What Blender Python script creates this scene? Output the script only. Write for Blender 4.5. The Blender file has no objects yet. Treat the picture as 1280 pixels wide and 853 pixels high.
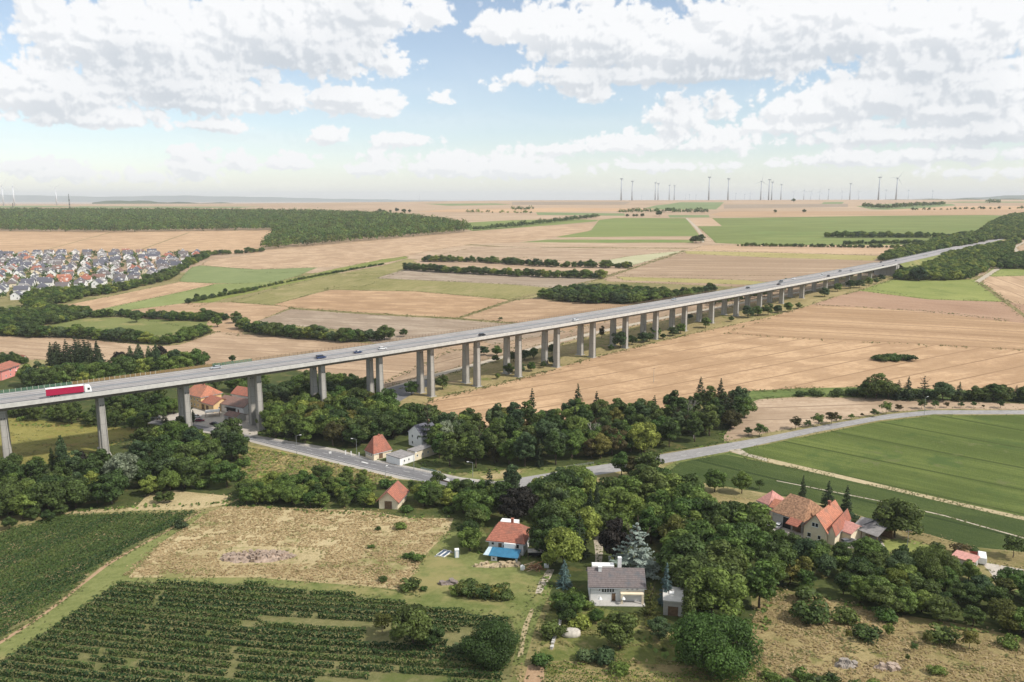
import bpy, bmesh, math, random
import numpy as np
from mathutils import Vector, Matrix
from mathutils.geometry import delaunay_2d_cdt
R = math.radians
random.seed(7)
rng = np.random.default_rng(11)
S = bpy.context.scene
COL = S.collection

# ------------------------------------------------------------------ camera
CZ = 115.0
PITCH = math.atan((426.5 - 248) / 1000)
cd = bpy.data.cameras.new('camera')
cam = bpy.data.objects.new('camera', cd)
COL.objects.link(cam)
cam.location = (0, 0, CZ)
cam.rotation_euler = (math.pi / 2 - PITCH, 0, 0)
cd.sensor_width = 36
cd.lens = 36 * 1000 / 1280
cd.clip_start = 1
cd.clip_end = 80000
S.camera = cam

# ------------------------------------------------------------------ light
S.view_settings.view_transform = 'Standard'
S.view_settings.look = 'None'
S.view_settings.exposure = EXPOSURE = 0.55
S.view_settings.gamma = 1
SUN_EL, SUN_AZ = R(46), R(112)          # azimuth clockwise from +Y
sl = bpy.data.lights.new('sun', 'SUN')
sl.energy = 3.2
sl.angle = R(3.0)
sl.color = (1, 0.95, 0.88)
so = bpy.data.objects.new('sun', sl)
COL.objects.link(so)
sd = Vector((math.sin(SUN_AZ) * math.cos(SUN_EL), math.cos(SUN_AZ) * math.cos(SUN_EL), math.sin(SUN_EL)))
so.rotation_euler = sd.to_track_quat('Z', 'Y').to_euler()
so.location = (0, 0, 400)
S.cycles.max_bounces = 5
S.cycles.diffuse_bounces = 2
S.cycles.glossy_bounces = 2
S.cycles.transmission_bounces = 3
S.cycles.transparent_max_bounces = 8
S.cycles.volume_bounces = 0

def ray(px, py):
    X = (px - 640) / 1000
    Z = (426.5 - py) / 1000
    c, s = math.cos(PITCH), math.sin(PITCH)
    return X, c + Z * s, -s + Z * c

# sky: Nishita with cumulus drawn from a computed coverage/brightness map (azimuth x elevation)
def value_noise(x, y, seed):
    xi = np.floor(x).astype(np.int64); yi = np.floor(y).astype(np.int64)
    fx = (x - xi).astype(np.float32); fy = (y - yi).astype(np.float32)
    def h(a, b):
        n = (a * 374761393 + b * 668265263 + seed * 974711) & 0xffffffff
        n = ((n ^ (n >> 13)) * 1274126177) & 0xffffffff
        n = n ^ (n >> 16)
        ang = (n & 0xffff).astype(np.float32) * (2 * math.pi / 65536)
        return np.cos(ang), np.sin(ang)
    def g(ox, oy):
        c, s = h(xi + ox, yi + oy)
        return c * (fx - ox) + s * (fy - oy)
    u = fx * fx * fx * (fx * (fx * 6 - 15) + 10); v = fy * fy * fy * (fy * (fy * 6 - 15) + 10)
    return (g(0, 0) * (1 - u) + g(1, 0) * u) * (1 - v) + (g(0, 1) * (1 - u) + g(1, 1) * u) * v

def cloud_image():
    W, H = 4608, 640
    EL_MAX = 90.0
    az = np.linspace(-180, 180, W, endpoint=False, dtype=np.float32)[None, :] * np.ones((H, 1), np.float32)
    t = np.linspace(0, 1, H, dtype=np.float32)[:, None]
    el = (t ** 1.6) * EL_MAX * np.ones((1, W), np.float32)        # finer rows near the horizon
    # blobs: photo px centre, half width, height above base, depth below base, strength
    blobs = [
        (150, 50, 175, 65, 38, 1.0), (60, 120, 105, 50, 26, 1.0), (220, 110, 105, 60, 26, .95), (330, 45, 190, 75, 46, 1.0), (395, 60, 110, 60, 34, 1.0),
        (450, 20, 120, 50, 24, .9), (245, 130, 70, 40, 14, .8), (105, 148, 95, 20, 12, .75), (440, 128, 80, 30, 20, .9), (345, 125, 50, 24, 20, .75), (490, 138, 24, 18, 12, .6),
        (265, 158, 50, 16, 10, .75), (140, 145, 60, 14, 9, .6), (405, 172, 32, 22, 11, .8), (510, 176, 48, 14, 9, .8), (488, 80, 22, 16, 11, .7), (553, 125, 22, 14, 8, .5),
        (240, 210, 42, 34, 12, .75), (300, 205, 30, 24, 12, .65), (365, 205, 40, 18, 10, .75), (470, 210, 40, 24, 16, .7), (560, 208, 70, 22, 16, .7), (640, 210, 60, 26, 16, .7),
        (60, 215, 70, 16, 14, .5), (190, 222, 60, 12, 10, .5), (540, 15, 34, 30, 16, .85),
        (620, 35, 40, 34, 26, 1.0), (690, 45, 75, 55, 36, 1.05), (760, 55, 90, 75, 40, 1.1), (870, 65, 120, 70, 32, 1.15), (950, 50, 90, 55, 50, 1.1), (830, 95, 160, 30, 14, .9),
        (720, 100, 55, 28, 22, .95), (655, 98, 30, 20, 10, .8), (620, 108, 22, 14, 10, .5), (745, 118, 30, 20, 12, .6),
        (1060, 50, 110, 60, 26, 1.05), (1180, 45, 130, 60, 36, 1.05), (1010, 15, 120, 40, 40, 1.0), (1250, 20, 60, 30, 22, .9), (1150, 85, 80, 30, 20, .85),
        (850, 150, 52, 38, 22, .85), (905, 130, 26, 18, 22, .7), (1010, 140, 90, 24, 20, .85), (1090, 125, 110, 38, 22, 1.0), (1230, 110, 90, 44, 28, 1.0), (1200, 140, 110, 26, 16, .95),
        (1100, 172, 110, 16, 10, .8), (1240, 165, 90, 24, 16, .9), (780, 180, 80, 18, 12, .75), (700, 186, 60, 12, 10, .6), (900, 180, 90, 20, 10, .6), (1050, 200, 120, 12, 9, .5),
        (985, 160, 90, 20, 10, .7), (1180, 195, 120, 14, 10, .6), (830, 208, 120, 12, 10, .45), (1230, 215, 100, 10, 10, .4), (20, 205, 60, 10, 10, .45), (680, 215, 50, 20, 10, .55)]
    cl = []
    for px, py, hw, ht, hb, st in blobs:
        x, y, z = ray(px, py)
        a0 = math.degrees(math.atan2(x, y)); e0 = math.degrees(math.atan2(z, math.hypot(x, y)))
        cl.append((a0, e0, hw * 0.056, ht * 0.056, hb * 0.056, st))
    r = random.Random(5)
    for k in range(420):                                           # the rest of the sky, same kind of cloud
        e0 = 1.5 + 85 * r.random() ** 1.5; a0 = r.uniform(-180, 180)
        if abs(a0) < 36 and e0 < 15: continue
        sc = 0.35 + e0 / 18
        hw = r.uniform(2.5, 6.5) * sc / max(.25, math.cos(R(min(e0, 80))))
        cl.append((a0, e0, hw, r.uniform(1.4, 3.2) * sc, r.uniform(.8, 1.6) * sc, r.uniform(.7, 1.05)))
    B = np.full((H, W), -1.0, np.float32)
    daz = 360 / W
    for a0, e0, ra, rt, rb, st in cl:
        r0 = int(max(0, ((max(0, e0 - rb * 1.3)) / EL_MAX) ** (1 / 1.6) * H - 1)); r1 = int(min(H, (min(EL_MAX, e0 + rt * 1.3) / EL_MAX) ** (1 / 1.6) * H + 2))
        c0 = int((a0 - ra * 1.3 + 180) / daz); c1 = int((a0 + ra * 1.3 + 180) / daz) + 1
        cols = np.arange(c0, c1) % W
        dd = (np.arange(c0, c1) * daz - 180 - a0).astype(np.float32)[None, :] / ra
        de = el[r0:r1, :1] - e0
        de = np.where(de > 0, de / rt, de / rb)
        v = (1 - np.sqrt(dd * dd + de * de)) * 1.0 * st
        sub = B[r0:r1][:, cols]
        k = 6.0
        B[r0:r1, cols] = np.log(np.exp(k * sub) + np.exp(k * v)) / k
    n = np.zeros((H, W), np.float32); puff = np.zeros((H, W), np.float32)
    ca = np.cos(np.radians(el))
    for o, (sc, am) in enumerate([(7.0, .34), (3.4, .36), (1.7, .30), (.85, .22), (.42, .14), (.21, .08)]):
        w = 1 / (1 + np.exp(-(np.log(el + 2.5) - math.log(sc * 1.1)) * 2)) if o < 2 else 1.0
        w2 = 1.0 if o < 3 else 1 / (1 + (el / 40) ** 2)
        p = np.abs(value_noise(az * ca / sc * 1.0 + 37 * o, el / sc * 1.35 + 11 * o, 3 + o)) * 2.2
        n += (p - .42) * am * w * w2
        if o >= 1: puff += (p - .42) * am
    D = B * 1.45 + n * 1.08 - .17 - .10 * np.clip((el - 7) / 4, 0, 1) + .05 * np.clip(1 - el / 6, 0, 1)
    a = np.clip((D + .02) / .22, 0, 1); a = a * a * (3 - 2 * a)
    thin = np.clip((value_noise(az / 9, el / 1.6, 77) + .28) * 1.0, 0, 1) * np.clip(1 - el / 12, 0, 1) * .45
    # how much cloud stands above a point (its base is greyer)
    def shift(arr, d):
        e2 = np.clip(el[:, 0] + d, 0, EL_MAX); rr = ((e2 / EL_MAX) ** (1 / 1.6) * (H - 1)).astype(int)
        return arr[rr]
    Dc = np.clip(B * 1.35 + .45 * n, 0, 1.2)
    def shift(arr, d):                                             # smooth resample along elevation
        e2 = np.clip(el[:, 0] + d, 0, EL_MAX); r_ = (e2 / EL_MAX) ** (1 / 1.6) * (H - 1); r0_ = np.clip(r_.astype(int), 0, H - 2); f_ = (r_ - r0_)[:, None].astype(np.float32)
        return arr[r0_] * (1 - f_) + arr[r0_ + 1] * f_
    up = sum(shift(Dc, d) for d in (.5, 1.0, 1.5, 2.1, 2.8, 3.6)) / 6
    k_ = np.hanning(19); k_ /= k_.sum()
    up = sum(w_ * np.roll(up, i_ - 9, axis=1) for i_, w_ in enumerate(k_))
    grey = np.clip(up * 1.2 - .34, 0, 1) * np.clip((B + .1) * 2.5, 0, 1)
    rel = D - np.roll(shift(D, .35), -4, axis=1)
    bright = 1.03 - .36 * grey + np.clip(rel * .9, -.18, .10)
    bright = np.clip(bright, .45, 1.06)
    alpha = np.clip(np.maximum(a * (.97), thin), 0, 1)
    alpha = np.maximum(alpha * np.clip(.78 + el / 10, 0, 1), .34 * np.exp(-(el / 2.6) ** 1.2))
    px = np.empty((H, W, 4), np.float32)
    px[..., 0] = alpha; px[..., 1] = bright; px[..., 2] = 0; px[..., 3] = 1
    im = bpy.data.images.new('cloud_map', W, H, float_buffer=True, is_data=True)
    im.pixels.foreach_set(px.ravel())
    im.update()
    return im

SKY_STR = 0.12
wd = bpy.data.worlds.new('World'); S.world = wd; wd.use_nodes = True
nt = wd.node_tree; nt.nodes.clear()
def nd(t, **k):
    q = nt.nodes.new(t)
    for a_, b_ in k.items(): setattr(q, a_, b_)
    return q
def mth(op, a, b=None, c=None):
    q = nd('ShaderNodeMath', operation=op)
    for i, v in enumerate((a, b, c)):
        if v is None: continue
        if isinstance(v, (int, float)): q.inputs[i].default_value = v
        else: nt.links.new(v, q.inputs[i])
    return q.outputs[0]
sky = nd('ShaderNodeTexSky', sky_type='NISHITA', sun_disc=False)
sky.sun_elevation = SUN_EL; sky.sun_rotation = SUN_AZ
sky.air_density = 1.0; sky.dust_density = .4; sky.ozone_density = 1.8; sky.altitude = 200
tc = nd('ShaderNodeTexCoord')
sx = nd('ShaderNodeSeparateXYZ'); nt.links.new(tc.outputs['Generated'], sx.inputs[0])
azn = mth('ARCTAN2', sx.outputs[0], sx.outputs[1])
hz = mth('SQRT', mth('ADD', mth('MULTIPLY', sx.outputs[0], sx.outputs[0]), mth('MULTIPLY', sx.outputs[1], sx.outputs[1])))
eln = mth('MAXIMUM', mth('ARCTAN2', sx.outputs[2], hz), 0.0)
un = mth('ADD', mth('DIVIDE', azn, 2 * math.pi), .5)
vn = mth('POWER', mth('DIVIDE', eln, math.pi / 2), 1 / 1.6)
cx = nd('ShaderNodeCombineXYZ'); nt.links.new(un, cx.inputs[0]); nt.links.new(mth('MULTIPLY_ADD', vn, .998, .001), cx.inputs[1])
ti = nd('ShaderNodeTexImage', image=cloud_image(), extension='EXTEND', interpolation='Linear')
nt.links.new(cx.outputs[0], ti.inputs[0])
sc_ = nd('ShaderNodeSeparateColor'); nt.links.new(ti.outputs[0], sc_.inputs[0])
# cloud colour: neutral white lit tops, slightly blue grey bases
ramp = nd('ShaderNodeValToRGB'); nt.links.new(sc_.outputs[1], ramp.inputs[0])
ramp.color_ramp.elements[0].position = .45; ramp.color_ramp.elements[0].color = (.58, .63, .69, 1)
ramp.color_ramp.elements[1].position = 1.0; ramp.color_ramp.elements[1].color = (.975, .98, .99, 1)
CLOUD_GAIN = 5.8
vm = nd('ShaderNodeVectorMath', operation='SCALE'); nt.links.new(ramp.outputs[0], vm.inputs[0]); vm.inputs['Scale'].default_value = CLOUD_GAIN
mx = nd('ShaderNodeMix', data_type='RGBA'); nt.links.new(sc_.outputs[0], mx.inputs['Factor'])
shs = nd('ShaderNodeHueSaturation'); shs.inputs['Saturation'].default_value = .80; shs.inputs['Value'].default_value = .84; nt.links.new(sky.outputs[0], shs.inputs['Color']); nt.links.new(shs.outputs[0], mx.inputs['A']); nt.links.new(vm.outputs[0], mx.inputs['B'])
bg = nd('ShaderNodeBackground'); bg.inputs['Strength'].default_value = SKY_STR
nt.links.new(mx.outputs['Result'], bg.inputs['Color'])
wo = nd('ShaderNodeOutputWorld'); nt.links.new(bg.outputs[0], wo.inputs[0])
try:
    wd.cycles.sampling_method = 'MANUAL'; wd.cycles.sample_map_resolution = 512
except Exception: pass

# ------------------------------------------------------------------ terrain shape (drop below the camera over forward distance y and a = x / y)
TA = [-1.0, -.7, -.35, 0, .2, .35, .5, .7, 1.0]
TT = [
 (-400, 96, 96, 96, 93, 93, 93, 93, 93, 93),
 (150, 100, 100, 100, 97, 97, 97, 97, 97, 97), (200, 104, 104, 103, 100, 100, 100, 100, 100, 100), (260, 107, 107, 106, 104, 103, 103, 103, 103, 103),
 (330, 107, 107, 107, 106, 105, 104, 103, 102, 101), (430, 108, 108, 106, 104, 102, 100, 98, 97, 96), (520, 110, 110, 107, 101, 96, 94, 92, 91, 90),
 (600, 111, 111, 107, 98, 92, 89, 87, 86, 85), (700, 112, 112, 107, 94, 89, 85.5, 84.5, 83, 82), (900, 111, 111, 104, 88, 84, 83, 82, 80, 79),
 (1200, 108, 108, 98, 79, 72, 70, 70, 69, 68), (1500, 98, 98, 88, 68, 62, 59, 58, 57, 56), (1900, 78, 78, 72, 56, 51, 49, 48, 47, 47), (2400, 62, 62, 56, 44, 40, 37, 35, 34, 34),
 (3000, 48, 48, 42, 31, 28, 25, 23, 22, 22), (4000, 40, 40, 33, 17, 13, 11, 10, 10, 10), (4600, 42, 42, 33, 11, 10, 8, 7, 7, 7), (6000, 45, 45, 38, 20, 20, 20, 20, 20, 20),
 (9000, 60, 60, 60, 60, 60, 60, 60, 60, 60), (15000, 100, 100, 100, 100, 100, 100, 100, 100, 100), (34000, 100, 100, 100, 100, 100, 100, 100, 100, 100)]
Y0 = 100.0
def ty(y): return np.log(np.maximum(np.asarray(y, float), -400) + 550)
_gy = np.linspace(ty(-400), ty(34000), 700)
_ga = np.linspace(-1, 1, 161)
_ky = np.array([ty(r_[0]) for r_ in TT])
_cols = np.array([np.interp(_gy, _ky, [r_[i + 1] for r_ in TT]) for i in range(9)])       # 9 x 700
_G = np.array([[np.interp(_ga, TA, _cols[:, j])] for j in range(700)])[:, 0, :]
def _blur(a, n, ax):
    k = np.hanning(n + 2)[1:-1]; k /= k.sum(); p = n // 2
    a = np.concatenate([np.repeat(np.take(a, [0], ax), p, ax), a, np.repeat(np.take(a, [-1], ax), p, ax)], ax)
    return np.apply_along_axis(lambda m: np.convolve(m, k, 'valid'), ax, a)
_G = _blur(_blur(_G, 17, 0), 21, 1)
def drop(x, y):
    x = np.asarray(x, float); y = np.asarray(y, float)
    a = np.clip(x / np.maximum(y, 150), -1, 1)
    u = (ty(y) - _gy[0]) / (_gy[1] - _gy[0]); v = (a + 1) / (_ga[1] - _ga[0])
    u = np.clip(u, 0, 698.999); v = np.clip(v, 0, 159.999)
    i = u.astype(int); j = v.astype(int); fu = u - i; fv = v - j
    h = (_G[i, j] * (1 - fu) + _G[i + 1, j] * fu) * (1 - fv) + (_G[i, j + 1] * (1 - fu) + _G[i + 1, j + 1] * fu) * fv
    return h
def gz(x, y): return CZ - drop(x, y)
_T = np.exp(np.linspace(math.log(60), math.log(33000), 900))
def P(px, py, up=0.0):
    """ground point seen at a photo pixel (up: a point that much above the ground)"""
    X, Y, Z = ray(px, py)
    f = (CZ + Z * _T / Y) - (gz(X * _T / Y, _T) + up)
    k = np.argmax(f < 0) if (f < 0).any() else len(_T) - 1
    if k == 0: t = _T[0]
    else:
        f0, f1 = f[k - 1], f[k]
        t = _T[k - 1] + (_T[k] - _T[k - 1]) * f0 / (f0 - f1)
    x = X * t / Y
    return Vector((x, t, float(gz(x, t))))
def PROJ(x, y, z):
    c, s = math.cos(PITCH), math.sin(PITCH)
    d = y * c - (z - CZ) * s; u = y * s + (z - CZ) * c
    return 640 + 1000 * x / d, 426.5 - 1000 * u / d
def inpoly(x, y, poly):
    c = False; n = len(poly); j = n - 1
    for i in range(n):
        xi, yi = poly[i]; xj, yj = poly[j]
        if (yi > y) != (yj > y) and x < (xj - xi) * (y - yi) / (yj - yi) + xi: c = not c
        j = i
    return c

# ------------------------------------------------------------------ object helpers
def tag(o, label=None, cat=None, group=None, kind=None):
    if label: o['label'] = label
    if cat: o['category'] = cat
    if group: o['group'] = group
    if kind: o['kind'] = kind
    return o
def link(name, data, parent=None, mat=None):
    o = bpy.data.objects.new(name, data); COL.objects.link(o)
    if parent: o.parent = parent
    if mat is not None and data is not None and len(data.materials) == 0: data.materials.append(mat)
    return o
def thing(name, loc, rz, label, cat, group=None):
    o = bpy.data.objects.new(name, None); COL.objects.link(o)
    o.location = loc; o.rotation_euler = (0, 0, rz); o.empty_display_size = .5
    return tag(o, label, cat, group)
def copy_tree(o, parent=None):
    c = o.copy(); COL.objects.link(c); c.parent = parent
    for ch in o.children: copy_tree(ch, c)
    return c

def ordinal(k): return '%d%s' % (k, 'th' if 10 < k % 100 < 20 else {1: 'st', 2: 'nd', 3: 'rd'}.get(k % 10, 'th'))

class MB:
    """collects solids and links them as one mesh"""
    def __init__(s): s.v = []; s.f = []
    def add(s, vs, fs):
        n = len(s.v); s.v += [tuple(q) for q in vs]; s.f += [tuple(i + n for i in f) for f in fs]; return s
    def box(s, x0, x1, y0, y1, z0, z1):
        return s.add([(x0, y0, z0), (x1, y0, z0), (x1, y1, z0), (x0, y1, z0), (x0, y0, z1), (x1, y0, z1), (x1, y1, z1), (x0, y1, z1)],
                     [(0, 3, 2, 1), (4, 5, 6, 7), (0, 1, 5, 4), (1, 2, 6, 5), (2, 3, 7, 6), (3, 0, 4, 7)])
    def cyl(s, p0, p1, r0, r1, n=8):
        p0 = Vector(p0); p1 = Vector(p1); d = (p1 - p0).normalized()
        q = d.to_track_quat('Z', 'Y')
        vs = []
        for p, r in ((p0, r0), (p1, r1)):
            for k in range(n):
                a = 2 * math.pi * k / n; vs.append(p + q @ Vector((math.cos(a) * r, math.sin(a) * r, 0)))
        fs = [(k, (k + 1) % n, n + (k + 1) % n, n + k) for k in range(n)] + [tuple(range(n - 1, -1, -1)), tuple(range(n, 2 * n))]
        return s.add(vs, fs)
    def prism(s, prof, x0, x1):
        """profile in (y, z) extruded along x"""
        n = len(prof)
        vs = [(x0, y, z) for y, z in prof] + [(x1, y, z) for y, z in prof]
        fs = [(k, (k + 1) % n, n + (k + 1) % n, n + k) for k in range(n)] + [tuple(range(n - 1, -1, -1)), tuple(range(n, 2 * n))]
        return s.add(vs, fs)
    def build(s, name, mat, parent=None, loc=None, smooth=False):
        me = bpy.data.meshes.new(name); me.from_pydata(s.v, [], s.f)
        bm = bmesh.new(); bm.from_mesh(me); bmesh.ops.recalc_face_normals(bm, faces=bm.faces); bm.to_mesh(me); bm.free()
        me.materials.append(mat)
        if smooth: me.shade_smooth()
        o = link(name, me, parent)
        if loc is not None: o.location = loc
        return o

def quads_mesh(name, Q, mat, tint=None):
    """Q: (n,4,3) loose quads in one mesh, optional per-face tint"""
    n = len(Q); me = bpy.data.meshes.new(name)
    me.vertices.add(n * 4); me.vertices.foreach_set('co', np.ascontiguousarray(Q, np.float32).ravel())
    me.loops.add(n * 4); me.loops.foreach_set('vertex_index', np.arange(n * 4, dtype=np.int32))
    me.polygons.add(n); me.polygons.foreach_set('loop_start', np.arange(0, n * 4, 4, dtype=np.int32))
    me.polygons.foreach_set('loop_total', np.full(n, 4, np.int32))
    me.update(calc_edges=True)
    if tint is not None:
        at = me.attributes.new('tint', 'FLOAT', 'FACE'); at.data.foreach_set('value', np.asarray(tint, np.float32))
    me.materials.append(mat)
    return me

# ------------------------------------------------------------------ materials
def newmat(name):
    m = bpy.data.materials.new(name); m.use_nodes = True
    t = m.node_tree; b = t.nodes['Principled BSDF']
    return m, t, b
def N(t, ty_, **k):
    q = t.nodes.new(ty_)
    for a_, b_ in k.items(): setattr(q, a_, b_)
    return q
def setin(q, **k):
    for a_, b_ in k.items(): q.inputs[a_].default_value = b_
def mixc(t, fac, A, B, blend='MIX'):
    q = N(t, 'ShaderNodeMix', data_type='RGBA', blend_type=blend)
    for nm, v in (('Factor', fac), ('A', A), ('B', B)):
        s_ = q.inputs[nm]
        if isinstance(v, (int, float)): s_.default_value = v
        elif isinstance(v, tuple): s_.default_value = (*v[:3], 1)
        else: t.links.new(v, s_)
    return q.outputs['Result']
def ramp_f(t, src, a, b):
    q = N(t, 'ShaderNodeMapRange', interpolation_type='SMOOTHSTEP'); t.links.new(src, q.inputs[0]); setin(q, **{'From Min': a, 'From Max': b})
    return q.outputs[0]
def noise_out(t, vec, scale, detail=4, rough=.6):
    q = N(t, 'ShaderNodeTexNoise'); setin(q, Scale=scale, Detail=detail, Roughness=rough)
    if vec is not None: t.links.new(vec, q.inputs['Vector'])
    return q.outputs['Fac']
def plain(name, col, rough=.7, metal=0, var=.12, scale=1.5, spec=.3):
    """painted / cast surface with slight mottling"""
    m, t, b = newmat(name)
    tcn = N(t, 'ShaderNodeTexCoord')
    f = noise_out(t, tcn.outputs['Object'], scale, 5, .65)
    c = mixc(t, ramp_f(t, f, .3, .7), tuple(v * (1 - var) for v in col), tuple(min(1, v * (1 + var)) for v in col))
    t.links.new(c, b.inputs['Base Color'])
    setin(b, Roughness=rough, Metallic=metal); b.inputs['Specular IOR Level'].default_value = spec
    return m
def rotpos(t, ang, sx_, sy_):
    g = N(t, 'ShaderNodeNewGeometry'); mp = N(t, 'ShaderNodeMapping')
    mp.vector_type = 'TEXTURE'
    t.links.new(g.outputs['Position'], mp.inputs['Vector'])
    setin(mp, Rotation=(0, 0, ang), Scale=(sx_, sy_, 1))
    return mp.outputs[0], g.outputs['Position']
def field_mat(name, c1, c2, ang=0, sp=3.0, c3=None, amt=.6, blot=.012, fine=.6, bump=.25, rows=.5, c4=None, tram=0):
    """crop or stubble: streaks along the working direction, broad blotches, fine grain"""
    m, t, b = newmat(name)
    sv, pos = rotpos(t, ang, sp * 40, sp)
    st = noise_out(t, sv, 1.0, 5, .62)
    sv2, _ = rotpos(t, ang, sp * 150, sp * 6)
    st2 = noise_out(t, sv2, 1.0, 3, .5)
    bl = noise_out(t, pos, blot, 4, .6)
    fn = noise_out(t, pos, fine, 6, .75)
    s1 = N(t, 'ShaderNodeMath', operation='MULTIPLY_ADD'); t.links.new(st, s1.inputs[0]); s1.inputs[1].default_value = rows
    s1b = N(t, 'ShaderNodeMath', operation='MULTIPLY_ADD'); t.links.new(st2, s1b.inputs[0]); s1b.inputs[1].default_value = rows * .7; s1b.inputs[2].default_value = .5 - .85 * rows
    t.links.new(s1b.outputs[0], s1.inputs[2])
    s2 = N(t, 'ShaderNodeMath', operation='MULTIPLY_ADD'); t.links.new(bl, s2.inputs[0]); s2.inputs[1].default_value = amt
    s2c = N(t, 'ShaderNodeMath', operation='SUBTRACT'); t.links.new(s1.outputs[0], s2c.inputs[0]); s2c.inputs[1].default_value = amt * .5; t.links.new(s2c.outputs[0], s2.inputs[2])
    s3 = N(t, 'ShaderNodeMath', operation='MULTIPLY_ADD'); t.links.new(fn, s3.inputs[0]); s3.inputs[1].default_value = .9
    s3c = N(t, 'ShaderNodeMath', operation='SUBTRACT'); t.links.new(s2.outputs[0], s3c.inputs[0]); s3c.inputs[1].default_value = .45; t.links.new(s3c.outputs[0], s3.inputs[2])
    c = mixc(t, ramp_f(t, s3.outputs[0], .25, .75), c1, c2)
    if c3:
        b2 = noise_out(t, pos, blot * 2.7, 5, .7)
        c = mixc(t, ramp_f(t, b2, .52, .66), c, c3)
    if tram:
        tv, _ = rotpos(t, ang, 1, tram); sy_ = N(t, 'ShaderNodeSeparateXYZ'); t.links.new(tv, sy_.inputs[0])
        fr = N(t, 'ShaderNodeMath', operation='PINGPONG'); t.links.new(sy_.outputs[1], fr.inputs[0]); fr.inputs[1].default_value = .5
        c = mixc(t, ramp_f(t, fr.outputs[0], .05, .015), c, tuple(.72 * v for v in c1))
        wv, _ = rotpos(t, ang, tram * 60, tram * .9); wn = noise_out(t, wv, 1.0, 2, .5)
        c = mixc(t, ramp_f(t, wn, .46, .56), c, mixc(t, .5, c, tuple(.86 * v for v in c1)))
    if c4:
        b3 = noise_out(t, pos, .11, 3, .6)
        c = mixc(t, ramp_f(t, b3, .62, .72), c, c4)
    t.links.new(c, b.inputs['Base Color'])
    setin(b, Roughness=.95); b.inputs['Specular IOR Level'].default_value = .1
    if bump:
        bn = N(t, 'ShaderNodeBump'); t.links.new(fn, bn.inputs['Height']); setin(bn, Strength=bump, Distance=.6)
        t.links.new(bn.outputs[0], b.inputs['Normal'])
    return m
def leaf_mat(name, c1, c2, transl=.38):
    m, t, b = newmat(name)
    at = N(t, 'ShaderNodeAttribute', attribute_name='tint')
    oi = N(t, 'ShaderNodeObjectInfo')
    c = mixc(t, at.outputs['Fac'], c1, c2)
    hs = N(t, 'ShaderNodeHueSaturation')
    mr = N(t, 'ShaderNodeMapRange'); t.links.new(oi.outputs['Random'], mr.inputs[0]); setin(mr, **{'To Min': .472, 'To Max': .522})
    mr2 = N(t, 'ShaderNodeMapRange'); t.links.new(oi.outputs['Random'], mr2.inputs[0]); setin(mr2, **{'From Min': 0, 'From Max': 1, 'To Min': 1.35, 'To Max': .72})
    t.links.new(mr.outputs[0], hs.inputs['Hue']); t.links.new(mr2.outputs[0], hs.inputs['Value']); t.links.new(c, hs.inputs['Color'])
    t.links.new(hs.outputs[0], b.inputs['Base Color']); setin(b, Roughness=.6); b.inputs['Specular IOR Level'].default_value = .25
    tr = N(t, 'ShaderNodeBsdfTranslucent'); t.links.new(hs.outputs[0], tr.inputs[0])
    ms = N(t, 'ShaderNodeMixShader'); ms.inputs[0].default_value = transl
    t.links.new(b.outputs[0], ms.inputs[1]); t.links.new(tr.outputs[0], ms.inputs[2])
    t.links.new(ms.outputs[0], t.nodes['Material Output'].inputs[0])
    return m
M = {}
M['concrete'] = plain('concrete', (.40, .38, .34), .9, var=.16, scale=.35)
def weathered(name, col):
    m, t, b = newmat(name); tcn = N(t, 'ShaderNodeTexCoord')
    mp = N(t, 'ShaderNodeMapping'); t.links.new(tcn.outputs['Object'], mp.inputs[0]); setin(mp, Scale=(1.6, 1.6, .09))
    st = noise_out(t, mp.outputs[0], 1.0, 4, .6); bl = noise_out(t, tcn.outputs['Object'], .25, 4, .6)
    c = mixc(t, ramp_f(t, st, .35, .7), tuple(v * 1.08 for v in col), tuple(v * .74 for v in col)); c = mixc(t, ramp_f(t, bl, .4, .7), c, tuple(v * .9 for v in col))
    sx_ = N(t, 'ShaderNodeSeparateXYZ'); t.links.new(tcn.outputs['Object'], sx_.inputs[0])
    pp = N(t, 'ShaderNodeMath', operation='PINGPONG'); t.links.new(sx_.outputs[2], pp.inputs[0]); pp.inputs[1].default_value = 2.4
    c = mixc(t, ramp_f(t, pp.outputs[0], .16, .03), c, tuple(v * .68 for v in col))
    t.links.new(c, b.inputs['Base Color']); setin(b, Roughness=.92); return m
def tiles(name, col, var):
    m, t, b = newmat(name); tcn = N(t, 'ShaderNodeTexCoord')
    f = noise_out(t, tcn.outputs['Object'], 1.9, 5, .7); g = noise_out(t, tcn.outputs['Object'], .35, 3, .6)
    c = mixc(t, ramp_f(t, f, .3, .7), tuple(v * (1 - var) for v in col), tuple(min(1, v * (1 + var * .8)) for v in col)); c = mixc(t, ramp_f(t, g, .45, .7), c, (col[0] * .62, col[1] * .8, col[2] * .9))
    sx_ = N(t, 'ShaderNodeSeparateXYZ'); t.links.new(tcn.outputs['Object'], sx_.inputs[0])
    pp = N(t, 'ShaderNodeMath', operation='PINGPONG'); t.links.new(sx_.outputs[2], pp.inputs[0]); pp.inputs[1].default_value = .16
    c = mixc(t, ramp_f(t, pp.outputs[0], .06, .01), c, tuple(v * .6 for v in col))
    t.links.new(c, b.inputs['Base Color']); setin(b, Roughness=.85)
    bn = N(t, 'ShaderNodeBump'); t.links.new(f, bn.inputs['Height']); setin(bn, Strength=.4, Distance=.08); t.links.new(bn.outputs[0], b.inputs['Normal']); return m
M['concrete'] = weathered('pier_concrete', (.41, .385, .34))
M['concrete_light'] = plain('concrete_light', (.52, .50, .46), .9, var=.12, scale=.5)
M['asphalt_old'] = plain('asphalt_old', (.30, .28, .27), .9, var=.10, scale=.12)
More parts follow.
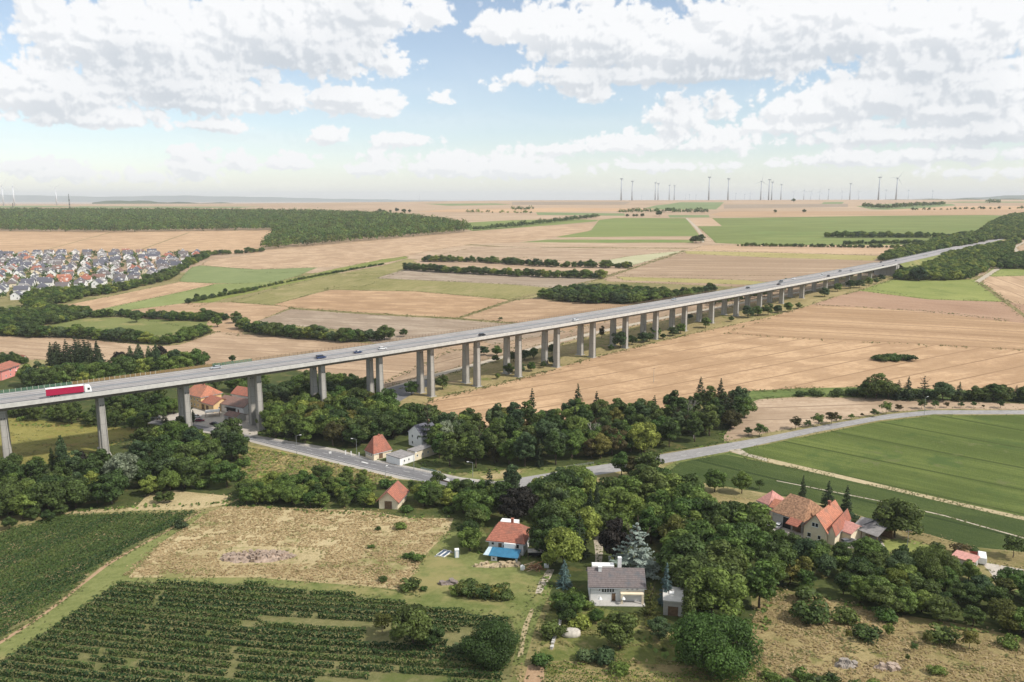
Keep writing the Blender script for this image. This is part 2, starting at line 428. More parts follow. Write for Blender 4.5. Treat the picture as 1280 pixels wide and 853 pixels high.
M['girder_shaded'] = plain('girder_shaded', (.17, .15, .125), .9, var=.15, scale=.2)  # shade below the deck overhang is painted in as a dark base colour
M['white'] = plain('white_paint', (.78, .77, .74), .7, var=.06, scale=.8)
M['cream'] = plain('cream_render', (.72, .62, .45), .85, var=.06, scale=.8)
M['yellow'] = plain('yellow_render', (.68, .47, .24), .85, var=.06, scale=.8)
M['pink'] = plain('pink_render', (.70, .28, .24), .85, var=.06, scale=.8)
M['grey_wall'] = plain('grey_render', (.42, .40, .37), .9, var=.1)
M['redtile'] = tiles('red_roof_tiles', (.36, .13, .082), .35)
M['orangetile'] = tiles('orange_roof_tiles', (.46, .18, .105), .32)
M['oldtile'] = plain('weathered_roof_tiles', (.30, .17, .10), .9, var=.45, scale=1.6)
M['browntile'] = tiles('brown_roof_tiles', (.23, .13, .10), .3)
M['pinktile'] = plain('faded_roof_sheets', (.48, .24, .20), .85, var=.2, scale=1.5)
M['slate'] = plain('slate_roof', (.10, .10, .12), .75, var=.2, scale=2.5)
M['greytile'] = tiles('grey_roof_tiles', (.165, .135, .128), .28)
M['greyroof'] = plain('grey_flat_roof', (.25, .235, .225), .9, var=.2, scale=.8)
M['blueroof'] = plain('blue_sheet_roof', (.035, .155, .26), .5, var=.15, scale=.8)
M['glass'] = plain('window_glass', (.02, .025, .03), .15, var=.2, spec=.6)
M['black'] = plain('black', (.015, .015, .017), .6)
M['rubber'] = plain('tyre_rubber', (.02, .02, .02), .85)
M['steel'] = plain('galvanised_steel', (.38, .39, .40), .45, metal=.6, var=.1)
M['wood'] = plain('weathered_wood', (.16, .10, .06), .9, var=.3)
M['bark'] = plain('bark', (.085, .062, .045), .95, var=.3, scale=3)
M['palebark'] = plain('pale_bark', (.38, .34, .30), .95, var=.2, scale=3)
M['crimson'] = plain('crimson_curtain', (.38, .012, .055), .5, var=.06)
M['turbine'] = plain('turbine_white', (.62, .64, .66), .5, var=.04); M['turbine_shade'] = plain('turbine_shaded', (.40, .43, .47), .6, var=.04); M['turbine_pale'] = plain('turbine_pale', (.52, .55, .58), .6, var=.04)  # shade copy: cloud shadow on the right-hand turbines put into their colour
M['pylon'] = plain('pylon_steel', (.06, .06, .06), .6)
LM = {
 'dark': leaf_mat('leaves_dark', (0.030, 0.048, 0.012), (0.118, 0.177, 0.044)),
 'mid': leaf_mat('leaves_mid', (0.043, 0.072, 0.015), (0.169, 0.261, 0.055)),
 'light': leaf_mat('leaves_light', (0.075, 0.102, 0.018), (0.277, 0.354, 0.074)),
 'olive': leaf_mat('leaves_olive', (0.066, 0.070, 0.015), (0.235, 0.240, 0.055)),
 'cool': leaf_mat('leaves_cool_green', (0.030, 0.053, 0.021), (0.125, 0.190, 0.074)),
 'conifer': leaf_mat('needles_dark', (0.016, 0.030, 0.012), (0.065, 0.093, 0.035), .15),
 'blue': leaf_mat('needles_blue', (.055, .10, .095), (.13, .20, .19), .1),
 'cedar': leaf_mat('needles_silver', (.15, .19, .165), (.32, .37, .32), .15),
 'silver': leaf_mat('leaves_silver', (.11, .14, .085), (.27, .31, .20)),
 'purple': leaf_mat('leaves_purple', (.014, .013, .011), (.038, .032, .024)),
 'rust': leaf_mat('leaves_rusty', (0.042, 0.038, 0.012), (0.129, 0.110, 0.037)),
 'yellow': leaf_mat('leaves_yellowing', (.12, .145, .022), (.24, .26, .045)),
 'vine': leaf_mat('vine_leaves', (.020, .046, .011), (.065, .112, .024), .2),
 'drygrass': leaf_mat('dry_grass_blades', (.33, .26, .125), (.48, .39, .21), .5), 'weed': leaf_mat('weeds', (.15, .165, .05), (.27, .265, .10), .5),
 'corn': leaf_mat('maize_leaves', (.06, .11, .02), (.16, .21, .04), .3),
}
# ------------------------------------------------------------------ the ground, cut into its fields, roads and tracks
def ang(a, b):
    p, q = P(*a), P(*b); return math.atan2(q.y - p.y, q.x - p.x)
TAN1, TAN2 = (.33, .228, .145), (.475, .35, .235)
FM = {}
def fm(key, *a, **k):
    if key not in FM: FM[key] = field_mat(key, *a, **k)
    return FM[key]
g_base = fm('ground_dry_grass', (.15, .135, .05), (.30, .25, .12), 0, 6, c3=(.10, .12, .035), rows=.2, amt=.8, c4=(.34, .27, .14))
def stub(key, a, b, v=1.0, sp=2.6, red=0.0, rows=.7, c3=None, amt=.5, blot=.006, tram=19):
    k1 = tuple(min(.9, c * v * (1 + q)) for c, q in zip(TAN1, (red * .3, 0, -red * .4)))
    k2 = tuple(min(.9, c * v * (1 + q)) for c, q in zip(TAN2, (red * .3, 0, -red * .4)))
    return fm(key, k1, k2, ang(a, b), sp, c3=c3, rows=rows, amt=amt, blot=blot, fine=.35, tram=tram)
def green(key, a, b, c1, c2, sp=2.0, **k):
    return fm(key, c1, c2, ang(a, b), sp, **k)
GF1, GF2 = (.145, .175, .055), (.21, .24, .08)
mauve = stub('stubble_mauve', (400, 395), (640, 402), .88, 4, red=-.25)
far_stub = stub('stubble_far', (400, 262), (900, 262), 1.05, 14, red=-.05, blot=.0012, amt=.8)
pale_track = fm('pale_track', (.34, .29, .22), (.47, .41, .32), 0, 2, rows=.1, amt=.2)
asphalt = fm('asphalt', (.13, .128, .13), (.205, .20, .20), ang((320, 548), (560, 600)), 1.0, rows=.5, amt=.3, bump=.05)
asphalt_b = fm('asphalt_pale', (.23, .22, .215), (.34, .325, .31), ang((850, 568), (1100, 521)), 1.0, rows=.5, amt=.3, bump=.05)
pave = fm('paving', (.34, .31, .27), (.47, .43, .37), 0, 1, rows=.1, amt=.3, bump=.1)
olive_g = fm('olive_grass', (.16, .155, .05), (.29, .25, .11), ang((300, 378), (480, 335)), 5, c3=(.30, .25, .12), rows=.4)
olive_s = fm('olive_strip', (.25, .22, .08), (.38, .32, .14), ang((900, 318), (1090, 325)), 5, rows=.4)
lime = fm('lime_meadow', (.17, .20, .055), (.27, .28, .09), ang((1090, 360), (1240, 374)), 5, rows=.3, c3=(.15, .18, .05))
lawn = fm('mown_grass', (.105, .13, .036), (.20, .21, .075), 0, 3, c3=(.25, .22, .09), rows=.3)
meadow = fm('yellow_meadow', (.155, .15, .035), (.26, .225, .07), 0, 4, c3=(.23, .17, .06), rows=.3, blot=.04)
dry = fm('dry_meadow', (.31, .245, .12), (.49, .395, .225), ang((150, 722), (280, 634)), 4, c3=(.21, .20, .075), c4=(.16, .175, .055), rows=.3, blot=.025, amt=.9, fine=.9, bump=.6)
dry2 = fm('dry_slope', (.19, .155, .065), (.33, .26, .125), ang((960, 750), (1280, 820)), 4, c3=(.145, .14, .045), c4=(.11, .12, .035), rows=.3, blot=.03, amt=.9, fine=.9, bump=.6)
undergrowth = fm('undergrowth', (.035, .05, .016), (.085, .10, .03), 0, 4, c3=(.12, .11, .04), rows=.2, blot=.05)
garden = fm('garden_grass', (.085, .11, .026), (.17, .17, .055), 0, 4, c3=(.27, .22, .10), rows=.2, blot=.05, c4=(.06, .085, .02), bump=.5)
soil = fm('vineyard_soil', (.105, .115, .04), (.21, .19, .085), ang((20, 822), (160, 838)), 3.3, c3=(.11, .13, .04), rows=.3, blot=.04, bump=.5)
soil_d = fm('vineyard_floor', (.07, .095, .03), (.16, .16, .06), ang((0, 745), (200, 655)), 2.6, c3=(.3, .23, .12), rows=.3, blot=.05, bump=.5)
reddirt = fm('reddish_dirt', (.30, .19, .11), (.42, .29, .18), 0, 1.5, rows=.1, amt=.3, bump=.4)
yard = fm('yard_gravel', (.36, .32, .27), (.52, .47, .40), 0, 1.5, rows=.1, amt=.4)
beet = fm('beet_field', (.078, .106, .026), (.142, .172, .046), ang((1280, 640), (950, 570)), 2.2, c3=(.075, .112, .030), c4=(.125, .14, .05), rows=.9, blot=.02, fine=1.4, bump=.7, tram=27)
beet_d = fm('beet_field_dark', (.044, .068, .019), (.085, .11, .032), ang((1280, 660), (960, 585)), 2.2, rows=.6, blot=.02, fine=1.4, bump=.7, tram=27)
XL, XR, YB = -420, 1700, 1150
FIELDS = [   # name, material, polygon in photo pixels (vertices are dropped onto the terrain); later ones win
 ('stubble_field', far_stub, [(XL, 249.2), (640, 250.6), (XR, 250.2), (XR, 345), (1280, 345), (900, 345), (640, 345), (300, 340), (XL, 330)]),
 ('green_field', green('green_far', (800, 262), (900, 262), (.15, .19, .08), (.20, .24, .11), 8), [(670, 265.5), (780, 267), (782, 270), (672, 269)]),
 ('green_field', FM['green_far'], [(800, 262), (820, 257), (835, 255.5), (850, 253), (905, 253), (900, 258), (895, 262)]),
 ('green_field', FM['green_far'], [(835, 269), (886, 269), (887, 272), (837, 272.3)]),
 ('green_field', FM['green_far'], [(1030, 253), (1055, 252.6), (1052, 256), (1025, 256)]),
 ('green_field', FM['green_far'], [(1070, 258), (1120, 254.5), (1190, 255), (1195, 257), (1120, 263), (1090, 262)]),
 ('green_field', FM['green_far'], [(-300, 257), (60, 257.5), (110, 259), (-300, 261)]),
 ('stubble_field', stub('stubble_far_gold', (400, 262), (900, 262), 1.15, 14, red=.25), [(560, 262), (700, 260), (820, 261), (800, 264), (640, 266), (520, 265)]),
 ('stubble_field', stub('stubble_far_plum', (400, 262), (900, 262), .85, 14, red=-.3), [(905, 256), (1060, 255), (1060, 259), (905, 261)]),
 ('stubble_field', FM['stubble_far_gold'], [(1095, 263.2), (1200, 258), (1500, 258), (1500, 261.5), (1200, 263)]),
 ('stubble_field', FM['stubble_far_plum'], [(640, 252.5), (790, 252.5), (780, 256), (640, 256.5)]),
 ('green_field', FM['green_far'], [(100, 258), (330, 258.5), (300, 260), (90, 260)]),
 ('green_field', FM['green_far'], [(530, 255), (620, 254.5), (640, 256), (560, 257.5)]),
 ('green_field', FM['green_far'], [(1200, 252.3), (1500, 252), (1500, 253.5), (1180, 253.6)]),
 ('stubble_field', stub('stubble_orange', (900, 268), (1280, 268), .98, 12, red=.2, blot=.002), [(905, 264.5), (1100, 264), (1280, 262.5), (XR, 262), (XR, 268), (1280, 268.3), (1225, 269.3), (1000, 271), (905, 271.5), (887, 268.5)]),
 ('green_field', green('green_right', (900, 290), (1200, 285), GF1, GF2, 5, blot=.004, rows=.5, c3=(.17, .22, .07), tram=24),
  [(872, 283), (902, 282.7), (890, 273), (960, 272), (1100, 270), (1230, 269), (1280, 270), (XR, 270), (XR, 290), (1240, 296), (1180, 306.5), (960, 307), (895, 304)]),
 ('stubble_field', stub('stubble_pale', (870, 278), (1000, 278), 1.18, 6), [(860, 273.5), (890, 273), (902, 282.5), (866, 282.7)]),
 ('dirt_track', pale_track, [(857, 273), (859.5, 273), (872, 284), (880, 296), (880, 303), (877.5, 303), (877, 296), (868, 284)]),
 ('green_field', green('green_centre', (740, 289), (870, 292), GF1, GF2, 5, blot=.004, rows=.5, c3=(.15, .21, .06)),
  [(749, 275), (770, 272.7), (857, 273), (874, 294), (874, 295.5), (700, 297), (690, 296), (739, 288)]),
 ('green_field', FM['green_centre'], [(650, 303), (685, 299.7), (864, 300), (868, 303.6), (760, 303.9)]),
 ('green_field', FM['green_centre'], [(582, 278.5), (640, 275.5), (700, 274), (748, 275), (745, 277), (700, 281), (640, 285.5), (592, 289), (570, 284)]),
 ('field_boundary', fm('boundary_grass', (.16, .14, .06), (.26, .21, .10), 0, 4), [(430, 308.8), (590, 305), (590, 305.8), (640, 309), (860, 310.6), (860, 311.3), (640, 309.9), (590, 306.8), (430, 309.8)]),
 ('stubble_field', stub('stubble_village', (0, 310), (320, 295), 1.06, 5, red=.22, blot=.004), [(XL, 286.5), (345, 287.5), (337, 304), (322, 317), (250, 318.5), (150, 320), (XL, 320)]),
 ('dirt_track', FM['boundary_grass'], [(137, 291), (139, 291), (36, 318.5), (34, 318.5)]),
 ('dirt_track', FM['boundary_grass'], [(235, 291), (237.5, 291), (172, 314), (169.5, 314)]),
 ('stubble_field', stub('stubble_long', (255, 333), (740, 288), 1.06, 6, red=.08, blot=.005), [(250, 333), (260, 326), (322, 317), (337, 310), (580, 290), (592, 289.5), (742, 279.5), (736, 289), (692, 297), (648, 303), (590, 305.5), (540, 313), (500, 322), (430, 333), (320, 337)]),
 ('stubble_field', stub('stubble_mid', (560, 320), (855, 314), 1.0, 6, red=-.08), [(600, 308), (855, 313.5), (800, 331), (765, 331), (640, 321), (540, 321), (570, 314)]),
 ('green_field', fm('pale_green', (.34, .33, .19), (.45, .42, .27), 0, 5), [(790, 332), (855, 313.7), (790, 320), (745, 328), (770, 331)]),
 ('stubble_field', stub('stubble_brown', (860, 330), (1100, 330), .86, 6), [(857, 316), (960, 319), (1115, 318), (1140, 318), (1120, 335), (1010, 353), (960, 356), (930, 359), (760, 352), (750, 347), (790, 335)]),
 ('stubble_field', stub('stubble_light', (860, 312), (1100, 315), 1.1, 6, red=.1), [(880, 307), (1180, 307), (1175, 313), (1100, 319), (960, 315.5), (862, 312.5)]),
 ('grass_strip', olive_s, [(855, 314), (960, 316), (1100, 320), (1092, 326), (960, 322), (858, 317.5)]),
 ('grass_strip', olive_s, [(770, 346), (930, 350.5), (960, 353), (960, 356.5), (930, 356), (780, 350.5)]),
 ('green_field', green('green_village', (225, 350), (390, 338), (.15, .185, .07), (.22, .25, .105), 4, blot=.01, rows=.4), [(224, 351), (232, 341), (240, 334), (252, 332), (320, 337), (397, 334.5), (375, 344), (335, 356), (290, 354.5), (228, 353)]),
 ('stubble_field', stub('stubble_village_near', (60, 388), (225, 353), 1.02, 4, red=.22), [(40, 392), (70, 384), (225, 352.5), (270, 354.8), (262, 358), (110, 391), (60, 395)]),
 ('green_field', green('green_strip', (110, 390), (268, 356), (.17, .20, .065), (.25, .275, .105), 3, blot=.01, rows=.5), [(105, 391), (268, 355.5), (330, 353), (345, 352), (300, 364), (200, 385), (160, 392), (120, 396)]),
 ('grass_bank', fm('bank_grass', (.13, .16, .035), (.24, .25, .07), 0, 4, c3=(.26, .23, .10)), [(235, 380), (280, 366), (350, 352), (420, 336), (480, 324), (508, 320.5), (510, 323), (470, 331), (430, 340), (350, 358), (280, 374), (245, 384)]),
 ('stubble_field', stub('stubble_left_mid', (170, 386), (360, 384), .98, 4, red=.2), [(160, 388), (232, 379), (290, 378), (365, 384), (315, 404), (300, 420), (180, 400)]),
 ('grass_field', olive_g, [(288, 378), (350, 360), (430, 341), (480, 332), (508, 324), (550, 327), (500, 340), (460, 357), (412, 361), (342, 381)]),
 ('grass_field', olive_g, [(405, 362), (440, 352), (470, 347.5), (640, 355.5), (690, 359), (672, 372), (640, 375), (520, 364)]),
 ('stubble_field', stub('stubble_plum', (472, 348), (640, 352), .92, 6, red=-.3), [(470, 348), (507, 336.5), (640, 343), (750, 348.5), (720, 360), (688, 360), (640, 356)]),
 ('stubble_field', stub('stubble_between', (520, 328), (780, 334), .98, 5), [(515, 326), (560, 322), (640, 322), (765, 331), (800, 333), (752, 346), (640, 339), (530, 333)]),
 ('stubble_field', stub('stubble_rust', (345, 380), (640, 378), .93, 4, red=.3), [(342, 381), (412, 362.5), (520, 364.5), (638, 375.5), (572, 398), (450, 391), (365, 385.5)]),
 ('stubble_field', mauve, [(318, 403), (365, 386), (450, 391.8), (572, 398.8), (640, 404), (720, 404), (760, 420), (600, 440), (470, 430), (420, 412)]),
 ('stubble_field', stub('stubble_right_mid', (640, 390), (790, 385), .90, 4, red=.2), [(572, 398), (640, 376), (672, 372.5), (690, 376), (790, 381), (900, 372), (960, 356), (1010, 354), (1000, 372), (760, 420), (690, 412), (640, 404)]),
 ('dirt_track', FM['boundary_grass'], [(362, 384.3), (450, 390.6), (572, 397.6), (650, 404), (650, 406), (572, 399.8), (450, 392.8), (362, 386.4)]),
 ('dirt_track', FM['boundary_grass'], [(570, 398), (640, 374), (747, 349), (855, 313.5), (857, 314), (751, 349.5), (643, 376), (574, 399)]),
 ('stubble_field', stub('stubble_left', (0, 425), (200, 438), .95, 4, red=.05), [(XL, 418), (0, 420), (70, 421), (200, 433), (225, 431), (272, 415), (330, 419), (430, 427), (480, 431), (600, 425), (640, 440), (560, 470), (480, 484), (400, 500), (300, 470), (60, 450), (0, 450), (XL, 455)]),
 ('green_field', lawn, [(40, 411), (105, 398), (150, 397), (260, 402), (255, 412), (200, 420), (100, 418), (50, 414)]),
 ('stubble_field', stub('stubble_under', (480, 480), (640, 440), .80, 3, red=-.02), [(470, 484), (560, 440), (700, 416), (860, 380), (1000, 356), (1060, 350), (1062, 353), (1000, 366), (900, 386), (760, 414), (640, 446), (540, 470), (485, 487)]),
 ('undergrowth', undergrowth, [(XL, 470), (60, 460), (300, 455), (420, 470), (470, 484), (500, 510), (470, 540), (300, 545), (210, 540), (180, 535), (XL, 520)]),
 ('grass_verge', fm('verge_grass', (.21, .17, .07), (.38, .30, .15), ang((620, 480), (860, 418)), 5, c3=(.15, .16, .045), c4=(.30, .21, .13), rows=.4, blot=.03), [(470, 490), (600, 457), (760, 415), (900, 387.5), (1000, 368), (1080, 354), (1122, 345), (1115, 351), (1080, 362), (1040, 373), (960, 397), (860, 419), (740, 448), (620, 482), (545, 498), (520, 520), (480, 520)]),
 ('concrete_path', pale_track, [(480, 486), (530, 470.5), (592, 454.5), (700, 424.5), (760, 411), (830, 396), (900, 383), (1000, 364.5), (1060, 352), (1060, 353.2), (1000, 366.3), (900, 385.2), (830, 398.5), (760, 414), (700, 428), (592, 458.5), (530, 475), (484, 491)]),
 ('asphalt_yard', asphalt, [(478, 487), (530, 474), (545, 478), (520, 490), (498, 503), (480, 498)]),
 ('stubble_field', stub('stubble_big', (600, 500), (1000, 430), 1.0, 3.2, red=.28, blot=.008), [(525, 508), (545, 497.5), (620, 481.5), (740, 447.5), (860, 418.7), (960, 396.8), (1015, 381), (1160, 389), (1280, 403), (XR, 440), (XR, 500), (1280, 492), (1080, 488), (1000, 488), (940, 490), (900, 500), (700, 540), (540, 545)]),
 ('stubble_field', stub('stubble_big_ochre', (1000, 410), (1280, 425), .90, 3.0, red=.3, blot=.01, rows=.9), [(905, 417), (960, 399), (1015, 381), (1160, 389), (1280, 403), (XR, 440), (XR, 475), (1280, 438), (1150, 431), (1050, 427)]),
 ('ploughed_field', fm('ploughed', (.27, .165, .105), (.38, .25, .165), ang((1040, 375), (1280, 395)), 4, rows=.5, blot=.01), [(1013, 381.5), (1045, 371), (1075, 364), (1090, 362), (1160, 374), (1250, 377), (1290, 379), (XR, 420), (XR, 438), (1280, 404.5), (1160, 390.5), (1070, 384)]),
 ('green_field', lime, [(1074, 363.5), (1095, 356), (1120, 348), (1150, 345), (1225, 350), (1256, 376.5), (1250, 377.5), (1160, 374.5), (1100, 367)]),
 ('stubble_field', stub('stubble_right_edge', (1230, 350), (1280, 370), 1.08, 4, red=.12), [(1222, 350), (1235, 342), (1280, 341), (XR, 350), (XR, 405), (1290, 383), (1262, 378), (1258, 376)]),
 ('grass_field', lime, [(1232, 343), (1240, 335), (1280, 333), (XR, 330), (XR, 350), (1280, 345), (1240, 346)]),
 ('stubble_field', stub('stubble_hill', (1265, 306), (1280, 305), 1.05, 4), [(1263, 305), (1280, 300), (XR, 300), (XR, 326), (1280, 322), (1268, 312)]),
 ('concrete_path', pale_track, [(1218, 352), (1240, 338), (1262, 326), (1270, 316), (1266, 309), (1276, 304), (1282, 301), (1284, 302), (1270, 309.5), (1275, 316), (1268, 327), (1246, 339), (1224, 353.5)]),
 ('field_boundary', FM['boundary_grass'], [(1219, 352), (1222, 352), (1258, 376), (1290, 400), (1330, 420), (1330, 424), (1285, 401), (1254, 378)]),
 ('green_field', fm('reed_strip', (.07, .11, .03), (.16, .19, .06), ang((900, 490), (1000, 486)), 5), [(900, 500), (935, 489), (1000, 485.5), (1080, 484), (1280, 491), (XR, 505), (XR, 525), (1280, 503), (1090, 497), (1000, 495.5), (950, 499), (910, 515)]),
 ('stubble_field', stub('stubble_by_road', (920, 520), (1270, 510), 1.03, 3, red=-.1, blot=.015), [(895, 545), (915, 515), (948, 499.5), (1000, 496.5), (1090, 498), (1280, 505), (XR, 530), (XR, 535), (1280, 512.5), (1180, 511.5), (1110, 515), (1040, 527), (960, 541), (905, 552)]),
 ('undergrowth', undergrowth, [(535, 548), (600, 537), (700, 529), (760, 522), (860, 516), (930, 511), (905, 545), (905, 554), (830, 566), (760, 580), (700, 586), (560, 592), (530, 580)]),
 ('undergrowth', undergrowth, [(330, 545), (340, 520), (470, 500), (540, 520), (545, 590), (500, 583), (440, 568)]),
 ('grass_verge', lawn, [(565, 602), (590, 590), (700, 583), (760, 579), (762, 583), (700, 592), (640, 601), (605, 607)]),
 ('dry_verge', dry, [(600, 596), (640, 586), (652, 589), (640, 597), (610, 601)]),
 ('meadow', meadow, [(XL, 520), (0, 521), (100, 530), (160, 535), (180, 540), (172, 560), (120, 582), (60, 586), (XL, 590)]),
 ('undergrowth', undergrowth, [(XL, 588), (60, 580), (120, 565), (170, 545), (200, 545), (310, 552), (310, 620), (270, 630), (170, 634), (80, 641), (XL, 665)]),
 ('meadow', fm('rough_meadow', (.22, .185, .06), (.40, .31, .14), 0, 4, c3=(.12, .14, .04), c4=(.10, .13, .035), rows=.2, blot=.05), [(298, 556), (330, 560), (395, 572), (500, 598), (480, 606), (420, 612), (330, 615), (300, 615)]),
 ('dry_verge', dry, [(170, 634), (185, 618), (215, 613), (285, 620), (282, 631), (245, 637), (180, 638), (75, 643), (75, 640)]),
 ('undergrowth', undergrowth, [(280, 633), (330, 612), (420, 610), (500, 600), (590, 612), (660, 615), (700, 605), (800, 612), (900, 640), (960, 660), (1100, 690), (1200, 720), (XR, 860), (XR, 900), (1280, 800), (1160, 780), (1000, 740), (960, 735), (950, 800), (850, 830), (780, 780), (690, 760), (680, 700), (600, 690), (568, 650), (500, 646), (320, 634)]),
 ('grass_field', dry2, [(722, 601), (762, 598), (832, 608), (955, 627), (945, 637), (905, 641), (860, 622), (790, 613)]),
 ('green_field', lawn, [(830, 584), (850, 575), (905, 566), (945, 572), (945, 585), (915, 600), (850, 605), (828, 600)]),
 ('beet_field', beet, [(905, 567), (925, 561), (960, 555.5), (1030, 541), (1100, 527), (1170, 519.5), (1280, 519), (XR, 540), (XR, 800), (1280, 647), (1145, 618), (1022, 590)]),
 ('beet_field', beet_d, [(835, 590), (850, 578), (905, 568), (1022, 591), (1145, 619), (1280, 649), (XR, 790), (XR, 870), (1280, 690), (1215, 684), (1130, 664), (1040, 632), (960, 617), (880, 604)]),
 ('dirt_track', fm('dry_track', (.30, .24, .13), (.46, .38, .24), 0, 2, rows=.1), [(912, 565), (925, 565), (960, 573), (1025, 588), (1145, 616), (1280, 646), (XR, 785), (XR, 797), (1280, 650.5), (1145, 620), (1020, 591.5), (955, 576.5)]),
 ('dirt_track', pale_track, [(970, 600.5), (1100, 626), (1180, 644), (1280, 672), (XR, 815), (XR, 818), (1280, 673.5), (1180, 645.2), (1100, 627), (970, 601.3)]),
 ('grass_verge', dry2, [(1125, 664), (1150, 665), (1215, 684), (1280, 692), (XR, 880), (XR, 905), (1280, 712), (1218, 697), (1133, 676)]),
 ('farm_lawn', lime, [(1095, 676), (1133, 673), (1219, 698), (1216, 709), (1190, 705), (1139, 698), (1102, 688)]),
 ('gravel_yard', yard, [(1225, 702), (1280, 712), (XR, 900), (XR, 920), (1280, 727), (1246, 728), (1238, 716)]),
 ('farm_yard', yard, [(955, 650), (980, 652), (1010, 655), (1015, 672), (985, 672), (950, 665)]),
 ('farm_yard', yard, [(1040, 668), (1100, 672), (1110, 690), (1060, 685)]),
 ('slope', dry2, [(938, 780), (960, 735), (1000, 742), (1100, 765), (1200, 792), (1280, 808), (XR, 920), (XR, YB), (985, YB), (960, 853), (940, 846)]),
 ('garden', garden, [(672, 832), (682, 770), (700, 745), (760, 762), (830, 772), (870, 790), (950, 805), (960, 846), (830, 838), (760, 830)]),
 ('slope', dry2, [(935, 715), (960, 725), (985, 742), (1050, 752), (1110, 766), (1200, 780), (1290, 800), (1330, 820), (1200, 800), (1000, 760), (940, 760)]),
 ('dirt_ground', dry2, [(650, 832), (700, 826), (860, 832), (1000, 846), (1000, YB), (640, YB)]),
 ('dry_meadow', dry, [(150, 722), (200, 676), (262, 640), (282, 633), (320, 633), (465, 639), (505, 647), (567, 648), (560, 665), (533, 692), (515, 720), (503, 738), (459, 733), (320, 722)]),
 ('garden_grass', lawn, [(567, 649), (600, 655), (620, 690), (690, 700), (684, 720), (672, 740), (655, 762), (640, 775), (540, 750), (503, 738), (516, 720), (534, 692), (560, 665)]),
 ('vineyard_ground', soil_d, [(XL, 760), (0, 666), (75, 645), (245, 640), (205, 664), (133, 703), (72, 752), (0, 800), (XL, 1050)]),
 ('vineyard_ground', soil, [(0, 828), (150, 727), (320, 730), (450, 745), (600, 768), (640, 775), (650, 800), (640, 832), (625, YB), (XL, YB)]),
 ('grass_track', lawn, [(XL, 1055), (0, 800), (74, 753), (133, 705), (205, 666), (250, 640), (262, 640), (205, 676), (160, 722), (320, 722), (459, 733), (560, 752), (640, 763), (655, 750), (672, 735), (690, 735), (672, 775), (658, 820), (655, 832), (640, 832), (648, 800), (640, 775), (450, 745), (320, 730), (150, 727), (0, 828), (XL, 1080)]),
 ('dirt_track', reddirt, [(XL, 1052), (0, 801), (38, 778), (72, 753.5), (100, 731), (133, 704), (170, 684), (205, 665.5), (250, 639.5), (252, 640), (206, 667), (168, 687), (136, 706.5), (104, 731), (75, 755), (40, 780), (0, 805.5), (XL, 1056)]),
 ('dirt_track', pale_track, [(684, 712), (693, 712), (686, 727), (676, 742), (669, 742), (674, 727)]),
 ('dirt_track', fm('dry_track', ()), [(664, 760), (668, 762), (660, 785), (656, 800), (654, 818), (647, 822), (650, 800), (654, 782)]),
 ('dirt_track', pale_track, [(741, 668), (752, 668), (754, 690), (750, 716), (744, 716), (744, 690)]),
 ('dirt_ground', reddirt, [(660, 832), (680, 828), (682, YB), (640, YB), (655, 850)]),
 ('farm_yard', yard, [(246, 495), (275, 497), (305, 510), (322, 520), (322, 545), (250, 535), (200, 532), (190, 520), (225, 516), (240, 512)]),
 ('pavement', pave, [(245, 528.5), (305, 541.5), (320, 544.4), (420, 561), (460, 572.5), (520, 585), (577, 597), (620, 602), (660, 597), (680, 599), (620, 612), (577, 605), (500, 599), (395, 573), (320, 554.5), (300, 549), (245, 539)]),
 ('road', asphalt, [(180, 523), (245, 531), (320, 546.5), (420, 564.5), (460, 574.5), (520, 587.5), (577, 600), (622, 606), (640, 613), (575, 613), (566, 610), (505, 596.5), (395, 570.2), (300, 546.5), (245, 537), (180, 529)]),
 ('road', asphalt_b, [(610, 604), (650, 597.5), (707, 588), (760, 580), (830, 567.5), (905, 555), (960, 545.5), (1035, 530.5), (1110, 518), (1165, 513), (1280, 513), (XR, 531), (XR, 538), (1280, 518), (1167, 518), (1100, 525.3), (1022, 540), (960, 553.8), (912, 564.2), (840, 577.5), (760, 592), (689, 602), (668, 607), (640, 616), (600, 613)]),
 ('dirt_track', pale_track, [(910, 563), (925, 561), (935, 567), (960, 574), (958, 576.5), (925, 568)]),
]
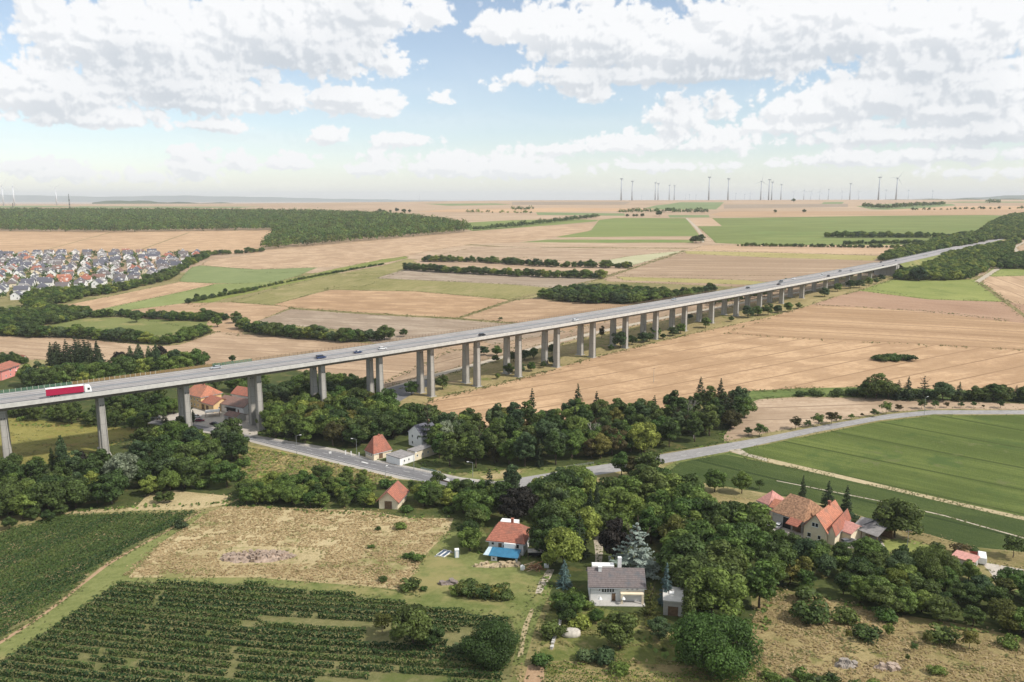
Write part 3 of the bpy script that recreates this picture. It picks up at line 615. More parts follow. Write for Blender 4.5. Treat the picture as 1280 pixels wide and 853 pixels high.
def build_ground():
    vs = []; 
    rows = list(np.arange(-400, 200, 20.0)) + list(200 * np.exp(np.arange(0, math.log(34000 / 200), .032))) + [34000.0]
    for y in rows:
        W = 380 + 1.15 * max(y, 0); n = 84
        for k in range(n + 1): vs.append((-W + 2 * W * k / n, y))
    faces = []; info = []
    for nm, mt, poly in FIELDS:
        pts = [P(*q) for q in poly]; loop = []
        for i, p in enumerate(pts):
            q = pts[(i + 1) % len(pts)]
            d = (q - p).length; st = max(8, .028 * min(p.y, q.y)); n = max(1, int(d / st))
            for k in range(n): loop.append((p.x + (q.x - p.x) * k / n, p.y + (q.y - p.y) * k / n))
        if sum(a[0] * b[1] - b[0] * a[1] for a, b in zip(loop, loop[1:] + loop[:1])) < 0: loop.reverse()
        faces.append(list(range(len(vs), len(vs) + len(loop)))); vs += loop; info.append((nm, mt))
    ov, oe, of, _, _, off = delaunay_2d_cdt([Vector(v) for v in vs], [], faces, 0, 1e-4)
    xy = np.array([(v.x, v.y) for v in ov]); z = gz(xy[:, 0], xy[:, 1])
    groups = {}
    for f, src in zip(of, off):
        groups.setdefault(max(src) if src else -1, []).append(f)
    for k, fs in sorted(groups.items()):
        nm, mt = ('ground', g_base) if k < 0 else info[k]
        used = {}; vv = []; ff = []
        for f in fs:
            g = []
            for i in f:
                if i not in used: used[i] = len(vv); vv.append((xy[i, 0], xy[i, 1], z[i]))
                g.append(used[i])
            a, b, c = (vv[g[0]], vv[g[1]], vv[g[2]])
            if (b[0] - a[0]) * (c[1] - a[1]) - (b[1] - a[1]) * (c[0] - a[0]) < 0: g.reverse()
            ff.append(g)
        me = bpy.data.meshes.new(nm); me.from_pydata(vv, [], ff); me.materials.append(mt); me.shade_smooth()
        tag(link(nm, me), kind='structure')
build_ground()

# distant hills: rounded ridges with real depth
def hills(name, pts, y, depth, mat, base=-30):
    """pts: photo px of the crest line at distance y"""
    vs = []; fs = []; prof = [(-1, 0), (-.6, .35), (-.25, .82), (0, 1), (.3, .85), (.7, .4), (1, 0)]
    xs = []
    for (x0, r0), (x1, r1) in zip(pts[:-1], pts[1:]):
        n = max(2, int(abs(x1 - x0) / 12))
        for k in range(n): xs.append((x0 + (x1 - x0) * k / n, r0 + (r1 - r0) * k / n))
    xs.append(pts[-1])
    for i, (px, py) in enumerate(xs):
        X, Y, Z = ray(px, py); zt = CZ + Z / Y * y + 6 * math.sin(i * 1.7) + 4 * math.sin(i * .61)
        for u, h in prof:
            yy = y + u * depth; vs.append((X / Y * y * (yy / y), yy, base + (max(zt, base + 2) - base) * h))
    m = len(prof)
    for i in range(len(xs) - 1):
        for k in range(m - 1): fs.append((i * m + k, (i + 1) * m + k, (i + 1) * m + k + 1, i * m + k + 1))
    me = bpy.data.meshes.new(name); me.from_pydata(vs, [], fs); me.materials.append(mat); me.shade_smooth()
    tag(link(name, me), kind='structure')
hill_m = fm('hill_woods', (.035, .055, .03), (.10, .115, .055), 0, 60, blot=.0006, fine=.002, bump=0)
hill_f = fm('hill_fields', (.16, .16, .09), (.34, .28, .17), 0, 120, c3=(.05, .07, .035), blot=.0008, fine=.002, bump=0)
hills('hills', [(-600, 243), (-200, 241), (0, 243.5), (60, 245), (130, 246), (230, 244.6), (300, 246), (370, 247.5), (470, 249.5), (560, 251)], 24000, 2500, hill_m, -60)
hills('hills', [(1100, 250), (1180, 248.6), (1230, 246.5), (1280, 244), (1400, 239), (1700, 238), (1900, 244)], 14000, 2200, hill_m, -20)
hills('hills', [(1150, 250), (1280, 248.2), (1500, 247)], 7500, 900, hill_m, 20)
hills('hills', [(115, 253.5), (150, 251.2), (210, 252.3), (290, 254.5), (330, 256)], 7600, 500, hill_m, 30)
hills('hills', [(395, 255), (430, 254.2), (500, 254), (560, 256)], 9000, 700, hill_m, 0)
hills('hills', [(530, 256), (600, 254.4), (690, 253), (760, 252.6), (850, 253)], 5600, 500, hill_f, 60)

# the air: one even haze over the whole land
hm = bpy.data.materials.new('haze'); hm.use_nodes = True
ht = hm.node_tree; ht.nodes.clear()
pv = ht.nodes.new('ShaderNodeVolumePrincipled'); pv.inputs['Color'].default_value = (.97, .99, 1, 1); pv.inputs['Density'].default_value = HAZE_D = 5.5e-5
pv.inputs['Anisotropy'].default_value = 0
ho = ht.nodes.new('ShaderNodeOutputMaterial'); ht.links.new(pv.outputs[0], ho.inputs['Volume'])
hb = MB().box(-41000, 41000, -420, 35000, -90, 330).build('haze', hm); tag(hb, kind='stuff')
# ------------------------------------------------------------------ the viaduct
DK = [(0, 510.8), (160, 489.3), (320, 466.6), (460, 446.9), (600, 424.7), (670, 414.2), (740, 402.8), (800, 392.5), (860, 381.5), (900, 374), (950, 364.8), (1000, 354.8), (1066, 342.5), (1119, 332.5), (1153, 324.5), (1197, 313.5), (1255, 302.5)]
_hc = np.polyfit([-60, 0, 300, 600, 850, 1119, 1255], [79.6, 79.4, 78.2, 76, 73.3, 70, 68.3], 3)
_dp = []
for px, py in DK:
    h = float(np.polyval(_hc, px)); X, Y, Z = ray(px, py); t = (h + .6) / -Z
    _dp.append((X * t, Y * t, CZ - h))
_dp = np.array(_dp); _dd = np.r_[0, np.cumsum(np.linalg.norm(np.diff(_dp[:, :2], axis=0), axis=1))]
_df = [np.polyfit(_dd, _dp[:, i], n) for i, n in ((0, 5), (1, 5), (2, 3))]
_dr = [np.polyder(f) for f in _df]
S1 = _dd[-1]
S_AB = None
def deck(s, u=0.0, z=0.0):
    """point on the bridge: s along it, u across it from the near edge, z above the carriageway"""
    sc_ = min(max(s, 0), S1); p = np.array([np.polyval(f, sc_) for f in _df]); d = np.array([np.polyval(f, sc_) for f in _dr])
    p = p + d * (s - sc_)
    t = d[:2] / np.linalg.norm(d[:2])
    if S_AB is not None and s > S_AB + 30: p = p.copy(); p[2] = max(p[2], float(gz(p[0] - t[1] * 11, p[1] + t[0] * 11)) + .8)
    return Vector((p[0] - t[1] * u, p[1] + t[0] * u, p[2] + z)), math.atan2(t[1], t[0])
def sweep(prof, s0, s1, step=6.0, closed=True):
    m = MB(); n = len(prof); k = max(1, int((s1 - s0) / step)); vs = []; fs = []
    for i in range(k + 1):
        s = s0 + (s1 - s0) * i / k
        for u, z in prof: vs.append(deck(s, u, z)[0])
    for i in range(k):
        for j in range(n if closed else n - 1):
            a = i * n + j; b = i * n + (j + 1) % n; fs.append((a, b, b + n, a + n))
    if closed: fs += [tuple(range(n)), tuple(range(k * n, (k + 1) * n))]
    return m.add(vs, fs)
def on_deck(px, py, up=0.0):
    best = None
    for s in np.arange(-60, S1, 2.0):
        for u in (2.6, 6.2, 9.4, 13.2, 16.4, 19.6):
            q, r = deck(s, u, up); a, b = PROJ(*q); e = (a - px) ** 2 + (b - py) ** 2 * 2
            if best is None or e < best[0]: best = (e, s, u)
    return best[1], best[2]
WD = 22.5
def s_at_px(px):
    ss = np.arange(-80, S1, 1.0); xs = [PROJ(*deck(s)[0])[0] for s in ss]
    return float(np.interp(px, xs, ss))
S_END = s_at_px(1121)
S_LEFT = -150
S_AB = S_END
VI = thing('viaduct', (0, 0, 0), 0, 'long concrete motorway viaduct on paired slender piers crossing the valley', 'viaduct')
sweep([(0.0, -.75), (.35, -.75), (.35, -.45), (3.2, -.7), (3.6, -2.6), (8.4, -2.6), (8.8, -.7), (11.25, -.45), (13.7, -.7), (14.1, -2.6), (18.9, -2.6), (19.3, -.7), (22.15, -.45), (22.15, -.75), (22.5, -.75), (22.5, 0), (0.0, 0)], S_LEFT, S_END).build('deck_girder', M['girder_shaded'], VI)
sweep([(.32, .004), (WD - .32, .004), (WD - .32, .06), (.32, .06)], S_LEFT, S_END - .4).build('carriageway', M['asphalt_old'], VI)
sweep([(-.12, -.72), (-.12, 1.02), (.2, 1.02), (.2, .064), (-.004, .064), (-.004, -.72)], S_LEFT, S_END + 2).build('parapet', M['concrete_light'], VI)
sweep([(WD + .12, -.72), (WD + .12, .35), (WD - .25, .35), (WD - .25, .064), (WD + .004, .064), (WD + .004, -.72)], S_LEFT, S_END + 2).build('kerb', M['concrete_light'], VI)
sweep([(11.0, .064), (11.5, .064), (11.5, .16), (11.0, .16)], S_LEFT, S_END).build('median_strip', M['grey_wall'], VI)
for u in (1.0, 10.6, 11.9, WD - 1.0):
    sweep([(u, .55), (u + .06, .55), (u + .06, .86), (u, .86)], S_LEFT, S_END + 300 if u > 2 else S_END + 2).build('guard_rail', M['steel'], VI)
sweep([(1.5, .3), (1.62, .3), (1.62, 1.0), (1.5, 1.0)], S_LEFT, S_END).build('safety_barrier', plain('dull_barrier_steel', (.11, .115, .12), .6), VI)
mkr = M['marking'] = plain('road_marking', (.62, .61, .58), .8, var=.12, scale=2)
for u, a in ((2.9, 0), (10.1, 0), (12.4, 0), (19.6, 0)):
    sweep([(u, .066), (u + .22, .066), (u + .22, .07), (u, .07)], S_LEFT, S_END - 1).build('lane_marking', mkr, VI)
for u in (6.5, 16.0):
    m = MB(); s = S_LEFT
    while s < S_END - 8:
        q = sweep([(u, .066), (u + .18, .066), (u + .18, .07), (u, .07)], s, s + 6); m.add(q.v, q.f); s += 18
    tag(m.build('lane_marking', mkr, VI), kind='stuff')
dark_seam = plain('resurfaced_asphalt', (.20, .19, .185), .9)
for u in (4.2, 8.1, 14.2, 17.8):
    sweep([(u, .062), (u + .55, .062), (u + .55, .0645), (u, .0645)], S_LEFT, S_END - 1).build('wheel_track', dark_seam, VI)
for k in range(26):                                                 # expansion joints over the piers
    pass
# piers: paired, slightly battered, one under each carriageway
PIER_PX = [-72, 3, 126, 232, 322, 402, 474, 538, 596, 648, 696, 741, 782, 820, 856, 890, 921, 950, 977.5, 1003, 1032, 1060, 1088]
def pier(s, u, ztop_off=-2.62):
    top, rz = deck(s, u, ztop_off); zb = float(gz(top.x, top.y)) - .6; h = top.z - zb
    t = min(1, h / 35); m = MB(); w0, l0 = 3.6, 2.3; w1 = w0 + .9 * t; l1 = l0 + .7 * t
    vs = []
    ch = .25
    for (w, l, z) in ((w1, l1, zb), (w0, l0, top.z - 1.4), (w0, l0, top.z)):
        for a, b in ((-1, -1), (1, -1), (1, 1), (-1, 1)):
            vs += [(a * l / 2 - (a * ch if (a * b > 0) else 0), b * w / 2 - (b * ch if a * b < 0 else 0), z), (a * l / 2 - (a * ch if a * b < 0 else 0), b * w / 2 - (b * ch if a * b > 0 else 0), z)]
    fs = []
    for r_ in (0, 8):
        fs += [(r_ + k, r_ + (k + 1) % 8, r_ + 8 + (k + 1) % 8, r_ + 8 + k) for k in range(8)]
    fs += [tuple(range(7, -1, -1)), tuple(range(16, 24))]
    c, s_ = math.cos(rz), math.sin(rz)
    vs = [(c * x - s_ * y, s_ * x + c * y, z - zb) for x, y, z in vs]
    o = m.add(vs, fs).build('pier', M['concrete'], VI, loc=(top.x, top.y, zb))
    # footing plate and the pair of inspection holes near the top
    f = MB().box(-l1 / 2 - .6, l1 / 2 + .6, -w1 / 2 - .6, w1 / 2 + .6, 0, .8).build('footing', M['concrete'], o); f.rotation_euler.z = rz
    if h > 22:
        for q in (-.55, .55):
            g = MB().box(-.16, .16, -w0 / 2 - .14, -w0 / 2 + .06, h - 3.4, h - 3.0).build('vent_hole', M['black'], o); g.rotation_euler.z = rz; g.location = Vector((c * q, s_ * q, 0))
for px in PIER_PX:
    s = s_at_px(px) if px > -60 else S_LEFT + 55
    # the near pier is read at its own axis: shift along the bridge so that it projects there
    for it in range(6):
        q = deck(s, 6.0, -4)[0]; a = PROJ(*q)[0]; q2 = deck(s + 1, 6.0, -4)[0]; b = PROJ(*q2)[0]
        s += (px - a) / (b - a)
    pier(s, 6.0); pier(s, 16.5)
# abutment
q0, rz0 = deck(S_END, 11.25, 0)
zb = float(gz(q0.x, q0.y)) - 2
ab = MB().box(-.8, 7, -11.25, 11.25, -(q0.z - zb), -.76); ab.box(3, 26, -11.9, -10.6, -(q0.z - zb), -.9); ab.box(3, 26, 10.6, 11.9, -(q0.z - zb), -.9)
ao = ab.build('abutment', M['concrete'], VI, loc=q0); ao.rotation_euler.z = rz0
# see-through barrier along the far edge: posts about 2 m apart, tinted panels at the near end
def tinted(name, col, tr):
    m, t, b = newmat(name); setin(b, **{'Base Color': (*col, 1)}, Roughness=.5)
    tb = N(t, 'ShaderNodeBsdfTransparent'); ms = N(t, 'ShaderNodeMixShader'); ms.inputs[0].default_value = tr
    t.links.new(b.outputs[0], ms.inputs[1]); t.links.new(tb.outputs[0], ms.inputs[2]); t.links.new(ms.outputs[0], t.nodes['Material Output'].inputs[0]); return m
pg = tinted('green_tinted_panel', (.10, .19, .12), .45); po = tinted('amber_tinted_panel', (.30, .20, .085), .45); pb = tinted('brown_tinted_panel', (.25, .19, .11), .7)
post_me = MB().box(-.07, .07, -.06, .06, .3, 2.2)
post_o = None; pan = {}
s = -66.0; k = 0
mpost = M['post_pale'] = plain('barrier_post_pale', (.42, .42, .34), .7); mpostb = plain('barrier_post_brown', (.20, .14, .09), .8)
while k < 284:
    p, rz = deck(s, WD - .05, 0)
    mt = mpost if s < 62 else mpostb
    key = mt.name
    if key not in pan: pan[key] = MB().box(-.08, .08, -.06, .06, .3, 2.15).build('barrier_post', mt, VI)
    else: o = pan[key].copy(); COL.objects.link(o); pan[key + 'x'] = o
    o = pan[key] if key + 'x' not in pan else pan[key + 'x']
    o.location = p; o.rotation_euler.z = rz
    if s < 134:
        mt = pg if (s < 26 or 84 < s < 104) else po if s < 84 else pb
        key = mt.name
        q, rz = deck(s + 1.05, WD - .05, 0)
        if key not in pan: pan[key] = MB().box(-.95, .95, -.02, .02, .4, 2.0).build('barrier_panel', mt, VI); o = pan[key]
        else: o = pan[key].copy(); COL.objects.link(o)
        o.location = q; o.rotation_euler.z = rz
    s += 2.1; k += 1
S_B = s
for z in (.7, 1.25, 1.85):
    sweep([(WD - .09, z), (WD - .01, z), (WD - .01, z + .1), (WD - .09, z + .1)], 134, S_B).build('barrier_rail', mpostb, VI)
sweep([(WD - .1, .7), (WD, .7), (WD, 1.1), (WD - .1, 1.1)], S_B, S_END).build('barrier_rail', M['steel'], VI)

# the motorway beyond the abutment, on its embankment
mw = sweep([(-.2, -14), (-.2, -.02), (WD + .2, -.02), (WD + .2, -14)], S_END + 6, S1 + 30, 8)
mwo = MB(); st = []
emb = sweep([(-22, -16), (-1.2, -.5), (-.2, -.12), (WD + .2, -.12), (WD + 1.2, -.5), (WD + 22, -16)], S_END + 8, S1 + 40, 8, closed=False)
tag(emb.build('embankment', lawn), kind='structure')
tag(sweep([(.3, -.05), (WD - .3, -.05), (WD - .3, .03), (.3, .03)], S_END + .6, S1 + 40, 8).build('motorway', M['asphalt_old']), kind='structure')

# ------------------------------------------------------------------ vehicles
def paint(name, col, rough=.3):
    if name in M: return M[name]
    m, t, b = newmat(name); setin(b, **{'Base Color': (*col, 1)}, Roughness=rough); b.inputs['Coat Weight'].default_value = .4; b.inputs['Coat Roughness'].default_value = .1
    f = noise_out(t, N(t, 'ShaderNodeTexCoord').outputs['Object'], 3, 4); c = mixc(t, f, tuple(v * .85 for v in col), tuple(min(1, v * 1.12) for v in col)); t.links.new(c, b.inputs['Base Color'])
    M[name] = m; return m
LAMP = plain('lamp_glass', (.7, .7, .68), .2); TAIL = plain('tail_lamp_red', (.35, .02, .02), .3)
CARME = {}
def wheel(par, x, y, r, w, name='wheel'):
    key = ('w', r, w)
    if key not in CARME:
        a = MB().cyl((0, -w / 2, 0), (0, w / 2, 0), r, r, 14).build('wheel', M['rubber']); b_ = MB().cyl((0, -w / 2 - .012, 0), (0, w / 2 + .012, 0), r * .62, r * .62, 10).build('rim', M['steel'])
        CARME[key] = (a.data, b_.data); bpy.data.objects.remove(a); bpy.data.objects.remove(b_)
    o = link('wheel', CARME[key][0], par); o.location = (x, y, r); link('rim', CARME[key][1], o)
def loft(secs):
    """secs: list of (x, half width bottom, half width top, z0, z1)"""
    m = MB(); vs = []
    for x, wb, wt, z0, z1 in secs:
        zc = z0 + (z1 - z0) * .45
        vs += [(x, -wb * .94, z0), (x, -wb, zc), (x, -wt, z1), (x, wt, z1), (x, wb, zc), (x, wb * .94, z0)]
    n = 6; fs = []
    for i in range(len(secs) - 1): fs += [(i * n + j, i * n + (j + 1) % n, (i + 1) * n + (j + 1) % n, (i + 1) * n + j) for j in range(n)]
    fs += [tuple(range(n)), tuple(range((len(secs) - 1) * n, len(secs) * n))]
    return m.add(vs, fs)
def car(loc, rz, label, col, kind='hatch', cat='car', group=None):
    t = thing('car' if cat == 'car' else 'van', loc, rz, label, cat, group)
    L = 4.9 if kind in ('estate', 'van') else 4.3; hL = L / 2
    H1 = 1.45 if kind != 'van' else 1.95
    key = (kind, col)
    pm = paint(*col)
    if kind == 'van':
        b = loft([(-hL, .88, .84, .35, 1.1), (-hL + .1, .95, .92, .3, 1.15), (hL - 1.1, .95, .92, .3, 1.12), (hL - .25, .93, .82, .32, .85), (hL, .8, .7, .38, .7)])
        g = loft([(-hL + .08, .91, .80, 1.13, 1.8), (-hL + .2, .91, .80, 1.13, 1.88), (hL - 1.9, .91, .80, 1.1, 1.88), (hL - 1.0, .88, .74, 1.05, 1.2)])
        r = loft([(-hL + .12, .82, .74, 1.86, 1.96), (hL - 1.95, .82, .72, 1.86, 1.95)])
    else:
        b = loft([(-hL, .78, .74, .38, .85), (-hL + .18, .88, .84, .28, .98), (-.2, .9, .87, .26, .98), (hL - 1.2, .9, .86, .26, .95), (hL - .3, .87, .78, .3, .76), (hL, .74, .66, .36, .64)])
        g = loft([(-hL + (.15 if kind != 'saloon' else .75), .80, .62, .96, 1.02), (-hL + (.5 if kind != 'saloon' else 1.3), .82, .66, .96, 1.40), (.35, .82, .66, .96, 1.42), (1.25, .80, .66, .94, .98)])
        r = loft([(-hL + (.55 if kind != 'saloon' else 1.35), .68, .60, 1.39, 1.46), (.3, .68, .60, 1.40, 1.47)])
    b.build('body', pm, t, smooth=False); g.build('window_band', M['glass'], t); r.build('roof', pm, t)
    for x in (-hL + .8, hL - .85):
        for y in (-.8, .8): wheel(t, x, y, .32, .2)
    for y in (-.6, .6):
        MB().box(hL - .12, hL + .01, y - .16, y + .16, .5, .64).build('headlight', LAMP, t); MB().box(-hL - .02, -hL + .08, y - .14, y + .14, .7, .84).build('tail_light', TAIL, t)
    return t
WHITE = ('car_white', (.75, .75, .74)); SILV = ('car_silver', (.42, .44, .46)); BLK = ('car_black', (.02, .02, .024)); BLUE = ('car_dark_blue', (.02, .04, .11)); RED = ('car_red', (.40, .02, .03)); GREY = ('car_grey', (.12, .125, .13)); MAR = ('car_maroon', (.22, .015, .05))
def deckcar(px, py, label, col, kind='hatch', cat='car', back=None):
    s, u = on_deck(px, py); p, rz = deck(s, u, .065)
    car(p, rz + (math.pi if u > 11 else 0), label, col, kind, cat)
deckcar(271, 460.5, 'silver car alone on the viaduct, right of the red lorry', SILV, 'estate')
deckcar(403, 449, 'dark blue van on the viaduct above the tree filled hollow', BLUE, 'van', 'van')
deckcar(446, 441.5, 'dark blue saloon car on the viaduct following the blue van', BLUE, 'saloon')
deckcar(479, 438, 'black and white looking car on the viaduct near its parapet, right of the dark saloon', WHITE, 'hatch')
deckcar(602, 420.5, 'small black car by the near parapet at the middle of the viaduct', BLK, 'hatch')
deckcar(720, 401.5, 'small white car by the near parapet over the hedge bushes', WHITE, 'hatch')
deckcar(842, 376, 'silver car on the far lane of the viaduct above the copse', SILV, 'estate')
deckcar(934.5, 360.5, 'small dark car on the far side of the viaduct where it narrows', BLK, 'hatch')
deckcar(973, 356.5, 'black car front of a close pair on the distant viaduct', BLK, 'saloon')
deckcar(976, 353.5, 'dark grey van just behind the black car on the distant viaduct', GREY, 'van', 'van')
deckcar(992.5, 349.5, 'white car alone on the far lane of the distant viaduct', WHITE, 'estate')
deckcar(1027, 345, 'white van with dark windows on the distant viaduct', WHITE, 'van', 'van')
deckcar(1036, 345.5, 'black car just ahead of the white van on the distant viaduct', BLK, 'saloon')
deckcar(1050, 340, 'small grey car near the far end of the viaduct, behind the silver one', GREY)
deckcar(1064.5, 339, 'silver car near the far end of the viaduct', SILV, 'estate')
deckcar(1101, 329, 'black car over the last viaduct piers on the far lane', BLK, 'saloon')
deckcar(1104, 333, 'dark blue car over the last viaduct piers on the near lane', BLUE)
deckcar(1120, 326.5, 'grey car crossing the abutment at the end of the viaduct', GREY, 'saloon')

def lorry(px, py):
    s, u = on_deck(px, py); u = 3.6; p, rz = deck(s, u, .065)
    t = thing('lorry', p, rz, 'articulated lorry with crimson curtain sided trailer and white cab on the viaduct', 'lorry')
    tr = MB().box(-8.1, 5.4, -1.26, 1.26, 1.25, 3.9)
    for k in range(12): tr.box(-7.9 + k * 1.16, -7.84 + k * 1.16, -1.285, 1.285, 1.3, 3.82)
    tr.build('trailer_curtain', M['crimson'], t)
    MB().box(-8.12, 5.42, -1.3, 1.3, 3.902, 4.02).build('trailer_roof', M['white'], t)
    MB().box(-8.14, -8.104, -1.24, 1.24, 1.3, 3.85).build('rear_door', M['white'], t)
    MB().box(5.404, 5.45, -1.24, 1.24, 1.3, 3.85).build('front_bulkhead', M['white'], t)
    MB().box(-8.0, 5.2, -1.2, 1.2, 1.0, 1.246).build('chassis', M['black'], t)
    MB().box(-3.2, 2.0, -1.25, -1.15, .45, .95).box(-3.2, 2.0, 1.15, 1.25, .45, .95).build('side_guard', M['steel'], t)
    cb = loft([(5.75, 1.22, 1.2, 1.0, 3.6), (6.0, 1.24, 1.2, .75, 3.75), (7.6, 1.24, 1.15, .45, 3.7), (8.1, 1.22, 1.05, .4, 2.6), (8.2, 1.18, 1.0, .4, 1.6)])
    c = cb.build('cab', M['white'], t)
    MB().add([(8.14, -1.02, 1.75), (8.22, 1.02, 1.75), (7.72, 1.0, 3.1), (7.64, -1.0, 3.1), (8.22, -1.02, 1.75), (7.72, -1.0, 3.1), (8.14, 1.02, 1.75), (7.64, 1.0, 3.1)], [(4, 1, 2, 5)]).build('windscreen', M['glass'], c)
    MB().box(6.7, 7.6, -1.262, -1.235, 1.9, 2.75).box(6.7, 7.6, 1.235, 1.262, 1.9, 2.75).build('side_window', M['glass'], c)
    MB().box(4.4, 8.0, -1.0, 1.0, .55, .95).build('tractor_chassis', M['black'], t)
    MB().cyl((4.9, -1.15, .7), (6.2, -1.15, .7), .33, .33, 10).build('fuel_tank', M['steel'], t)
    for y in (-.9, .9): MB().box(8.16, 8.26, y - .2, y + .2, .65, .9).build('headlight', LAMP, c)
    for x in (-6.2, -4.9, -3.6, 4.6, 7.35):
        for y in (-1.08, 1.08): wheel(t, x, y, .5, .32)
    for y in (-.9, .9): MB().box(-8.2, -8.143, y - .25, y + .25, .85, 1.0).build('tail_light', TAIL, t)
lorry(87, 496.5)

# ------------------------------------------------------------------ buildings
WME = {}
def window(par, x, y, z, w, h, axis, sgn, kind='window'):
    """axis 'y': on a wall facing +-y at that y; 'x': on a wall facing +-x"""
    key = (round(w, 2), round(h, 2), kind)
    if key not in WME:
        fw = .09
        f = MB().box(-w / 2, -w / 2 + fw, -.06, .03, 0, h).box(w / 2 - fw, w / 2, -.06, .03, 0, h).box(-w / 2 + fw, w / 2 - fw, -.06, .03, 0, fw).box(-w / 2 + fw, w / 2 - fw, -.06, .03, h - fw, h)
        f.box(-w / 2 - .08, w / 2 + .08, -.14, -.061, -.1, 0)
        fo = f.build('window', M['white'] if kind == 'window' else M['wood'])
        po_ = MB().box(-w / 2 + fw, w / 2 - fw, -.025, .02, fw, h - fw).build('pane', M['glass'] if kind == 'window' else M['wood'])
        WME[key] = (fo.data, po_.data); bpy.data.objects.remove(fo); bpy.data.objects.remove(po_)
    o = link(kind, WME[key][0], par); o.location = (x, y, z)
    o.rotation_euler.z = {('y', -1): 0, ('y', 1): math.pi, ('x', 1): math.pi / 2, ('x', -1): -math.pi / 2}[(axis, sgn)]
    link('pane' if kind == 'window' else 'door_leaf', WME[key][1], o)
def gable_roof(L, D, hw, hr, mat, par, along='x', over=.45, th=.22, hip=0.0, x0=0, y0=0, name='roof'):
    """roof over a L x D block with its corner at x0, y0; ridge along x or y; hip = length cut from each ridge end"""
    m = MB()
    if along == 'x': A, B, f = L, D, (lambda a, b, z: (x0 + a, y0 + b, z))
    else: A, B, f = D, L, (lambda a, b, z: (x0 + b, y0 + a, z))
    sl_ = hr / (B / 2); e = over; zl = hw - sl_ * e
    vs = []
    for dz in (0, th):
        vs += [f(-e, -e, zl + dz), f(A + e, -e, zl + dz), f(A + e, B + e, zl + dz), f(-e, B + e, zl + dz), f(-e + hip, B / 2, hw + hr + dz), f(A + e - hip, B / 2, hw + hr + dz)]
    fs = []
    top = [(0, 1, 5, 4), (2, 3, 4, 5), (1, 2, 5), (3, 0, 4)]
    if hip <= 0:                                  # open gable ends: slabs only
        fs = [(6, 7, 11, 10), (8, 9, 10, 11), (0, 4, 5, 1), (2, 5, 4, 3), (0, 1, 7, 6), (2, 3, 9, 8), (0, 6, 10, 4), (4, 10, 9, 3), (1, 5, 11, 7), (5, 2, 8, 11)]
    else:
        fs = [tuple(i + 6 for i in q) for q in top] + [(0, 1, 7, 6), (1, 2, 8, 7), (2, 3, 9, 8), (3, 0, 6, 9), (0, 3, 2, 1)]
        vs = vs[:4] + vs[4:6] + vs[6:]
    return m.add(vs, fs).build(name, mat, par)
def walls(L, D, hw, hr, along='x', hip=0, x0=0, y0=0, base=2.0):
    m = MB()
    if hip > 0 or hr == 0: return m.box(x0, x0 + L, y0, y0 + D, -base, hw)
    if along == 'x':
        return m.add([(x0 + a, y0 + b, z) for a in (0, L) for b, z in ((0, -base), (D, -base), (D, hw), (D / 2, hw + hr), (0, hw))], [(0, 1, 2, 3, 4), (9, 8, 7, 6, 5), (0, 4, 9, 5), (1, 6, 7, 2), (2, 7, 8, 3), (3, 8, 9, 4), (0, 5, 6, 1)])
    return m.add([(x0 + b, y0 + a, z) for a in (0, D) for b, z in ((0, -base), (L, -base), (L, hw), (L / 2, hw + hr), (0, hw))], [(0, 1, 2, 3, 4), (9, 8, 7, 6, 5), (0, 4, 9, 5), (1, 6, 7, 2), (2, 7, 8, 3), (3, 8, 9, 4), (0, 5, 6, 1)])
def chimney(roof, x, y, z0, z1, w=.7, mat='oldtile'):
    m = MB().box(x - w / 2, x + w / 2, y - w / 2, y + w / 2, z0, z1); m.box(x - w / 2 - .1, x + w / 2 + .1, y - w / 2 - .1, y + w / 2 + .1, z1 + .002, z1 + .15)
    m.build('chimney', M[mat], roof)
def site(a, b, zoff=0.0):
    A, B = P(*a), P(*b); z = min(A.z, B.z) + .2 + zoff
    return Vector((A.x, A.y, z)), math.atan2(B.y - A.y, B.x - A.x), math.hypot(B.x - A.x, B.y - A.y)
def building(name, a, b, label, cat, D, hw, hr, wall, roof, along='x', hip=0, over=.45, L=None, zoff=0, wins=(), chim=(), group=None):
    loc, rz, LL = site(a, b, zoff); L = L or LL
    t = thing(name, loc, rz, label, cat, group)
    walls(L, D, hw, hr, along, hip).build('wall', M[wall] if isinstance(wall, str) else wall, t)
    r = gable_roof(L, D, hw, hr, M[roof] if isinstance(roof, str) else roof, t, along, over, hip=hip) if hr > 0 else MB().box(-over, L + over, -over, D + over, hw + .002, hw + .3).build('roof', M[roof], t)
    if hr > 0:
        gt = MB(); sl2 = hr / ((D if along == 'x' else L) / 2); zg = hw - sl2 * over - .12
        if along == 'x' or hip: gt.cyl((-over, -over - .06, zg), (L + over, -over - .06, zg), .09, .09, 6).cyl((-over, D + over + .06, zg), (L + over, D + over + .06, zg), .09, .09, 6).cyl((.15, -.12, -.5), (.15, -.12, zg), .06, .06, 6)
        if along == 'y' or hip: gt.cyl((-over - .06, -over, zg), (-over - .06, D + over, zg), .09, .09, 6).cyl((L + over + .06, -over, zg), (L + over + .06, D + over, zg), .09, .09, 6)
        gt.build('gutter', M['steel'], t)
    for wdw in wins:
        face, u, z, w, h = wdw[:5]; kd = wdw[5] if len(wdw) > 5 else 'window'
        if face == 'f': window(t, u * L, -.004, z, w, h, 'y', -1, kd)
        if face == 'b': window(t, u * L, D + .004, z, w, h, 'y', 1, kd)
        if face == 'l': window(t, -.004, u * D, z, w, h, 'x', -1, kd)
        if face == 'r': window(t, L + .004, u * D, z, w, h, 'x', 1, kd)
    for c in chim: chimney(r, c[0] * L, c[1] * D, c[2], c[3], *(c[4:] or ()))
    return t, r, L

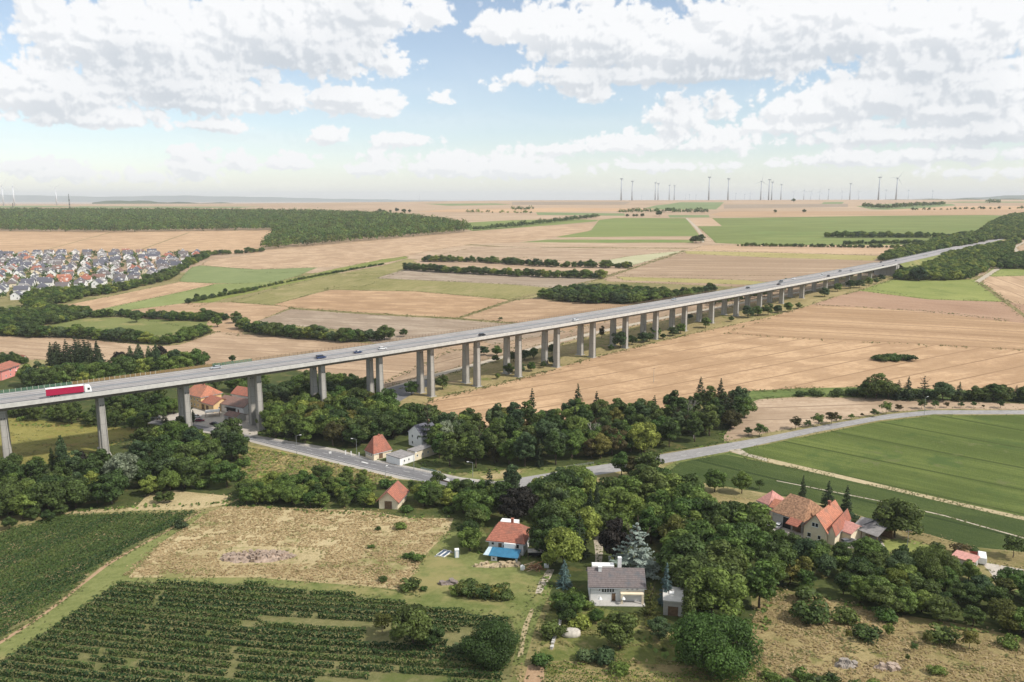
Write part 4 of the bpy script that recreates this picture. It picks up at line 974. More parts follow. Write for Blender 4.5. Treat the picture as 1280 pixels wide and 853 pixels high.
# white bungalow with grey roof, bottom centre
t, r, L = building('house', (737, 752), (805, 753), 'white bungalow with grey brown gabled roof among trees at bottom centre', 'house', 8.5, 4.0, 2.7, 'white', 'greytile',
    wins=[('f', .24 + i * .047, 2.3, .62, 1.7) for i in range(5)] + [('f', .69, 3.0, .7, .65), ('f', .78, 3.0, .7, .65), ('f', .87, 3.0, .7, .65), ('f', .18, 2.6, .4, .8), ('f', .44, 0.2, .9, 2.0, 'door'), ('r', .5, 2.2, 1, 1.1), ('l', .5, 2.2, 1, 1.1)],
    chim=[(.20, .42, 5.8, 7.4, .8, 'white')])
MB().box(L * .56, L * .98, -1.5, -.006, 2.45, 2.7).box(L * .56, L * .6, -1.5, -1.3, 0, 2.448).box(L * .94, L * .98, -1.5, -1.3, 0, 2.448).build('canopy', M['cream'], t)
MB().box(L * .08, L * .5, 8.506, 10.4, -1, 5.3).build('rear_annex', M['white'], t)
MB().box(L * .57, L * .57 + .95, 8.508, 9.5, -1, 7.5).build('chimney_stack', M['white'], t)
MB().box(0, L, -2.6, -.008, -1, .12).build('terrace', M['grey_wall'], t)
loc, rz, LL = site((738, 757), (806, 758))
# terrace furniture
for k, (px, py, lb) in enumerate([(750, 757, 'white folding sunshade leaning on the terrace wall of the bungalow'), (779, 757, 'small white garden parasol at the terrace steps of the bungalow')]):
    p = P(px, py); t = thing('parasol', p, .3 * k, lb, 'parasol'); MB().cyl((0, 0, 0), (0, 0, 2.3), .03, .03, 6).build('pole', M['steel'], t); MB().cyl((0, 0, 1.7), (0, 0, 2.35), .55, .06, 8).build('shade', M['white'], t)
t, r, L = building('shed', (829, 769), (853, 771), 'pale flat roofed garage right of the white bungalow', 'garage', 7, 3.4, 0, 'grey_wall', 'concrete_light', over=.2, wins=[('f', .5, 0, 2.4, 2.2, 'door')])
MB().box(L * .3, L * .55, 3, 4.5, 3.702, 4.0).build('roof_box', M['white'], t)
# red roofed white house with blue annex
t, r, L = building('house', (611, 692), (654, 695), 'white house with hipped red tile roof and a blue roofed annex', 'house', 9.5, 4.4, 3.2, 'white', 'redtile', hip=2.6, over=.7,
    wins=[('f', .12, 2.6, .9, 1.1), ('f', .33, .9, 1.0, 2.6, 'door'), ('f', .43, 2.0, .6, 1.0), ('f', .84, 2.2, .9, 1.3), ('l', .5, 2.4, 1, 1.2), ('r', .5, 2.4, 1, 1.2)], chim=[(.55, .62, 6.6, 8.6, .7, 'redtile')])
MB().box(L * .47, L * .80, -1.2, -.006, 1.5, 4.0).build('balcony_wall', M['white'], t)
MB().box(L * .1, L * .62, 9.506, 12, -1, 5.9).build('rear_annex', M['white'], t)
MB().add([(L * .14, -5.6, 1.75), (L * .97, -5.6, 1.75), (L * .97, -1.25, 2.45), (L * .14, -1.25, 2.45), (L * .14, -5.6, 1.9), (L * .97, -5.6, 1.9), (L * .97, -1.25, 2.6), (L * .14, -1.25, 2.6)], [(0, 3, 2, 1), (4, 5, 6, 7), (0, 1, 5, 4), (1, 2, 6, 5), (2, 3, 7, 6), (3, 0, 4, 7)]).build('blue_annex_roof', M['blueroof'], t)
MB().add([(-.2, -5.3, 1.7), (L * .135, -5.3, 1.7), (L * .135, -1.3, 2.4), (L * .03, -1.3, 2.4), (-.2, -5.3, 1.85), (L * .135, -5.3, 1.85), (L * .135, -1.3, 2.55), (L * .03, -1.3, 2.55)], [(0, 3, 2, 1), (4, 5, 6, 7), (0, 1, 5, 4), (1, 2, 6, 5), (2, 3, 7, 6), (3, 0, 4, 7)]).build('pale_annex_roof', plain('pale_blue_sheet', (.45, .55, .58), .6), t)
an = MB().box(L * .2, L * .37, -5.2, -5.0, -1, 1.74).box(L * .9, L * .95, -5.3, -5.1, -1, 1.74).box(L * .2, L * .22, -5.0, -1.3, -1, 1.74).box(L * .16, L * .95, -2.0, -1.3, -1, 1.9); an.build('annex_wall', M['white'], t)
window(t, L * .28, -5.204, .5, .8, .8, 'y', -1)
# orange-roofed barn by the thicket
building('barn', (474, 636), (497, 637), 'small cream barn with orange red roof at the edge of the dry meadow', 'barn', 10, 3.2, 2.9, 'cream', 'redtile', along='y', over=.8, wins=[('f', .5, 0, 2.6, 2.7, 'door')])
# steep red-roofed house by the road
t, r, L = building('house', (457, 571.5), (475, 579), 'narrow house with a very steep red tile roof on the main road', 'house', 8.5, 3.3, 5.6, 'cream', 'redtile', along='y', over=.35, L=6.4, hip=2.4, wins=[('f', .2, 1.2, .8, 1.4), ('f', .45, 1.2, .8, 1.4), ('f', .7, 1.2, .8, 1.4), ('r', .4, .3, 1.8, 2.4, 'door')], chim=[(.5, .55, 8.0, 9.3, .5, 'redtile')])
# flat roofed white building beside it
t, r, L = building('workshop', (483, 577.5), (500, 582.5), 'low white workshop with grey flat roofs beside the steep red roofed house', 'workshop', 8, 2.8, 0, 'white', 'greyroof', over=.1, wins=[('r', .3, 1, .8, .9), ('r', .6, 1, .8, .9)])
MB().box(L * .45, L * 1.0, 8.1, 21, -1, 3.6).build('rear_wing', M['cream'], t); MB().box(L * .43, L * 1.03, 8.12, 21.1, 3.602, 3.9).build('rear_roof', M['greyroof'], t)
for k in range(4): window(t, L + .004, 9.5 + k * 3, 1.4, .8, 1.0, 'x', 1)
building('house', (511, 556), (523, 560), 'white two storey house with dark slate roof between the trees', 'house', 9, 6.0, 3.4, 'white', 'slate', along='y', over=.3, L=9, wins=[('f', .3, 3.6, .9, 1.4), ('f', .7, 3.6, .9, 1.4), ('f', .3, .8, .9, 1.4), ('r', .4, 3.4, .9, 1.3), ('r', .75, 1.6, .9, 1.3)], chim=[(.5, .85, 9, 10.5, .6)])
building('house', (469, 528), (476, 529), 'small white house almost hidden by trees left of the slate roofed house', 'house', 7, 5.2, 2, 'white', 'slate', over=.3, L=7)
# farmstead under the bridge: yellow house
t, r, L = building('house', (232, 507), (252, 512), 'yellow house with hipped orange red roof beyond the big viaduct pier', 'house', 12, 6.6, 4.2, 'yellow', 'orangetile', hip=3, over=.6,
    wins=[('f', .2 + .2 * i, z, .8, 1.1) for i in range(4) for z in (1.2, 4.0)] + [('r', .3, 4, .8, 1.1), ('r', .6, 4, .8, 1.1)], chim=[(.6, .5, 9.8, 11.6, .8, 'redtile')])
t2, r2, L2 = building('house', (250, 511), (260, 514), 'yellow garage wing with red roof in front of the yellow house', 'garage', 10, 3.8, 2.6, 'yellow', 'redtile', over=.5, L=13,
    wins=[('f', .25, .1, 2.4, 2.5, 'door'), ('f', .55, .1, 2.4, 2.5, 'door'), ('r', .3, 1.4, .7, .9), ('r', .6, 1.4, .7, .9)])
t, r, L = building('house', (272, 513), (294, 517), 'white bungalow with faded brown red roof under the viaduct', 'house', 11, 3.9, 2.6, 'white', 'browntile', over=.7, L=19, wins=[('f', .12, 1.4, .9, 1.1), ('f', .8, .1, 1.0, 2.1, 'door'), ('r', .3, 1.4, .9, 1.1), ('r', .7, 1.4, .9, 1.1)])
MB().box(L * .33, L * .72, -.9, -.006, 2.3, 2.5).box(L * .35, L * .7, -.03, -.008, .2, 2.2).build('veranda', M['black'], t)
building('house', (290, 502), (302, 504), 'white gabled house with bright red roof behind the faded roof bungalow', 'house', 9, 4.2, 3.0, 'white', 'redtile', over=.4, L=13, wins=[('r', .5, 1.5, .9, 1.1)])
building('garage', (281, 526), (295, 529), 'small garage with dark red brown roof in front of the white bungalow', 'garage', 6, 2.6, 1.4, 'grey_wall', 'browntile', over=.3, wins=[('f', .5, .1, 2.4, 2.1, 'door')])
building('house', (270, 476), (277, 476.5), 'small white house peeping over the trees behind the yellow house', 'house', 7, 3.5, 2, 'white', 'greytile', over=.3)
p = P(266, 520); t = thing('carport', p, .3, 'open carport with pale flat roof beside the garden of the white bungalow', 'carport')
MB().box(-3.4, 3.4, -2.6, 2.6, 2.4, 2.6).build('roof', M['concrete_light'], t)
for a in (-3.2, 3.2):
    for b in (-2.4, 2.4): MB().box(a - .08, a + .08, b - .08, b + .08, 0, 2.398).build('post', M['wood'], t)
car(P(250, 527), .2, 'dark red car parked in front of the yellow house', MAR); car(P(246, 522), .25, 'white car parked beside the dark red car at the yellow house', WHITE)
car(P(268, 531), -.15, 'black car parked by the road in front of the white bungalow', BLK, 'saloon')
car(P(195, 523), .1, 'white car standing on the yard left of the big pier', WHITE, 'estate')
# farm on the right
t, r, L = building('barn', (965, 655), (1003, 667), 'big farm barn with weathered brown tile roof and dark gateway', 'barn', 13, 4.2, 4.6, 'grey_wall', 'oldtile', hip=2.2, over=.4)
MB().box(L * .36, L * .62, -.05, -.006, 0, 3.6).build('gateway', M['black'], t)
MB().box(L * .68, L * .95, -.05, -.006, 0, 2.6).build('gate', M['wood'], t)
MB().add([(L * .62, -3.2, 2.9), (L * 1.0, -3.2, 2.9), (L * 1.0, -.5, 4.2), (L * .62, -.5, 4.2), (L * .62, -3.2, 3.1), (L * 1.0, -3.2, 3.1), (L * 1.0, -.5, 4.4), (L * .62, -.5, 4.4)], [(0, 3, 2, 1), (4, 5, 6, 7), (0, 1, 5, 4), (1, 2, 6, 5), (2, 3, 7, 6), (3, 0, 4, 7)]).build('lean_to_roof', M['redtile'], t)
building('shed', (962, 645), (979, 650), 'low outbuilding with orange tile roof left of the big barn', 'outbuilding', 6, 3.0, 1.8, 'cream', 'orangetile', over=.3)
building('house', (947, 638), (960, 643), 'small building with pink red pyramid roof at the left end of the farm', 'outbuilding', 8, 3.4, 3.2, 'cream', 'pinktile', hip=2.8, over=.4)
t, r, L = building('house', (1004, 674), (1032, 681), 'cream farmhouse with bright orange roof and its gable to the camera', 'farmhouse', 15, 4.2, 4.3, 'cream', 'orangetile', along='y', over=.5,
    wins=[('f', .42, 4.6, 1.1, 1.3), ('f', .55, 4.6, 1.1, 1.3), ('f', .25, 1.0, 1.2, 1.4), ('f', .7, 1.0, 1.0, 1.3), ('r', .3, 1.4, 1, 1.2), ('r', .7, 1.4, 1, 1.2)], chim=[(.5, .7, 8.2, 9.6, .7, 'redtile')])
building('outbuilding', (1034, 680), (1043, 682), 'narrow wing with faded red roof right of the cream farmhouse', 'outbuilding', 16, 3.4, 2.4, 'cream', 'redtile', along='y', over=.3)
building('shed', (1045, 672), (1063, 678), 'long low shed with faded pink red roof right of the farmhouse', 'shed', 8, 2.6, 1.5, 'cream', 'pinktile', over=.3)
p, rz, L = site((1066, 672), (1096, 682)); t = thing('carport', p, rz, 'open machinery shelter with dark grey sheet roof at the right end of the farm', 'shelter')
MB().prism([(-.6, 2.9), (4.5, 5.0), (9.8, 3.2), (9.8, 3.4), (4.5, 5.25), (-.6, 3.1)], -.4, L + .4).build('roof', M['greyroof'], t)
MB().box(L * .44, L * .5, -.7, 9.9, 5.3, 5.36).build('roof_joint', M['black'], t)
for k in range(4):
    for b in (0, 9): MB().box(k * L / 3.1, k * L / 3.1 + .2, b, b + .2, -.5, 3.0).build('post', M['wood'], t)
MB().box(.3, L - .3, 8.6, 8.8, -.5, 2.9).build('back_wall', M['wood'], t)
MB().box(.5, L * .6, -4, -3.8, -.5, 1.4).build('boundary_wall', M['concrete_light'], t)
for k, (px, py, lb, c) in enumerate([(973.5, 659, 'white car parked in the farm yard below the big barn', WHITE), (1001, 661.5, 'silver car parked by the cream farmhouse wall', SILV), (1058, 679, 'old grey car among the sheds right of the farmhouse', GREY)]): car(P(px, py), (.9, 1.4, .4)[k], lb, c)
# far left pink house and neighbours
t, r, L = building('house', (2, 476), (25, 468), 'pink two storey house with red roof above the viaduct at the left edge', 'house', 12, 6.2, 2.0, 'pink', 'redtile', over=.8, wins=[('f', .25, 1.2, .9, 1.3), ('f', .5, 1.2, .9, 1.3), ('f', .5, 4.0, 1.5, 1.2), ('f', .8, 4.0, .9, 1.2)])
MB().box(-14, -.5, 2, 9, -1, 4.2).build('side_wing', M['cream'], t); MB().box(-14.5, -.2, 1.5, 9.5, 4.202, 4.5).build('side_roof', M['pinktile'], t)
building('shed', (24, 470), (28, 469), 'small pink shed with white flat roof beside the pink house', 'shed', 5, 2.6, 0, 'pink', 'white', over=.2)
building('shed', (31, 468), (37, 466), 'low pink outbuilding among the shrubs right of the pink house', 'shed', 6, 2.4, .8, 'pink', 'pinktile', over=.2)
building('shed', (29, 453), (35, 452), 'small shed with red roof and white gable by the hedge above the pink house', 'shed', 5, 2.4, 1.6, 'white', 'redtile', along='y', over=.4)
building('house', (-6, 397), (14, 395), 'long pale building with a dark roof at the left edge below the village', 'building', 10, 3.4, 2.6, 'white', 'slate', over=.4)
# right edge allotment
p, rz, L = site((1189, 705), (1216, 712)); t = thing('shed', p, rz, 'low shed with faded pink sheet roof beside the pale gravel patch', 'shed')
walls(L, 5, 2.0, 0).build('wall', M['grey_wall'], t); MB().box(-.3, L + .3, -.3, 5.3, 2.002, 2.2).build('roof', M['pinktile'], t)
p = P(1213, 699); t = thing('trailer', p, -.25, 'rusty red farm trailer parked on the strip above the pink roofed shed', 'trailer')
MB().box(-3, 3, -1.1, 1.1, .9, 1.1).box(-3, 3, -1.1, -1.04, 1.102, 1.9).box(-3, 3, 1.04, 1.1, 1.102, 1.9).build('load_bed', paint('rusty_red', (.30, .06, .04), .8), t); MB().box(-2.6, -.4, -.9, .9, 1.102, 2.2).build('load', M['oldtile'], t)
for x in (-1.8, 1.8):
    for y in (-1, 1): wheel(t, x, y, .45, .25)
p = P(1227, 703); t = thing('caravan', p, 1.1, 'small white caravan beside the rusty trailer', 'caravan')
loft([(-2.4, 1.0, .9, .5, 2.2), (-2.0, 1.05, .95, .45, 2.5), (1.8, 1.05, .95, .45, 2.5), (2.4, 1.0, .85, .6, 1.9)]).build('body', M['white'], t); MB().box(-1.2, .4, -1.07, -1.03, 1.3, 1.9).build('window', M['glass'], t)
for y in (-.95, .95): wheel(t, 0, y, .33, .2)
# ------------------------------------------------------------------ trees
def orient_quads(c, nrm, size, rg, aspect=.75):
    """quads centred at c (n,3) facing nrm, half size per quad"""
    n = len(c)
    nrm = nrm / np.maximum(np.linalg.norm(nrm, axis=1, keepdims=True), 1e-6)
    r = rg.normal(size=(n, 3)); t = np.cross(nrm, r); t /= np.maximum(np.linalg.norm(t, axis=1, keepdims=True), 1e-6); b = np.cross(nrm, t)
    s = (size * rg.uniform(.6, 1.25, n))[:, None] if np.isscalar(size) else (size * rg.uniform(.6, 1.25, n))[:, None]
    t = t * s; b = b * s * aspect
    bend = nrm * s * .25
    return np.stack([c - t - b * .35, c - b + bend, c + t + b * .2, c + b * .9 + bend], 1)
def clump_crown(seed, clumps, per, leaf, flat=.75):
    """clumps: list of (centre, radius, tint)"""
    rg = np.random.default_rng(seed); Q = []; T = []
    for (c, r, tn) in clumps:
        n = max(8, int(per * r * r))
        d = rg.normal(size=(n, 3)); d[:, 2] = d[:, 2] * .9 + .25; d /= np.linalg.norm(d, axis=1, keepdims=True)
        rad = r * rg.uniform(.55, 1.06, n) ** .6
        pos = np.array(c) + d * rad[:, None] * np.array([1, 1, flat])
        nn = d * 1.25 + rg.normal(size=(n, 3)) * .5; nn[:, 2] += .1
        Q.append(orient_quads(pos, nn, leaf, rg)); T.append(np.clip(tn + rg.normal(size=n) * .22, 0, 1))
    return np.concatenate(Q), np.concatenate(T)
def broad(seed, H=10, Rr=4.2, zb=1.6, ncl=34, per=62, leaf=.34, shape=1.0):
    r = random.Random(seed); cl = []; cz = zb + (H - zb) * .48; rz = (H - zb) * .5
    for k in range(ncl):
        u = r.uniform(-.85, 1); ph = k * 2.399 + r.uniform(-.5, .5); q = math.sqrt(max(0, 1 - u * u))
        f = r.uniform(.62, .86) if r.random() < .8 else r.uniform(.2, .5)
        w = q if u > 0 else q * (1 - .25 * abs(u)) + .25 * abs(u)
        asym = 1 + .14 * math.sin(ph * 1.0 + seed)
        c = (math.cos(ph) * w * f * Rr * asym, math.sin(ph) * w * f * Rr * asym, cz + u * f * rz * (1.0 + .1 * math.sin(ph * 2)))
        cl.append((c, Rr * r.uniform(.24, .40), r.uniform(.15, .85)))
    cl.append(((0, 0, cz), Rr * .55, .4))
    return clump_crown(seed, cl, per, leaf)
def bushm(seed, H=2.6, Rr=1.9, ncl=14, per=120, leaf=.22):
    r = random.Random(seed); cl = []
    for k in range(ncl):
        ph = k * 2.4; f = r.uniform(.1, .72) * Rr
        cl.append(((math.cos(ph) * f, math.sin(ph) * f, r.uniform(.25, .72) * H * (1 - .35 * f / Rr)), r.uniform(.28, .42) * Rr, r.uniform(.15, .85)))
    return clump_crown(seed, cl, per, leaf, .85)
def poplar(seed, H=16, Rr=2.2, leaf=.30):
    r = random.Random(seed); cl = []
    for k in range(46):
        u = (k + .5) / 46; z = 1.0 + u * (H - 1.4); w = Rr * min(1, 2.2 * u + .35) * (1 - u ** 2.2) ** .8 + .15
        ph = k * 2.4; f = r.uniform(.25, .7) * w; cl.append(((math.cos(ph) * f, math.sin(ph) * f, z), max(.4, w * .5), r.uniform(.2, .8)))
    return clump_crown(seed, cl, 70, leaf, 1.2)
def spruce(seed, H=14, Rr=2.9, leaf=.26, droop=.35, tiers=17, irregular=.15):
    rg = np.random.default_rng(seed); Q = []; T = []
    for k in range(tiers):
        u = k / (tiers - 1); z = .9 + u * (H - 1.5); w = Rr * (1 - u) ** .85 + .18; nb = int(6 + 9 * (1 - u))
        for b in range(nb):
            ph = rg.uniform(0, 2 * math.pi); L = w * rg.uniform(1 - irregular * 2, 1 + irregular); n = int(7 + 13 * L)
            t = rg.uniform(.12, 1, n) ** .7; sp = .28 * L * t * 0 + rg.normal(size=n) * .20 * (1.1 - t) * L * .7
            x = np.cos(ph) * t * L - np.sin(ph) * sp; y = np.sin(ph) * t * L + np.cos(ph) * sp
            zz = z - droop * t * L + rg.normal(size=n) * .10 + .2 * L * t * t
            nn = np.stack([np.cos(ph) * np.ones(n) * .5, np.sin(ph) * np.ones(n) * .5, np.ones(n)], 1) + rg.normal(size=(n, 3)) * .45
            Q.append(orient_quads(np.stack([x, y, zz], 1), nn, leaf, rg, .5)); T.append(np.clip(rg.uniform(.2, .8) + rg.normal(size=n) * .15, 0, 1))
    return np.concatenate(Q), np.concatenate(T)
def trunk_mesh(H, r0, limbs, seed, reach=2.2, zl=None, mat=None):
    m = MB(); r = random.Random(seed); z = 0; p = Vector((0, 0, -.4)); rad = r0
    n = 4
    for k in range(n):
        q = Vector((r.uniform(-.12, .12), r.uniform(-.12, .12), H * (k + 1) / n)); m.cyl(p, q, rad, rad * .72, 7); p = q; rad *= .72
    for k in range(limbs):
        ph = k * 2.4 + r.random(); z0 = H * r.uniform(.35, .8); a = Vector((0, 0, z0)); b = a + Vector((math.cos(ph) * reach * .55, math.sin(ph) * reach * .55, H * .14)); c = b + Vector((math.cos(ph + .3) * reach * .5, math.sin(ph + .3) * reach * .5, H * .16))
        m.cyl(a, b, r0 * .38, r0 * .24, 5); m.cyl(b, c, r0 * .24, r0 * .1, 5)
    me = bpy.data.meshes.new('trunk'); me.from_pydata(m.v, [], m.f); me.materials.append(mat or M['bark']); me.shade_smooth(); return me
PROTO = {}
def proto(kind):
    if kind in PROTO: return PROTO[kind]
    k, _, i = kind.partition('.'); i = int(i or 0)
    if k == 'broad': Q, T = broad(10 + i, ncl=(34, 30, 38, 26, 36, 42)[i], Rr=(4.2, 4.6, 3.9, 4.4, 5.0, 3.6)[i]); H = 10; tm = trunk_mesh(6.5, .28, 7, i)
    elif k == 'tall': Q, T = broad(30 + i, H=14, Rr=(3.8, 3.3, 4.3)[i], zb=2.4, ncl=46, per=60, leaf=.36); H = 14; tm = trunk_mesh(10, .3, 8, i)
    elif k == 'bush': Q, T = bushm(50 + i); H = 2.6; tm = trunk_mesh(1.5, .09, 5, i, .9)
    elif k == 'big': Q, T = broad(60 + i, H=11, Rr=8.2, zb=.3, ncl=70, per=52, leaf=.26); H = 11; tm = trunk_mesh(6, .5, 10, i, 5)
    elif k == 'poplar': Q, T = poplar(70 + i, Rr=(2.2, 3.0)[i]); H = 16; tm = trunk_mesh(13, .25, 5, i, 1)
    elif k == 'spruce': Q, T = spruce(80 + i, Rr=(2.9, 3.4, 2.4)[i]); H = 14; tm = trunk_mesh(13, .2, 0, i)
    elif k == 'pine': Q, T = spruce(90 + i, H=14, Rr=3.4, tiers=10, irregular=.45, droop=.05, leaf=.3); H = 14; tm = trunk_mesh(13, .24, 8, i, 2.2)
    elif k == 'cedar': Q, T = spruce(95, H=15, Rr=5.6, tiers=13, irregular=.35, droop=.12, leaf=.34); H = 15; tm = trunk_mesh(14, .35, 10, i, 3)
    elif k == 'small': Q, T = broad(110 + i, H=5, Rr=2.1, zb=1.3, ncl=16, per=130, leaf=.22); H = 5; tm = trunk_mesh(3.4, .1, 5, i, 1)
    me = quads_mesh('crown', Q, LM['mid'], T)
    PROTO[kind] = (me, tm, H); return PROTO[kind]
NTREE = 0
PENDING = []
def tree(kind, mat, loc, h, wf=1.0, label='', group=None, name='deciduous_tree', cat='tree', rz=None, lean=0):
    global NTREE; NTREE += 1
    me, tm, H = proto(kind); s = h / H
    t = thing(name, loc, random.uniform(0, 6.28) if rz is None else rz, label, cat, group)
    t.scale = (s * wf, s * wf, s)
    c = link('crown', me, t); c.material_slots[0].link = 'OBJECT'; c.material_slots[0].material = LM[mat]
    link('trunk' if H > 3 else 'stem', tm, t)
    return t
def vinpoly(X, Y, poly):
    c = np.zeros(len(X), bool); j = len(poly) - 1
    for i in range(len(poly)):
        xi, yi = poly[i]; xj, yj = poly[j]
        c ^= ((yi > Y) != (yj > Y)) & (X < (xj - xi) * (Y - yi) / ((yj - yi) or 1e-9) + xi); j = i
    return c
def scatter(poly, sp, seed, jit=.42, holes=()):
    rg = np.random.default_rng(seed); W = [P(*q) for q in poly]
    x0, x1 = min(w.x for w in W), max(w.x for w in W); y0, y1 = min(w.y for w in W), max(w.y for w in W)
    gx, gy = np.meshgrid(np.arange(x0, x1, sp), np.arange(y0, y1, sp)); gx = gx + (np.arange(gx.shape[0]) % 2)[:, None] * sp * .5
    X = gx.ravel() + rg.uniform(-jit, jit, gx.size) * sp; Y = gy.ravel() + rg.uniform(-jit, jit, gx.size) * sp
    Z = gz(X, Y); px, py = PROJ(X, Y, Z); k = vinpoly(px, py, poly) & (Y > 20)
    for h in holes: k &= ~vinpoly(px, py, h)
    return np.stack([X[k], Y[k], Z[k]], 1)
KIND = {'broad': ('deciduous_tree', 'tree'), 'tall': ('deciduous_tree', 'tree'), 'big': ('deciduous_tree', 'tree'), 'small': ('young_tree', 'tree'), 'bush': ('shrub', 'shrub'), 'poplar': ('poplar_tree', 'tree'), 'spruce': ('spruce_tree', 'conifer'), 'pine': ('pine_tree', 'conifer'), 'cedar': ('cedar_tree', 'conifer')}
WORD = {'dark': 'dark green', 'mid': 'mid green', 'light': 'light green', 'olive': 'olive green', 'cool': 'bluish green', 'conifer': 'dark', 'blue': 'blue green', 'cedar': 'silver blue', 'silver': 'silvery', 'purple': 'purple leaved', 'rust': 'rusty brown', 'yellow': 'yellowing', 'vine': 'green'}
NOUN = {'broad': 'broadleaf tree', 'tall': 'tall broadleaf tree', 'big': 'spreading tree', 'small': 'small tree', 'bush': 'bush', 'poplar': 'columnar poplar', 'spruce': 'pointed spruce', 'pine': 'loose pine', 'cedar': 'cedar'}
def grove(poly, sp, mix, where, seed, holes=()):
    """mix: (kind, variants, material, weight, hmin, hmax, width factor)"""
    rr = random.Random(seed); pts = scatter(poly, sp, seed, holes=holes); tot = sum(m[3] for m in mix)
    if not len(pts): return
    ppx, ppy = PROJ(pts[:, 0], pts[:, 1], pts[:, 2]); q1, q2 = np.quantile(ppx, [.33, .67]); dm = np.median(pts[:, 1])
    for i_, p in enumerate(pts):
        pos = ('back ' if p[1] > dm else 'front ') + ('left' if ppx[i_] < q1 else 'right' if ppx[i_] > q2 else 'middle')
        x = rr.random() * tot
        for k, nv, mt, w, h0, h1, wf in mix:
            x -= w
            if x <= 0: break
        nm, ct = KIND[k]; n_ = NOUN[k]; lb = '%s %s, %s %s' % (WORD[mt], n_, pos, where); h_ = rr.uniform(h0, h1); w_ = wf * rr.uniform(.85, 1.15)
        args = ('%s.%d' % (k, rr.randrange(nv)), mt, tuple(p), h_, w_, lb, '%s %ss %s %s' % (WORD[mt], n_, pos, where), nm, ct)
        if nm == 'deciduous_tree': PENDING.append((h_ * w_ / np.linalg.norm(p - np.array([0, 0, CZ])) * (1.25 if p[1] < dm else 1) * (1 if -20 < ppx[i_] < 1300 else .1), where, args))
        else: tree(*args)
def one(kind, mt, px, py, h, wf, where, extra=None):
    k = kind.split('.')[0]; nm, ct = KIND[k]
    return tree(kind, mt, P(px, py), h, wf, '%s %s %s' % (extra or WORD[mt], NOUN[k], where), None, nm, ct)

# --- central grove behind the road junction
CEN = [(560, 590), (545, 575), (540, 548), (600, 538), (700, 530), (760, 524), (860, 518), (935, 510), (938, 520), (905, 546), (830, 562), (770, 573), (700, 581), (640, 588)]
grove(CEN, 7.4, [('tall', 3, 'dark', 4, 11, 16, 1.05), ('tall', 3, 'cool', 2, 11, 16, 1.05), ('broad', 6, 'mid', 3, 8, 12, 1.1), ('tall', 3, 'mid', 3, 9, 14, 1.1), ('broad', 6, 'rust', .8, 7, 10, 1.1), ('broad', 6, 'olive', .8, 8, 11, 1), ('spruce', 3, 'conifer', .5, 12, 15, 1.1), ('pine', 1, 'conifer', .6, 12, 15, 1), ('bush', 3, 'light', .6, 3, 5, 1.2)], 'in the grove above the road junction', 1)
one('spruce.0', 'conifer', 665, 534, 19, .9, 'standing above the back row of the central grove')
one('pine.0', 'conifer', 535, 560, 20, .9, 'tall beside the white house with the slate roof')
one('broad.2', 'silver', 557, 562, 13, 1.0, 'with pale foliage right of the slate roofed house')
one('tall.1', 'silver', 575, 556, 12, 1.0, 'with pale foliage at the left end of the central grove')
one('spruce.1', 'conifer', 722, 516, 15, 1.1, 'at the top middle of the central grove')
one('spruce.2', 'conifer', 900, 506, 14, 1.3, 'at the right end of the central grove')
one('spruce.0', 'conifer', 875, 504, 14, 1.2, 'second from the right end of the central grove')
one('broad.1', 'rust', 765, 568, 12, 1.1, 'at the roadside edge of the central grove')
one('broad.4', 'light', 805, 566, 13, 1.1, 'with yellow green top at the roadside of the grove')
one('broad.3', 'dark', 812, 600, 11.5, 1.1, 'biggest of the clump below the pale road', 'large dark')
one('broad.0', 'mid', 777, 596, 9.5, 1.0, 'left one of the clump below the pale road', 'bright green')
one('broad.5', 'rust', 792, 598, 9, 1.1, 'middle one of the clump below the pale road')
one('small.0', 'mid', 850, 618, 4, 1, 'standing alone beside the dry grass strip', 'small green')
# --- under and behind the viaduct
ROOFS = [(445, 535), (480, 535), (480, 585), (445, 585)], [(478, 560), (505, 565), (532, 540), (500, 520), (500, 590), (545, 575), (530, 540)]
grove([(335, 546), (330, 526), (400, 516), (470, 510), (500, 522), (498, 545), (470, 556), (450, 562), (440, 567), (400, 558)], 7.6, [('broad', 6, 'mid', 3, 10, 13, 1.15), ('broad', 6, 'dark', 3, 10, 13, 1.15), ('broad', 6, 'light', 1.5, 10, 13, 1.1), ('broad', 6, 'olive', 1.2, 9, 12, 1.1), ('broad', 6, 'rust', .8, 8, 11, 1.1)], 'in the grove between viaduct and road', 2)
grove([(480, 545), (520, 530), (545, 534), (545, 545), (505, 552), (498, 562), (480, 560)], 7, [('broad', 6, 'dark', 2, 10, 13, 1.1), ('broad', 6, 'mid', 2, 9, 12, 1.1)], 'around the white house with the slate roof', 3)
one('broad.1', 'dark', 511, 534, 12, 1.05, 'standing clear left of the big orange stubble field')
grove([(330, 500), (400, 486), (455, 478), (472, 498), (440, 503), (400, 508), (330, 516)], 8.5, [('broad', 6, 'dark', 3, 8, 12, 1.1), ('broad', 6, 'mid', 3, 8, 11, 1.1), ('broad', 6, 'cool', 2, 7, 10, 1.1)], 'behind the piers right of the farmstead', 4, holes=[[(335, 520), (375, 505), (385, 490), (360, 500)]])
grove([(250, 486), (330, 480), (330, 500), (300, 498), (280, 488)], 8, [('broad', 6, 'dark', 3, 7, 10, 1.1), ('broad', 6, 'mid', 3, 6, 9, 1.1)], 'behind the farmstead below the viaduct', 5)
grove([(-30, 508), (60, 512), (150, 520), (185, 528), (180, 540), (100, 533), (0, 524), (-30, 524)], 6.5, [('broad', 6, 'dark', 3, 6, 9, 1.0), ('broad', 6, 'mid', 2, 5, 8, 1.0), ('bush', 3, 'light', 1, 3, 4, 1.2)], 'in the dark hedge behind the yellow meadow', 6)
